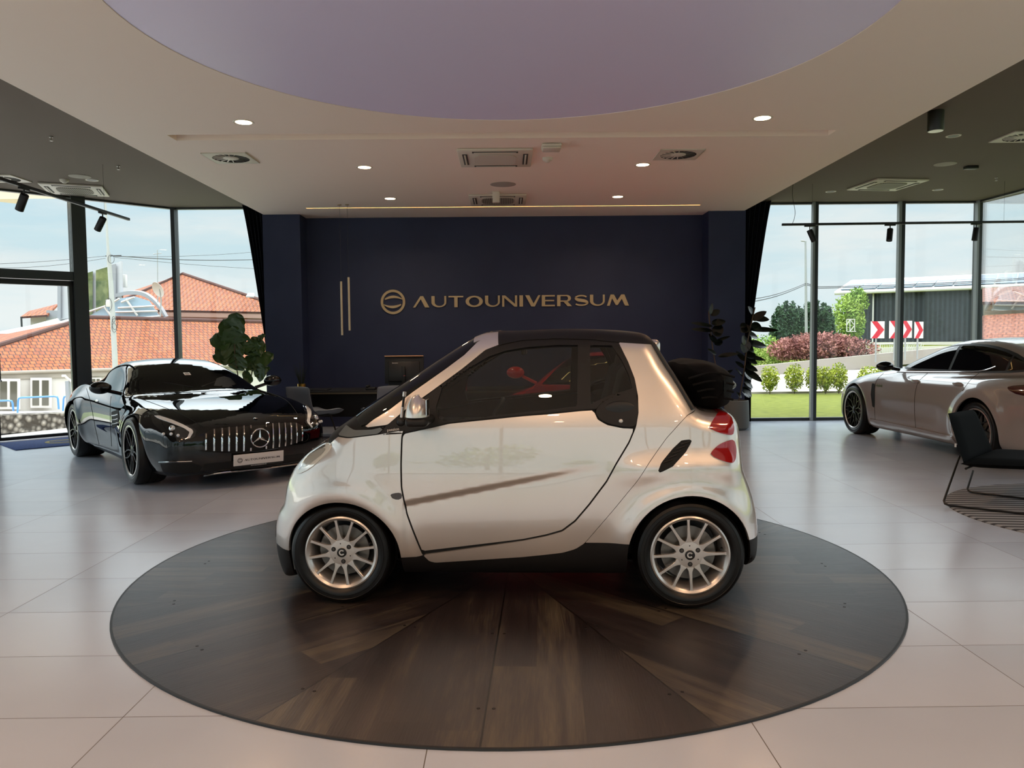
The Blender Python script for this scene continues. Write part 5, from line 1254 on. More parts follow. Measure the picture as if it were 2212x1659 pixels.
# model script on the cabriolet's pillar foot and the liftback's wing
P = on_side(SK, cpf([(850,927.5)]), -1, off=.0)[0]; text_on('passion', car, 'pillar_script', Matrix.Translation(P+np.array([0,-.009,0])) @ Matrix.Rotation(PI/2,4,'X') @ Matrix.Rotation(.10,4,'Z'), .022, m_platew)
c4, n4 = hit(*PA, 1899, 833, .003)
text_on('e-hybrid', lift, 'wing_script', Matrix.Translation(c4) @ Matrix.Rotation(PI/2,4,'X'), .055, mat('acid_green', (70,90,40), .4))

# ------------------------------------------------------------------ navy curtains
m_curt = mat('navy_velvet', (8,14,32), .95)
def curtain(name, label, x0, x1, xb0, xb1, zt, y, lean):
    d = MB(); nx, nz_ = 64, 30; vs = []
    for j in range(nz_+1):
        t = j/nz_; z = zt*(1-t)+.01
        for i in range(nx+1):
            s = i/nx; a = x0+(x1-x0)*s; b_ = xb0+(xb1-xb0)*s; k = lean(t); x = a+(b_-a)*k
            vs.append((x, y-.07*(1+math.sin(s*PI*13+.4*math.sin(3*t)))*.8-.01, z))
    fs = [(j*(nx+1)+i, j*(nx+1)+i+1, (j+1)*(nx+1)+i+1, (j+1)*(nx+1)+i) for j in range(nz_) for i in range(nx)]
    d.add(vs, fs, True); return tag(d.build(name, m_curt, recalc=False), label, 'curtain')
curtain('curtain', 'dark navy curtain gathered left of the navy wall', -4.40, -3.94, -4.06, -3.94, HD, 13.38, lambda t: min(1, t*1.6)**.85)
curtain('curtain', 'dark navy curtain gathered right of the navy wall, behind the rubber plant', 4.49, 3.93, 4.16, 3.93, HD, 13.38, lambda t: min(1, t*1.75)**.85)

# ------------------------------------------------------------------ desk corner
m_desk = mat('black_desk', (12,12,14), .5); m_grayf = mat('grey_upholstery', (104,112,124), .85); m_bronze = mat('bronze_edge', (90,82,66), .4, .5)
dk_ = thing('desk', 'long black desk with bronze front edge before the navy wall', 'desk', (-1.4,11.62,0))
d = MB(); d.bbox((0,0,.715), (3.5,.85,.03), .004); d.build('desk_top', m_desk, dk_); d = MB(); d.box(-1.75,1.75,-.432,-.425,.69,.71); d.build('edge_strip', m_bronze, dk_)
for x in (-1.6,1.6): d = MB(); d.bbox((x,0,.35), (.06,.75,.70), .004); d.build('leg', m_desk, dk_)
d = MB(); d.box(-1.55,1.55,.25,.27,.30,.69); d.build('modesty_panel', m_desk, dk_)
def office_chair(x, y, rz, label):
    t = thing('visitor_chair', label, 'chair', (x,y,0), rz, 'grey visitor chairs at the desk')
    def pad(pts, w_, th, name):
        d = MB(); nn = 16; vs = []; P = chaikin(pts, 2, False)
        for k, s in ((0,1),(1,-1)):
            for p in range(len(P)):
                a = P[max(p-1,0)]; c = P[min(p+1,len(P)-1)]; tx, tz = c-a; ln = math.hypot(tx,tz); nx_, nz_ = -tz/ln, tx/ln
                for i in range(nn+1):
                    v = -1+2*i/nn; e_ = (1-abs(v)**6)**.5; endf = min(1, min(p, len(P)-1-p)*.5+.25); cur = .05*v*v
                    vs.append((P[p][0]+nx_*(th/2*s*e_*endf+cur), v*w_/2*(1-.06*(1-endf)), P[p][1]+nz_*(th/2*s*e_*endf+cur)))
        m_ = len(P)*(nn+1); fs = []
        for k in range(2):
            for p in range(len(P)-1):
                for i in range(nn): q = k*m_+p*(nn+1)+i; fs.append((q,q+1,q+nn+2,q+nn+1))
        for p in range(len(P)-1):
            for i in (0,nn): q = p*(nn+1)+i; fs.append((q,q+nn+1,m_+q+nn+1,m_+q))
        for p in (0,len(P)-1):
            for i in range(nn): q = p*(nn+1)+i; fs.append((q,q+1,m_+q+1,m_+q))
        d.add(vs, fs, True); return d.build(name, m_grayf, t)
    pad([(-.20,.46),(-.26,.60),(-.30,.83)], .46, .05, 'backrest'); pad([(-.20,.455),(.0,.44),(.20,.455),(.27,.43)], .50, .055, 'seat')
    for sx in (-1,1):
        for sy in (-1,1): d = MB(); d.tube([(sx*.12-.0,sy*.14,.42),(sx*.22,sy*.22,.0)], .011, 8); d.build('leg', m_black, t)
    d = MB(); d.box(-.14,.14,-.15,.15,.405,.425); d.build('seat_plate', m_black, t)
office_chair(-2.66, 10.95, 1.0, 'grey visitor chair at the left end of the desk, behind the brass pot')
office_chair(-1.72, 10.98, 2.1, 'grey visitor chair before the desk monitor, partly behind the cabriolet')
mo = thing('monitor', 'black all-in-one monitor seen from behind on the desk', 'monitor', (-1.51,11.55,.73))
d = MB(); M = Matrix.Rotation(math.radians(-6), 4, 'X'); d.bbox((0,.03,.285), (.575,.05,.40), .006, M); d.build('screen_housing', m_desk, mo)
d = MB(); d.bbox((0,-.005,.26), (.46,.04,.30), .012, M); d.build('back_cover', mat('dark_brown_plastic', (22,17,15), .4), mo)
d = MB(); d.bbox((0,.005,.487), (.57,.085,.010), .002, M); d.build('top_edge', mat('bronze_lamplit_edge', (250,190,140), .4, .1), mo)  # bronze edge colour brightened to paint in light from the lamps above
text_on('lenovo', mo, 'maker_script', M @ Matrix.Translation((-.13,-.03,.385)) @ Matrix.Rotation(PI/2,4,'X'), .032, m_platew)
d = MB(); d.bbox((0,-.06,.17), (.05,.03,.34), .008); d.bbox((0,-.03,.008), (.26,.20,.014), .005); d.build('stand', m_black, mo)
d = MB(); d.tube([(0,-.078,.20),(.02,-.079,.202),(.03,-.076,.2)], .004, 6); d.build('cable_tie', mat('red_tie', (150,30,40), .5), mo)
for x, w_, lb in ((-1.98,.10,'small black phone set on the desk left of the monitor'),): 
    t = thing('desk_phone', lb, 'phone', (x,11.45,.73)); d = MB(); d.bbox((0,0,.02), (.14,.18,.04), .01, Matrix.Rotation(.0,4,'X')); d.build('phone_base', m_black, t); d = MB(); d.bbox((-.045,0,.055), (.04,.18,.03), .012, None, 3); d.build('handset', m_black, t)
d = MB(); d.bbox((0,0,.008), (.24,.32,.012), .003); tag(d.build('document_tray', m_black, None, (-2.72,11.5,.73)), 'thin dark folder lying on the left end of the desk beside the brass pot', 'folder')
oc = thing('office_chair', 'black office chair behind the desk, its back dark against the navy wall', 'chair', (-1.75,12.35,0), -.3)
d = MB(); d.bbox((0,.0,.46), (.48,.46,.08), .035, None, 4); d.build('seat', m_black, oc); d = MB(); d.bbox((0,.22,.72), (.46,.06,.44), .03, None, 4); d.build('backrest', m_black, oc); d = MB(); d.cyl((0,0,.42),(0,0,.08),.025)
for k in range(5): a = 2*PI*k/5; d.tube([(0,0,.09),(.28*math.cos(a),.28*math.sin(a),.03)], .018, 8)
d.build('star_base', m_black, oc)
bp_ = thing('brass_plant_pot', 'small brass pot with spiky dark grass on the left end of the desk', 'plant', (-2.985,11.42,.73))
m_brass = mat('brass', (190,150,70), .25, .9); d = MB(); d.lathe([(0,0),(.045,0),(.055,.01),(.058,.10),(.052,.10),(.048,.02),(0,.02)], 28); d.build('pot', m_brass, bp_)
m_spike = mat('dark_green_leaf', (18,30,16), .5)
d = MB()
for k in range(26):
    a = RNG.uniform(0,2*PI); sp_r = RNG.uniform(.01,.09); h_ = RNG.uniform(.18,.36); p0 = Vector((.025*math.cos(a),.025*math.sin(a),.08)); p2 = p0+Vector((sp_r*math.cos(a),sp_r*math.sin(a),h_)); d.tube([p0, p0.lerp(p2,.5)+Vector((-.006*math.cos(a),-.006*math.sin(a),.0)), p2], [.0035,.003,.0006], 4)
d.build('grass_blades', m_spike, bp_)

# ------------------------------------------------------------------ big plants
m_leafR = mat('rubber_plant_leaf', (14,20,17), .22, coat=.2); m_leafF = mat('fiddle_leaf', (52,78,30), .4)
n, l, b = nodes(m_leafF); b.inputs['Transmission Weight'].default_value = 0
m_stem = mat('plant_stem', (86,70,52), .7); m_potg = mat('grey_planter', (104,108,106), .6); m_soil = mat('soil', (30,24,20), .95)
def leaf(mb, p, d_, up, L_, W_, droop=.2, wav=0., n_=9, fold=.12):
    """broad leaf from p along d_, curved and creased along its rib"""
    d_ = Vector(d_).normalized(); s = d_.cross(Vector(up)).normalized(); u2 = s.cross(d_); vs = []
    for i in range(n_+1):
        t = i/n_; w_ = W_*(math.sin(PI*min(1, t**.8))**.65 if 0 < t < 1 else 0)*(1+wav*.25*math.sin(t*9)); c = Vector(p)+d_*(L_*t)-u2*(droop*L_*t*t)
        for j in (-2,-1,0,1,2): vs.append(c+s*(w_*j/2)+u2*(fold*abs(j)/2*w_+wav*.03*math.sin(t*14+j*2)))
    mb.add(vs, [(i*5+j,i*5+j+1,i*5+5+j+1,i*5+5+j) for i in range(n_) for j in range(4)], True)
def plant(name, label, loc, stems, m_leaf, pot, leafset):
    t = thing(name, label, 'plant', loc)
    d = MB(); d.lathe(pot, 40); d.build('pot', m_potg, t); d = MB(); d.lathe([(0,pot[-2][1]-.05),(pot[2][0]*.9,pot[-2][1]-.05)], 28); d.build('soil', m_soil, t)
    for pts in stems: d = MB(); P = chaikin([(p[0],p[2]) for p in pts], 2, False); Yv = pts[0][1]; d.tube([(q[0],Yv,q[1]) for q in P], .009, 8); d.build('stem', m_stem, t)
    for q in leafset:
        d = MB(); leaf(d, *q); o = d.build('leaf', m_leaf, t, recalc=False)
    return t
# rubber plant: leaves where they stand out against window and wall
RP = (3.60, 12.22, 0)
def PX(px, py): p = aty(px, py, RP[1]); return Vector((p.x-RP[0], 0, p.z))
A_ = [PX(1596,866),PX(1608,800),PX(1612,760),PX(1618,720),PX(1625,690),PX(1631,664)]; B_ = [PX(1585,866),PX(1560,830),PX(1548,790),PX(1543,760),PX(1537,715),PX(1533,672)]
stems = [[(p.x,0.0,p.z) for p in A_], [(p.x,.06,p.z) for p in B_]]
ls = []
def lf(a, b_, W_, y=0., dr=.08, up=(0,-.75,.65)):
    p, q = PX(*a), PX(*b_); dv = q-p; dv.y = y*dv.length; ls.append((p, dv, up, dv.length*1.02, W_, dr, 0., 9, .12))
for a, b_, W_ in [((1625,688),(1663,688),.075),((1624,692),(1652,672),.07),((1618,712),(1677,711),.055),((1618,722),(1640,728),.07),((1620,705),(1600,716),.08),((1622,700),(1645,712),.09),((1616,742),(1662,746),.085),((1614,745),(1630,760),.06),
    ((1612,770),(1655,776),.05),((1612,772),(1636,785),.06),((1611,768),(1633,765),.06),((1610,790),(1636,800),.06),((1609,800),(1643,822),.07),((1608,805),(1628,818),.075),((1607,820),(1627,838),.05),((1606,828),(1626,842),.04),((1604,836),(1624,856),.05),((1603,845),(1622,858),.045),
    ((1628,680),(1615,662),.05),((1614,735),(1606,762),.08),((1612,700),(1598,706),.05),((1611,745),(1604,725),.06),((1609,780),(1594,758),.05),((1608,795),(1590,780),.04),((1606,815),(1588,793),.02),((1602,860),(1592,846),.03),
    ((1536,682),(1556,668),.06),((1534,680),(1538,655),.03),((1537,700),(1568,692),.07),((1540,715),(1496,709),.045),((1540,705),(1492,695),.04),((1540,722),(1560,715),.09),((1542,740),(1580,724),.03),((1544,745),(1562,735),.06),((1548,766),(1528,753),.04),((1548,742),(1534,720),.05),((1550,770),(1590,762),.045),((1545,725),(1558,700),.09),
    ((1560,812),(1585,798),.03),((1572,835),(1590,828),.06)]: lf(a, b_, W_, RNG.uniform(-.35,.35))
plant('rubber_plant', 'tall dark rubber plant in grey pot behind the cabriolet, at the right pier', RP, stems, m_leafR, [(0,0),(.14,0),(.185,.04),(.195,.16),(.185,.46),(.165,.465),(.16,.40),(0,.40)], ls)
FP = (-4.14, 12.3, 0)
def PX(px, py): p = aty(px, py, FP[1]); return Vector((p.x-FP[0], 0, p.z))
ls = []; A_ = [PX(525,880),PX(512,800),PX(506,760),PX(508,720),PX(510,690)]; B_ = [PX(528,880),PX(540,820),PX(545,780),PX(549,745)]
for a, b_, W_ in [((509,705),(511,676),.16),((505,720),(478,690),.18),((508,715),(521,690),.17),((505,715),(492,686),.13),((500,730),(470,715),.15),((503,740),(452,733),.15),((498,745),(480,726),.17),((508,735),(510,715),.26),((506,760),(484,745),.18),((503,770),(466,752),.14),((500,778),(462,768),.11),
    ((510,760),(524,745),.14),((515,750),(531,724),.06),((510,780),(497,760),.20),((512,790),(522,768),.18),((508,745),(503,705),.2),((512,770),(507,742),.22),((510,800),(515,780),.14),((512,752),(519,715),.1),
    ((545,760),(540,735),.16),((547,755),(532,740),.12),((550,752),(572,744),.15),((548,748),(556,728),.12),((553,758),(566,752),.13),((556,735),(572,722),.05),((547,785),(528,770),.10),((545,795),(535,786),.10),((548,790),(586,764),.13),((550,810),(576,795),.16),((540,800),(550,783),.09),((540,830),(528,800),.08),((545,770),(545,745),.15),((556,800),(572,812),.10),((570,800),(582,794),.05)]: lf(a, b_, W_, RNG.uniform(-.3,.3), .06)
ls = [(q[0],q[1],(0,-.95,.3),q[3],q[4],q[5],.5,9,.10) for q in ls]
plant('fiddle_leaf_fig', 'fiddle-leaf fig behind the black coupe, at the left curtain', FP, [[(p.x,0.,p.z) for p in A_], [(p.x,.05,p.z) for p in B_]], m_leafF, [(0,0),(.14,0),(.185,.04),(.195,.16),(.185,.46),(.165,.465),(.16,.40),(0,.40)], ls)

# ------------------------------------------------------------------ mat at the door, rug and lounge chair at the right edge
m_mat = mat('blue_entrance_mat', (34,62,120), .95); noise_color(m_mat, (28,52,104), (44,76,138), 60, 3)
mtt = thing('entrance_mat', 'blue entrance mat with round gold emblem inside the left glass door', 'mat', (-6.52,11.55,0), math.radians(44.4))
d = MB(); d.bbox((0,0,.006), (1.5,1.05,.011), .004); d.build('mat_field', m_mat, mtt); ring_mark(Matrix.Translation((.0,.0,.0115)), .26, .0015).build('mat_emblem', mat('mat_gold', (150,140,80), .9), mtt)
m_rug = mat('striped_rug', (120,116,106), .95)
n, l, b = nodes(m_rug); tc = n.new('ShaderNodeTexCoord'); mp = n.new('ShaderNodeMapping'); mp.inputs['Rotation'].default_value = (0,0,math.radians(8)); l.new(tc.outputs['Object'], mp.inputs[0])
wv = n.new('ShaderNodeTexWave'); wv.bands_direction = 'Y'; wv.inputs['Scale'].default_value = 3.6; wv.inputs['Distortion'].default_value = .15; l.new(mp.outputs[0], wv.inputs[0])
r = n.new('ShaderNodeValToRGB'); r.color_ramp.elements[0].position = .3; r.color_ramp.elements[0].color = lin((58,56,60)); r.color_ramp.elements[1].position = .5; r.color_ramp.elements[1].color = lin((146,147,148)); l.new(wv.outputs[0], r.inputs[0]); l.new(r.outputs[0], b.inputs['Base Color'])
RC, RR = (5.02,6.12), 1.36
rg = MB(); rg.lathe([(0,.010),(RR-.02,.010),(RR,.004),(RR,.0)], 72); tag(rg.build('round_rug', m_rug, None, (RC[0],RC[1],0)), 'round grey striped rug under the black lounge chair', 'rug')
lc = thing('lounge_chair', 'black low lounge chair on a thin sled base at the right edge', 'chair', (4.55,6.55,0))
m_felt = mat('black_felt', (2,3,4), .9, 0, .1)
G_ = lambda px, py, z: atz(px, py, z)-Vector((4.55,6.55,0))
f1, f2, f3, f4 = G_(2036,1090,.022), G_(2088,1062,.022), G_(2330,1123,.022), G_(2330,1091,.022)
def Yp(px, py, Y): return aty(px, py, Y)-Vector((4.55,6.55,0))
t1, t2 = Yp(2073,985,6.95), Yp(2102,1017,7.30)
seat_r = Yp(2330,1018,6.4)
t3, t4 = Vector((f3.x-.15,f3.y,.40)), Vector((f4.x-.15,f4.y,.40))
for P in ((t1, f1, f3, t3), (t2, f2, f4, t4)):
    d = MB(); a, b_, c, e_ = P; pts = [a]+[b_+(a-b_).normalized()*.05, b_+(a-b_).normalized()*.015+(c-b_).normalized()*.015, b_+(c-b_).normalized()*.05]+[c+(b_-c).normalized()*.05, c+(b_-c).normalized()*.015+(e_-c).normalized()*.015, c+(e_-c).normalized()*.05, e_]; d.tube(pts, .009, 8); d.build('sled_leg', m_black, lc)
# shell: back and seat as one bent cushion running to the right
a0_, a1_ = Yp(2048,893,6.75), Yp(2104,884,7.35)     # top edge of the back
b0_, b1_ = Yp(2082,1002,6.62), Yp(2145,975,7.30)    # fold
c0_, c1_ = Yp(2330,1012,6.35), Yp(2330,985,7.1)
def slab(name, A, B, Cc, D, th, m, rnd=.5):
    """padded sheet A B (near, far) to C D"""
    d = MB(); nu, nv = 14, 10; nr = (B-A).cross(Cc-A).normalized(); vs = []
    for s in (1,-1):
        for i in range(nu+1):
            for j in range(nv+1):
                u, v = i/nu, j/nv; p = (A.lerp(B,v)).lerp(Cc.lerp(D,v), u); e_ = ((1-(2*u-1)**8)*(1-(2*v-1)**8))**.5; vs.append(p+nr*(s*th/2*e_))
    m_ = (nu+1)*(nv+1); fs = [(k*m_+i*(nv+1)+j, k*m_+i*(nv+1)+j+1, k*m_+(i+1)*(nv+1)+j+1, k*m_+(i+1)*(nv+1)+j) for k in range(2) for i in range(nu) for j in range(nv)]
    d.add(vs, fs, True); return d.build(name, m, lc)
slab('backrest', a0_, a1_, b0_, b1_, .06, m_felt); slab('seat', b0_+Vector((-.03,0,0)), b1_, c0_, c1_, .085, m_felt)
d = MB(); q0 = Yp(2064,962,6.64); d.bbox(q0, (.016,.008,.032), .003); d.build('care_label', m_platew, lc)
d = MB(); d.tube([b0_+Vector((.03,.02,-.045)), b1_+Vector((.03,0,-.045))], .010, 8); d.tube([c0_+Vector((-.1,.0,-.045)), c1_+Vector((-.1,0,-.045))], .010, 8); d.build('cross_bar', m_black, lc)
# ------------------------------------------------------------------ outside: ground
m_lawn = mat('lawn_grass', (130,150,60), .95, 0, .2); noise_color(m_lawn, (82,90,28), (116,120,46), 5, 8, stretch=(1,3,1), lo=.3, hi=.7, bump=.6, bdist=.05)
m_far = mat('distant_ground', (150,158,120), 1.)
m_asph = mat('road_asphalt', (186,176,166), .9); noise_color(m_asph, (160,150,141), (178,168,158), .6)
m_kerb = mat('kerb_stone', (150,142,132), .9); m_pave = mat('pale_paving', (196,188,178), .85)
d = MB(); d.box(-260,260,-160,300,-3.2,-3.0); struct('ground', d, m_far)
def sheet(name, P, m, kind='structure', nx=1, ny=1, th=.2, label=None):
    """slab with four given top corners"""
    a, b_, c, e_ = [Vector(p) for p in P]; d = MB(); vs = [a,b_,c,e_]+[v-Vector((0,0,th)) for v in (a,b_,c,e_)]
    d.add(vs, [(0,1,2,3),(7,6,5,4),(0,4,5,1),(1,5,6,2),(2,6,7,3),(3,7,4,0)]); o = d.build(name, m); o['kind'] = kind
    if label: o['label'] = label
    return o
sheet('ground_lawn', [(3.2,13.66,-.03),(60,13.66,-.03),(60,20.4,-.03),(3.2,20.4,-.03)], m_lawn, th=2.8)
sheet('ground_lawn', [(9.0,-30,-.05),(60,-30,-.05),(60,13.7,-.05),(9.0,13.7,-.05)], m_lawn, th=2.8)
sheet('trim_4', [(3.2,20.4,.02),(60,20.4,.02),(60,20.55,.02),(3.2,20.55,.02)], m_kerb, th=.1)['label'] = 'pale edging between lawn and road'
zr = lambda X: .05+(X-11)*.088
sheet('road', [(3.2,20.55,-.04),(60,20.55,.3),(60,34,zr(60)*.55),(3.2,34,zr(3.2))], m_asph, th=.3)
d = MB()
for i in range(24):
    x0, x1 = 3.2+i*1.6, 3.2+(i+1)*1.6; d.add([(x0,34,zr(x0)-.4),(x1,34,zr(x1)-.4),(x1,34,zr(x1)+.17),(x0,34,zr(x0)+.17),(x0,34.25,zr(x0)+.17),(x1,34.25,zr(x1)+.17)], [(0,1,2,3),(3,2,5,4)])
o = struct('trim_5', d, m_kerb); o['label'] = 'kerb along the far side of the road'
sheet('ground_verge', [(3.2,34.25,zr(3.2)+.17),(42,34.25,zr(42)+.17),(42,62,1.1),(3.2,62,.6)], m_lawn, th=3)
sheet('pavement', [(-12.5,9.0,-.01),(-9.2,9.6,-.01),(-5.4,13.66,-.01),(-8.2,15.3,-.45)], m_pave, th=.3)
sheet('pavement', [(-40,8,-1.3),(-12.4,8.9,-.9),(-6.2,17.8,-1.3),(-14,30,-1.5)], m_pave, th=.3)
sheet('pavement', [(-60,-30,-.06),(9.1,-30,-.06),(9.1,YF-.1,-.06),(-60,YF-.1,-.06)], mat('forecourt_asphalt', (120,118,114), .9), th=.3)
sheet('pavement', [(-40,YF-.2,-.07),(-9.35,YF-.2,-.07),(-9.35,9.6,-.07),(-40,9.6,-.07)], m_pave, th=.3)
# external soffit over the door
d = MB(); d.prism([(-7.3,12.9),(-9.9,9.95),(-11.4,11.5),(-8.8,14.4)], .22, Matrix.Translation((0,0,3.98))); struct('ceiling_canopy', d, mat('cream_soffit', (206,190,158), .8))
d = MB(); d.box(-9.6,9.5,YF-.3,13.75,3.95,4.3); struct('ceiling_roof_slab', d, m_white)

# ------------------------------------------------------------------ foliage
def leafmass(mb, blobs, n, size, col_i=0, flat=.0, rng=RNG):
    """n small leaves scattered in the outer part of ellipsoids (cx,cy,cz,rx,ry,rz)"""
    vol = np.array([b_[3]*b_[4]*b_[5] for b_ in blobs])**.67; vol = vol/vol.sum()
    vs = []; fs = []
    for k, b_ in enumerate(blobs):
        m_ = int(n*vol[k])+1; dv = rng.normal(size=(m_,3)); dv /= np.linalg.norm(dv, axis=1)[:,None]; r_ = rng.uniform(.55,1.05,m_)[:,None]; P = np.array(b_[:3])+dv*r_*np.array(b_[3:])
        a = rng.normal(size=(m_,3))+dv*.6; a /= np.linalg.norm(a, axis=1)[:,None]; c = np.cross(a, rng.normal(size=(m_,3))); c /= np.linalg.norm(c, axis=1)[:,None]
        s = size*rng.uniform(.6,1.3,m_)[:,None]; base = len(vs)
        for q in (P-a*s, P+c*s*.45, P+a*s, P-c*s*.45): vs.append(q)
    V = [np.concatenate([vs[i+4*k] for k in range(len(blobs))]) for i in range(4)]
    m_ = len(V[0]); A = np.stack(V, 1).reshape(-1,3); mb.add([tuple(p) for p in A], [(4*i,4*i+1,4*i+2,4*i+3) for i in range(m_)], False)
def foliage_mat(name, c1, c2, sc=3):
    m_ = mat(name, c1, .8, 0, .2); noise_color(m_, c1, c2, sc, 3, 'Object', lo=.35, hi=.65)
    return m_
def bush(name, label, cat, loc, blobs, n, size, m, trunk=None, group=None):
    t = thing(name, label, cat, loc, 0, group); d = MB(); leafmass(d, blobs, n, size); d.build('foliage', m, t, recalc=False)
    if trunk: d = MB(); [d.tube(p, r_, 7) for p, r_ in trunk]; d.build('trunk', m_stem, t)
    return t
m_shrub = foliage_mat('yellow_green_leaves', (104,124,34), (176,180,70), 6)
def P3(px, py, Y): return aty(px, py, Y)
shr = [(1663,848,.42,.75,'leftmost, beside the rubber plant'),(1716,847,.46,.78,'second from the left'),(1757,846,.36,.76,'behind the leftmost mullion'),(1783,845,.36,.72,'just right of the leftmost mullion'),(1812,844,.40,.80,'before the grey liftback'),(1876,842,.50,.72,'above the grey liftback bonnet'),(1912,842,.42,.74,'over the grey liftback mirror')]
for px, py, w_, h_, lb in shr:
    p = P3(px, py, 20.15+RNG.uniform(-.1,.1)); r_ = w_*.55
    bush('shrub', 'young yellow-green shrub at the lawn edge, %s' % lb, 'shrub', (p.x,p.y,-.03), [(0,0,h_*.62,r_,r_,h_*.38),(r_*.3,0,h_*.45,r_*.7,r_*.7,h_*.3),(-r_*.35,.05,h_*.5,r_*.6,r_*.6,h_*.35),(0,0,h_*.25,r_*.45,r_*.45,h_*.2)], 1250, .036, m_shrub, [([(0,0,0),(.02,0,h_*.5)],.008),([(0,0,0),(-.1,.03,h_*.5)],.006),([(0,0,0),(.12,-.02,h_*.45)],.006)], 'young shrubs along the lawn')
m_berb = foliage_mat('purple_barberry_leaves', (104,60,58), (180,128,118), 2.5)
def zg(X, Y): return zr(X)+.17+(Y-34.25)*.02
blobs = []
for i in range(13):
    px = 1690+i*14.5; top = 742-24*math.sin(PI*(.12+.78*i/12)); p = P3(px, (top+778)/2, 36.5); h_ = (778-top)*36.5/1693
    blobs.append((p.x-14.4, p.y-36.5+RNG.uniform(-.2,.2), p.z-.2, .62, .9, h_*.52))
bush('barberry_hedge', 'long rounded purple barberry hedge across the road', 'hedge', (14.4,36.5,.2), blobs, 9000, .075, m_berb)
m_gr = foliage_mat('fresh_green_leaves', (96,130,50), (170,190,96), 1.2); m_con = foliage_mat('dark_conifer_needles', (30,52,38), (70,94,66), 1.2)
p = P3(1650,770,38); bush('round_bush', 'round bright green bush left of the barberry hedge', 'shrub', (p.x,38,.3), [(0,0,.45,1.1,.9,.8),(.8,0,.2,.7,.7,.6),(-.9,0,.4,.9,.7,.7)], 3000, .07, m_gr)
def conifer(px, top, Y, w_, lb):
    p = P3(px, top, Y); H_ = p.z-.2; bl = [(0,0,H_*.16+.0,w_*.9,w_*.9,H_*.22),(0,0,H_*.40,w_,w_,H_*.26),(0,0,H_*.66,w_*.8,w_*.8,H_*.24),(.0,0,H_*.86,w_*.42,w_*.42,H_*.16)]
    bush('conifer', 'dark narrow conifer behind the hedge, %s' % lb, 'tree', (p.x,Y,.2), bl, 2600, .11, m_con, [([(0,0,0),(0,0,H_*.8)],.08)], 'conifers behind the barberry hedge')
for a in ((1684,660,46,.62,'leftmost'),(1698,652,46.4,.50,'tallest of the left cluster'),(1712,653,46,.52,'third from the left'),(1727,664,46.3,.55,'right of the left cluster'),(1746,655,46,.60,'beside the lamp pole'),(1763,650,46.5,.5,'behind the leftmost mullion'),(1780,655,46,.52,'just right of the mullion'),(1791,664,46.6,.42,'next to the leafy tree')): conifer(*a)
p = P3(1828,690,50); bush('leafy_tree', 'light green leafy tree before the corner of the dark building', 'tree', (p.x,50,.6), [(0,0,2.2,.9,1.,1.3),(.55,0,3.0,.75,.9,.9),(-.35,0,1.5,.8,.9,1.),(.5,0,1.6,.7,.8,1.1),(.75,0,3.5,.45,.5,.5)], 4200, .10, m_gr, [([(0,0,-.5),(.1,0,2.5)],.1)])

# ------------------------------------------------------------------ buildings on the right
m_corr = mat('dark_corrugated_metal', (74,84,92), .5, .2); n, l, b = nodes(m_corr); tc = n.new('ShaderNodeTexCoord'); wv = n.new('ShaderNodeTexWave'); wv.bands_direction = 'X'; wv.inputs['Scale'].default_value = 1.0; l.new(tc.outputs['UV'], wv.inputs[0]); r = n.new('ShaderNodeValToRGB'); r.color_ramp.elements[0].color = lin((22,27,32)); r.color_ramp.elements[1].color = lin((44,51,56)); l.new(wv.outputs[0], r.inputs[0]); l.new(r.outputs[0], b.inputs['Base Color']); bp = n.new('ShaderNodeBump'); bp.inputs['Distance'].default_value = .05; l.new(wv.outputs[0], bp.inputs['Height']); l.new(bp.outputs[0], b.inputs['Normal'])
m_gut = mat('white_gutter', (196,194,188), .6); m_plinth = mat('pale_plinth', (196,190,176), .8)
def uvface(name, P, m, parent=None, th=0, kind=None, su=1, flip=False):
    """flat polygon with uv in metres along its first edge and up its slope, with thickness"""
    P = [Vector(p) for p in P]; e1 = (P[1]-P[0]).normalized(); nn = e1.cross(P[-1]-P[0]).normalized(); e2 = nn.cross(e1); k = len(P)
    vs = P+[p-nn*(th or .1) for p in P]; me = bpy.data.meshes.new(name); fs = [tuple(range(k)), tuple(reversed(range(k,2*k)))]+[(i,k+i,k+(i+1)%k,(i+1)%k) for i in range(k)]
    me.from_pydata([tuple(v) for v in vs], [], fs); uv = me.uv_layers.new(name='uv')
    for lp in me.loops: v = vs[lp.vertex_index]-P[0]; uv.data[lp.index].uv = (v.dot(e1)*su, v.dot(e2)*su)
    me.update(); return link_mesh(name, me, m, parent)
W0, W1 = Vector((26.3,61,0)), Vector((44.0,49.0,0)); e_ = (W1-W0).normalized(); bk_ = Vector((-e_.y,e_.x,0))
if bk_.y < 0: bk_ = -bk_
def on(wpt, z): return Vector((wpt.x,wpt.y,z))
hb = thing('industrial_building', 'long dark corrugated building with solar panels on its roof, across the road', 'building', W0)
def rel(p, o): return Vector(p)-o
uvface('corrugated_wall', [rel(on(W0,1.0),W0), rel(on(W1,1.0),W0), rel(on(W1,4.85),W0), rel(on(W0,4.85),W0)], m_corr, hb, .2)
uvface('gable_wall', [rel(on(W0+bk_*7,1.0),W0), rel(on(W0,1.0),W0), rel(on(W0,4.85),W0), rel(on(W0+bk_*7,6.2),W0)], m_corr, hb, .2)
uvface('plinth', [rel(on(W0-bk_*.1,-.5),W0), rel(on(W1-bk_*.1,-.5),W0), rel(on(W1-bk_*.1,1.0),W0), rel(on(W0-bk_*.1,1.0),W0)], m_plinth, hb, .3)
Wa, Wb = W0-e_*.6-bk_*.5, W1; za, zb = 4.95, 6.15
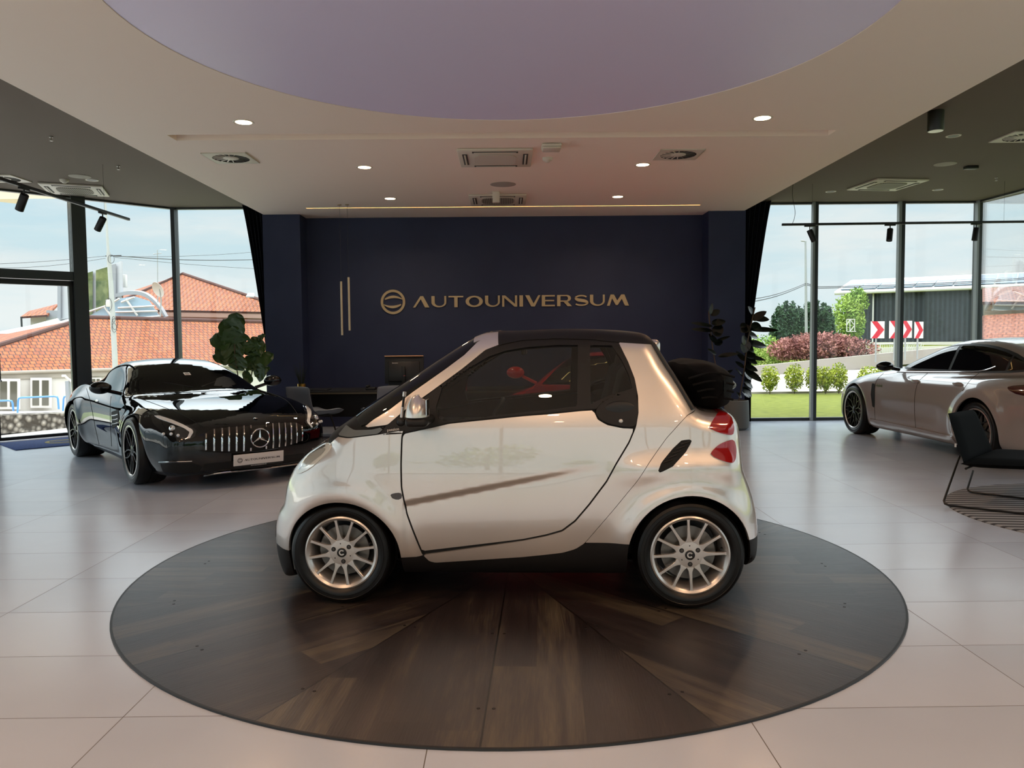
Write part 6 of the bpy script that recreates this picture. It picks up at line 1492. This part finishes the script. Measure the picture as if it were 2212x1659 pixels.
uvface('roof', [rel(on(Wa,za),W0), rel(on(Wb-bk_*.5,za),W0), rel(on(Wb+bk_*6.5,zb+.05),W0), rel(on(Wa+bk_*6.5,zb+.05),W0)], m_gut, hb, .12)
d = MB(); a, c = rel(on(Wa,4.82),W0), rel(on(Wb-bk_*.5,4.82),W0); d.tube([a,c], .14, 8); d.build('gutter', m_gut, hb)
d = MB(); a = rel(on(W0+e_*2.1-bk_*.1,1.0),W0); d.tube([a, a+Vector((0,0,3.9))], .06, 8); d.build('downpipe', m_gut, hb)
m_sol = mat('solar_cell', (84,104,122), .3, .2)
zs = lambda t: za+(zb-za)*t; n_col = 16
d = MB(); d.bbox((0,0,0), (1.0,1.0,.05), .004); proto = None
for i in range(n_col):
    for j in range(2):
        u0 = .35+i*1.28; A = Wa+e_*u0+bk_*(.35+j*3.05); A.z = zs((.35+j*3.05)/7.0)+.10
        B = A+e_*1.20; Cc = A+bk_*2.9; Cc.z = zs((3.25+j*3.05)/7.0)+.10
        o = uvface('solar_panel', [Vector((0,0,0)), B-A, B-A+(Cc-A), Cc-A], m_sol, None, .05) if proto is None else proto.copy()
        if proto is None: proto = o
        else: COL.objects.link(o)
        o.location = A; tag(o, 'solar panel on dark building roof, %s row, %s from the left' % (('lower','upper')[j], ['first','second','third','fourth','fifth','sixth','seventh','eighth','ninth','tenth','eleventh','twelfth','thirteenth','fourteenth','fifteenth','sixteenth'][i]), 'solar panel', 'solar panels on the dark building')
t = thing('security_camera', 'small white camera box with two arms on the dark corrugated wall', 'camera', W0+e_*1.0-bk_*.25+Vector((0,0,3.9)))
d = MB(); d.bbox((0,0,0), (.34,.2,.42), .03); d.build('housing', m_gut, t); d = MB(); d.tube([(-.1,0,-.2),(-.35,-.1,-.42)], .05, 6); d.tube([(.1,0,-.2),(.35,-.1,-.36)], .05, 6); d.build('floodlight', m_gut, t)
# tiled house at the right edge
def tile_mat(name, c1, c2, c3):
    m_ = mat(name, c1, .75); n, l, b = nodes(m_); tc = n.new('ShaderNodeTexCoord'); br = n.new('ShaderNodeTexBrick'); br.offset = .5; br.inputs['Scale'].default_value = 1.0
    br.inputs['Brick Width'].default_value = .30; br.inputs['Row Height'].default_value = .36; br.inputs['Mortar Size'].default_value = .04; br.inputs['Mortar Smooth'].default_value = .6
    br.inputs['Color1'].default_value = lin(c1); br.inputs['Color2'].default_value = lin(c2); br.inputs['Mortar'].default_value = lin(c3)
    mp = n.new('ShaderNodeMapping'); l.new(tc.outputs['UV'], mp.inputs[0]); l.new(mp.outputs[0], br.inputs[0]); l.new(br.outputs[0], b.inputs['Base Color'])
    wv = n.new('ShaderNodeTexWave'); wv.bands_direction = 'X'; wv.inputs['Scale'].default_value = .75; l.new(tc.outputs['UV'], wv.inputs[0]); bp = n.new('ShaderNodeBump'); bp.inputs['Distance'].default_value = .08; l.new(wv.outputs[0], bp.inputs['Height']); l.new(bp.outputs[0], b.inputs['Normal'])
    return m_
m_tileR = tile_mat('faded_roof_tiles', (150,98,80), (132,84,68), (92,56,46)); m_tile = tile_mat('orange_roof_tiles', (158,86,38), (136,66,27), (70,32,18))
th_ = thing('tiled_house', 'house with two bands of faded orange tiled roof at the right edge', 'building', P3(2130,740,40))
o0 = th_.location.copy(); Q = lambda px, py, Y: P3(px, py, Y)-o0
uvface('roof', [Q(2122,652,40), Q(2330,650,38), Q(2330,612,42), Q(2122,622,44)], m_tileR, th_, .15); uvface('roof', [Q(2122,738,36), Q(2330,738,34), Q(2330,668,38), Q(2122,682,40)], m_tileR, th_, .15)
uvface('wall', [Q(2124,700,40.6), Q(2330,700,38.6), Q(2330,648,38.6), Q(2124,652,40.6)], mat('beige_render', (176,168,150), .85), th_, .2); uvface('wall', [Q(2124,790,36.6), Q(2330,790,34.6), Q(2330,736,34.6), Q(2124,738,36.6)], mat('beige_render'), th_, .2)
d = MB(); a, c = P3(1862,772,38.6), P3(2300,760,37.5); d.add([a-Vector((0,0,.6)), c-Vector((0,0,.6)), c+Vector((0,0,.45)), a+Vector((0,0,.45)), a+Vector((0,.2,.45)), c+Vector((0,.2,.45))], [(0,1,2,3),(3,2,5,4)]); struct('wall_boundary', d, m_plinth)
# chevron signs
m_cw = mat('sign_white', (210,206,198), .5); m_cr = mat('sign_red', (176,30,46), .5); m_post = mat('galvanised_post', (150,152,150), .5, .4)
for x0, x1, y0, y1, Y, lb in ((1881,1911,694,731,33.2,'leftmost'),(1921,1951,693,731,33.0,'second from left, partly behind the mullion'),(1947.5,1970.5,693,730,32.8,'third from left, half behind the mullion'),(1975.5,1995,695,731,32.6,'rightmost, above the grey liftback')):
    p0, p1 = P3(x0,y1,Y), P3(x1,y0,Y); w_, h_ = p1.x-p0.x, p1.z-p0.z; t = thing('chevron_sign', 'white road sign with red chevron pointing right, %s' % lb, 'road sign', (p0.x,Y,p0.z), 0, 'red chevron signs at the bend')
    d = MB(); d.box(0,w_,0,.03,0,h_); d.build('board', m_cw, t); Mv = Matrix(((w_,0,0,0),(0,0,-1,-.001),(0,h_,0,0),(0,0,0,1)))
    d = MB(); d.prism([(.04,0),(.46,0),(.98,.5),(.46,1),(.04,1),(.50,.5)], .008, Mv); d.build('red_chevron', m_cr, t); d = MB(); zb_ = zr(p0.x)-.1-p0.z; d.tube([(w_*.42,.05,zb_),(w_*.42,.05,h_*.9)], .035, 8); d.build('post', m_post, t)
t = thing('white_railing', 'white lattice railing behind the chevron signs', 'railing', P3(1872,768,38)); o0 = t.location.copy(); d = MB()
Q = lambda px, py: P3(px, py, 38)-o0
for a, b2 in (((1872,744),(1990,742)),((1872,766),(1990,764))): d.tube([Q(*a), Q(*b2)], .03, 6)
for i in range(25): x = 1872+i*4.9; d.tube([Q(x,766-i*.08), Q(x,744-i*.08)], .012 if i%6 else .03, 5)
for i in range(14): x = 1922+i*4.9; d.tube([Q(x,765), Q(x+10,743)], .01, 4); d.tube([Q(x,743), Q(x+10,765)], .01, 4)
d.build('bars', m_gut, t)
t = thing('white_lattice_frame', 'small white lattice frame above the right end of the barberry hedge', 'frame', P3(1829,716,44)); o0 = t.location.copy(); d = MB(); Q = lambda px, py: P3(px, py, 44)-o0
for a, b2 in (((1829,716),(1829,690)),((1836,716),(1836,690)),((1846,716),(1846,690)),((1829,690),(1847,690)),((1829,716),(1849,716)),((1836,690),(1846,703)),((1836,716),(1846,703)),((1829,703),(1836,690))): d.tube([Q(*a), Q(*b2)], .025, 5)
d.build('bars', m_gut, t)
# lamp pole and wires on the right
def wire(d, P, r_=.012):
    d.tube([Vector(p) for p in P], r_, 5)
t = thing('street_pole', 'tall slim street pole among the conifers outside the right windows', 'pole', P3(1741,760,44)); o0 = t.location.copy(); d = MB(); a, c = P3(1742,760,44)-o0, P3(1740,521,44)-o0; d.tube([a, c], [.09,.05], 10); d.tube([c, c+Vector((-.25,0,.02))], .04, 6); d.build('shaft', m_post, t)
for i, (k, dy) in enumerate((((1610,648),0),((1610,654),3))):
    d = MB(); pts = []
    for s in range(13):
        u = s/12; px = k[0]+(1741-k[0])*u; py = k[1]+(612+dy-k[1])*u+6*math.sin(PI*u); pts.append(P3(px, py, 30+14*u))
    for s in range(1,21):
        u = s/20; pts.append(P3(1741+560*u, 612+dy+(8-26*u)*1.0+10*math.sin(PI*u)*.5-8*u*0, 44-6*u))
    wire(d, pts, .02); tag(d.build('overhead_cable', m_black), 'black overhead cable hung from the street pole, %s strand' % ('upper','lower')[i], 'cable', 'cables on the right')
# ------------------------------------------------------------------ left: houses beyond the door
m_wh = mat('white_render', (196,189,181), .85); m_fas = mat('grey_fascia', (150,140,128), .7); m_pink = mat('pale_pink_render', (186,160,148), .85); m_metal = mat('pale_metal_roof', (186,187,190), .4, .3); m_greyp = mat('grey_cladding', (140,142,146), .5, .2)
hA = thing('orange_roofed_house', 'long low white house with big orange tiled roof beyond the left windows', 'building', (-27,42,-3)); o0 = hA.location.copy()
def Q(px, py, Y): return P3(px, py, Y)-o0
EL, ER = Q(-199,808,38.9), Q(640,783,54.5); R0, R1 = Q(190,686,50), Q(640,698,61)
uvface('roof', [EL, ER, R1, R0], m_tile, hA, .2); uvface('roof', [Q(-199,808,38.9), R0, R1+Vector((0,6,-3)), Q(-330,790,52)], m_tile, hA, .2)
d = MB(); d.tube([EL, R0], .16, 8); d.tube([R0, R1], .16, 8); d.build('ridge_tiles', m_tile, hA)
WL, WR = EL+Vector((.8,.8,-.1)), ER+Vector((0,.8,-.1)); uvface('wall', [Vector((WL.x,WL.y,0)), Vector((WR.x,WR.y,0)), WR, WL], m_wh, hA, .3)
uvface('fascia', [EL+Vector((.2,.15,-.45)), ER+Vector((0,.15,-.45)), ER+Vector((0,.15,-.05)), EL+Vector((.2,.15,-.05))], m_fas, hA, .1); d = MB(); d.tube([EL+Vector((0,-.1,-.08)), ER+Vector((0,-.1,-.08))], .09, 8); d.build('gutter', m_fas, hA)
m_winG = mat('window_dark_glass', (84,80,70), .08, 0, .6)
def win_on(parent, x0, x1, y0, y1, Y, o0):
    nw = Vector(((WR-WL).y, -(WR-WL).x, 0)).normalized(); pw_ = WL+o0
    def q(px, py):
        d_ = ray(px, py); O_ = Vector((0,0,CH)); t_ = (pw_+nw*.35-O_).dot(nw)/d_.dot(nw); return O_+d_*t_-o0
    a, b_, c, e2 = q(x0,y1), q(x1,y1), q(x1,y0), q(x0,y0); f = uvface('window', [a,b_,c,e2], m_wh, parent, .06)
    mx_ = (x0+x1)/2; w_ = (x1-x0)*.12
    for p0, p1 in ((x0+w_,mx_-w_*.6),(mx_+w_*.6,x1-w_)): uvface('pane', [q(p0,y1-w_)+Vector((0,-.05,0)), q(p1,y1-w_)+Vector((0,-.05,0)), q(p1,y0+w_)+Vector((0,-.05,0)), q(p0,y0+w_)+Vector((0,-.05,0))], m_winG, f, .03)
win_on(hA, 66,112,816,881,43.2,o0); win_on(hA, -4,44,818,884,42.2,o0); win_on(hA, 198,219,816,852,45.6,o0); win_on(hA, -110,-62,820,886,40.9,o0)
hB = thing('upper_orange_roofed_house', 'pink rendered house with pyramid orange tiled roof behind the long low house', 'building', (-24,62,-3)); o0 = hB.location.copy()
FL, FR, PK_ = Q(225,667,61), Q(640,675,61), Q(395,592,69); BL = Q(205,655,80)
uvface('roof', [FL, FR, PK_], m_tile, hB, .15); uvface('roof', [BL, FL, PK_], m_tile, hB, .15)
d = MB(); d.tube([FL, PK_, FR], .17, 8); d.build('ridge_tiles', m_tile, hB)
uvface('wall', [FL+Vector((1,.8,-3)), FR+Vector((0,.8,-3)), FR+Vector((0,.8,-.1)), FL+Vector((1,.8,-.1))], m_pink, hB, .2); uvface('fascia', [FL+Vector((0,.1,-.5)), FR+Vector((0,.1,-.5)), FR+Vector((0,.1,-.05)), FL+Vector((0,.1,-.05))], mat('brown_fascia', (160,128,112), .8), hB, .1)
uvface('roof_window', [Q(531,640,61.5)+Vector((0,-.0,0)), Q(549,640,61.7), Q(549,633,62.4), Q(536,633,62.4)], m_metal, hB, .1)
# glass-walled block with barrel rooflight
hC = thing('glass_fronted_house', 'grey modern block with sloping top, glass wall and barrel rooflight behind the utility pole', 'building', (-30,56,-1)); o0 = hC.location.copy()
m_gw = mat('painted_green_reflection_glass', (96,108,66), .1, .2); noise_color(m_gw, (64,80,44), (128,134,88), 1.4, 5)  # mottled green reflection is painted into the glass colour
uvface('frame_wall', [Q(150,700,56), Q(264,688,56), Q(262,564,56), Q(150,600,56)], m_metal, hC, .2)
uvface('glass_pane', [Q(184,684,55.8), Q(200,680,55.8), Q(200,586,55.8), Q(184,591,55.8)], m_gw, hC, .05); uvface('glass_pane', [Q(207,678,55.8), Q(234,672,55.8), Q(234,576,55.8), Q(207,584,55.8)], m_gw, hC, .05)
uvface('side_panel', [Q(241,664,55.8), Q(250,664,55.8), Q(250,570,55.8), Q(241,572,55.8)], m_greyp, hC, .05); uvface('side_panel', [Q(126,692,57), Q(157,686,57), Q(157,602,57), Q(126,606,57)], m_metal, hC, .3)
uvface('side_panel', [Q(124,688,56.8), Q(131,688,56.8), Q(131,606,56.8), Q(124,606,56.8)], m_greyp, hC, .1)
d = MB(); a = [(250,634),(272,629),(292,628),(312,632),(330,645),(346,663),(358,684)]; P = chaikin(a, 2, False); vs = []
for p in P: vs += [Q(p[0],p[1],54), Q(p[0],p[1]+8,54), Q(p[0]+6,p[1]-1,58)]
k = len(P); d.add(vs, [(3*i,3*i+1,3*i+4,3*i+3) for i in range(k-1)]+[(3*i,3*i+3,3*i+5,3*i+2) for i in range(k-1)], True); d.build('barrel_roof', m_greyp, hC, recalc=False)
uvface('rooflight_glass', [Q(183,688,53.6), Q(345,684,53.6), Q(322,650,53.6), Q(290,640,53.6), Q(258,645,53.6), Q(225,664,53.6)], mat('blue_grey_glass', (150,170,184), .1, .1), hC, .05)
d = MB()
for q in (((183,676),(232,660),(258,645)),((183,687),(262,690),(345,683)),((225,662),(240,683)),((255,665),(333,661)),((272,646),(297,682)),((250,674),(340,672)),((262,653),(290,642))): d.tube([Q(p[0],p[1],53.4) for p in q], .07, 5)
d.build('glazing_bar', m_gut, hC)
d = MB(); q = Q(265,607,57); d.bbox(q, (.55,.3,.9), .03); d.build('air_unit', m_gut, hC)
hD = thing('metal_roofed_house', 'low house with pale metal roof and small tiled porch at the far left', 'building', (-36,58,-1)); o0 = hD.location.copy()
uvface('roof', [Q(-60,760,50), Q(172,690,54), Q(160,678,60), Q(60,704,60), Q(-60,728,60)], m_metal, hD, .2)
uvface('porch_roof', [Q(44,684,61), Q(102,680,61), Q(126,656,64), Q(62,672,64)], m_tile, hD, .15); uvface('porch_wall', [Q(66,702,62), Q(112,690,62), Q(112,674,62), Q(66,684,62)], m_wh, hD, .2); uvface('parapet', [Q(100,692,61.5), Q(150,680,61.5), Q(150,672,61.5), Q(100,670,61.5)], m_greyp, hD, .2)
uvface('lower_roof', [Q(-40,742,52), Q(40,730,52), Q(25,720,56), Q(-40,722,56)], m_tile, hD, .15)
d = MB(); d.tube([Q(47,706,61), Q(46,684,61)], .07, 6); d.build('porch_post', m_black, hD)
t = thing('satellite_dish', 'round white satellite dish on the glass-fronted house', 'satellite dish', P3(345,650,53)); o0 = t.location.copy()
d = MB(); c = P3(345,624,53)-o0; M = Matrix.Translation(c) @ Matrix.Rotation(math.radians(-62), 4, 'X') @ Matrix.Rotation(.5, 4, 'Y') @ Matrix.Rotation(PI,4,'X'); d.lathe([(0,0),(.18,.01),(.36,.06),(.54,.14),(.54,.155),(.36,.075),(0,.015)], 28, M); d.build('dish', m_wh, t); d = MB(); d.tube([c, c+Vector((.0,.15,-.75)), P3(346,684,53)-o0], .05, 6); d.build('mast', m_post, t)
t = thing('aerial_mast', 'thin television aerial standing behind the satellite dish', 'antenna', P3(341,660,56)); o0 = t.location.copy(); d = MB(); d.tube([P3(341,660,56)-o0, P3(340,540,56)-o0], .03, 6); d.tube([P3(331,549,56)-o0, P3(349,547,56)-o0], .025, 6); d.build('rod', m_post, t)
# utility pole with box and cable coils
t = thing('utility_pole', 'pale concrete utility pole with junction box and cable coils outside left', 'pole', P3(250,860,30)); o0 = t.location.copy(); q = lambda px, py: P3(px, py, 30)-o0; m_conc = mat('pale_concrete', (160,160,155), .8)
d = MB(); d.tube([q(252,900), q(248,770), q(240,620), q(234,545)], [.10,.10,.085,.07], 12); d.tube([q(234,548), q(227,430), q(226,380)], [.05,.035,.03], 8); d.build('shaft', m_conc, t)
d = MB(); d.bbox(q(236,655), (.22,.15,.27), .02); d.build('junction_box', m_wh, t); d = MB()
for c_, r_ in (((251,700),.19),((250,708),.16),((238,658),.22),((249,690),.10)):
    c = q(*c_); d.tube([c+Vector((r_*.55*math.cos(2*PI*i/20), -.12, r_*1.1*math.sin(2*PI*i/20))) for i in range(20)], .008, 5, True)
c = q(243,560); d.tube([c+Vector((.12*math.cos(2*PI*i/20), -.1, .16*math.sin(2*PI*i/20))) for i in range(20)], .008, 5, True)
d.tube([q(228,553), q(262,552)], .02, 5); d.build('cable_coil', m_black, t)
cabs = [((-60,572),(228,553),3,10,'left span, upper'),((-60,578),(228,558),8,10,'left span, lower'),((240,552),(620,558),7,30,'right span, heavy'),((245,554),(620,538),6,30,'right span, thin upper'),((248,556),(620,584),3,30,'right span, thin lower')]
for a, b2, sag, Y1, lb in cabs:
    Ya = 20 if a[0] < 0 else 30; Yb = 30 if a[0] < 0 else 40; P = [P3(a[0]+(b2[0]-a[0])*s/16, a[1]+(b2[1]-a[1])*s/16+sag*math.sin(PI*s/16), Ya+(Yb-Ya)*s/16) for s in range(17)]
    d = MB(); d.tube(P, .016 if 'heavy' in lb else .008, 5); tag(d.build('overhead_cable', m_black), 'dark overhead cable at the utility pole, %s' % lb, 'cable', 'cables on the left')
# stone wall, blue railings, post
m_stone = mat('rubble_stone', (150,140,124), .9); n, l, b = nodes(m_stone); tc = n.new('ShaderNodeTexCoord'); vo = n.new('ShaderNodeTexVoronoi'); vo.inputs['Scale'].default_value = 5; l.new(tc.outputs['Object'], vo.inputs[0]); r = n.new('ShaderNodeValToRGB'); r.color_ramp.elements[0].color = lin((176,166,152)); r.color_ramp.elements[1].color = lin((60,52,43)); r.color_ramp.elements[1].position = .6; l.new(vo.outputs[0], r.inputs[0]); l.new(r.outputs[0], b.inputs['Base Color']); bp = n.new('ShaderNodeBump'); bp.inputs['Distance'].default_value = .08; bp.invert = True; l.new(vo.outputs[0], bp.inputs['Height']); l.new(bp.outputs[0], b.inputs['Normal'])
t = uvface('stone_wall', [P3(-60,942,24), P3(240,920,29), P3(240,889,29), P3(-60,900,24)], m_stone, None, .6); tag(t, 'low rubble stone wall seen through the left glass door', 'wall')
sheet('ground_bank', [tuple(P3(-90,900,24.3)), tuple(P3(300,884,29.5)), tuple(P3(330,884,56)), tuple(P3(-300,884,56))], m_pave, th=.2)
m_blu = mat('blue_railing_paint', (84,136,190), .4)
for x0, x1, y0, y1, Y, lb in ((-60,29,868,894,26,'leftmost'),(38,127,859,890,27,'middle, before the double window'),(136,210,856,886,28,'right, partly behind the door post')):
    t = thing('blue_railing', 'blue tubular railing above the stone wall, %s' % lb, 'railing', P3(x0,y1,Y)); o0 = t.location.copy(); d = MB(); q = lambda px, py: P3(px, py, Y)-o0; a, b_, c, e2 = q(x0,y1+2), q(x0+1,y0), q(x1-2,y0-3), q(x1,y1-6); d.tube([a, b_+Vector((0,0,-.1)), b_+Vector((.03,0,-.02)), b_+Vector((.12,0,0)), c+Vector((-.12,0,0)), c+Vector((-.03,0,-.02)), c+Vector((0,0,-.1)), e2], .032, 8); d.build('tube', m_blu, t)
t = thing('barrier_post', 'grey square barrier post with raised arm outside the left glass door', 'post', P3(151,934,21)); o0 = t.location.copy(); d = MB(); q = lambda px, py: P3(px, py, 21)-o0
d.box(q(147.5,930).x, q(154.5,930).x, -.06, .06, 0-.2, q(150,823).z); d.build('post', m_greyp, t); d = MB(); d.tube([q(140,812), q(170,838)], .03, 6); d.bbox(q(138,812), (.1,.06,.06), .01); d.build('barrier_arm', m_wh, t)
# greenery behind the photographer, mirrored in paint and glass
m_hedge = foliage_mat('hedge_leaves', (70,100,44), (120,146,72), 1.0)
for i, (x, y, s) in enumerate(((-8,-19,1.),(-3.5,-21,1.3),(1.5,-18.5,.9),(6,-20,1.25),(11,-22,1.1))):
    bush('garden_tree', 'green tree outside the glass front behind the camera, number %s from the left' % ['one','two','three','four','five'][i], 'tree', (x,y,-.1), [(0,0,2.0*s,1.5*s,1.5*s,1.3*s),(.8*s,0,2.7*s,1.0*s,1.0*s,.9*s),(-.9*s,0,1.6*s,1.1*s,1.1*s,1.1*s)], 900, .22, m_hedge, [([(0,0,0),(0,0,2.2*s)],.12)], 'trees behind the camera')
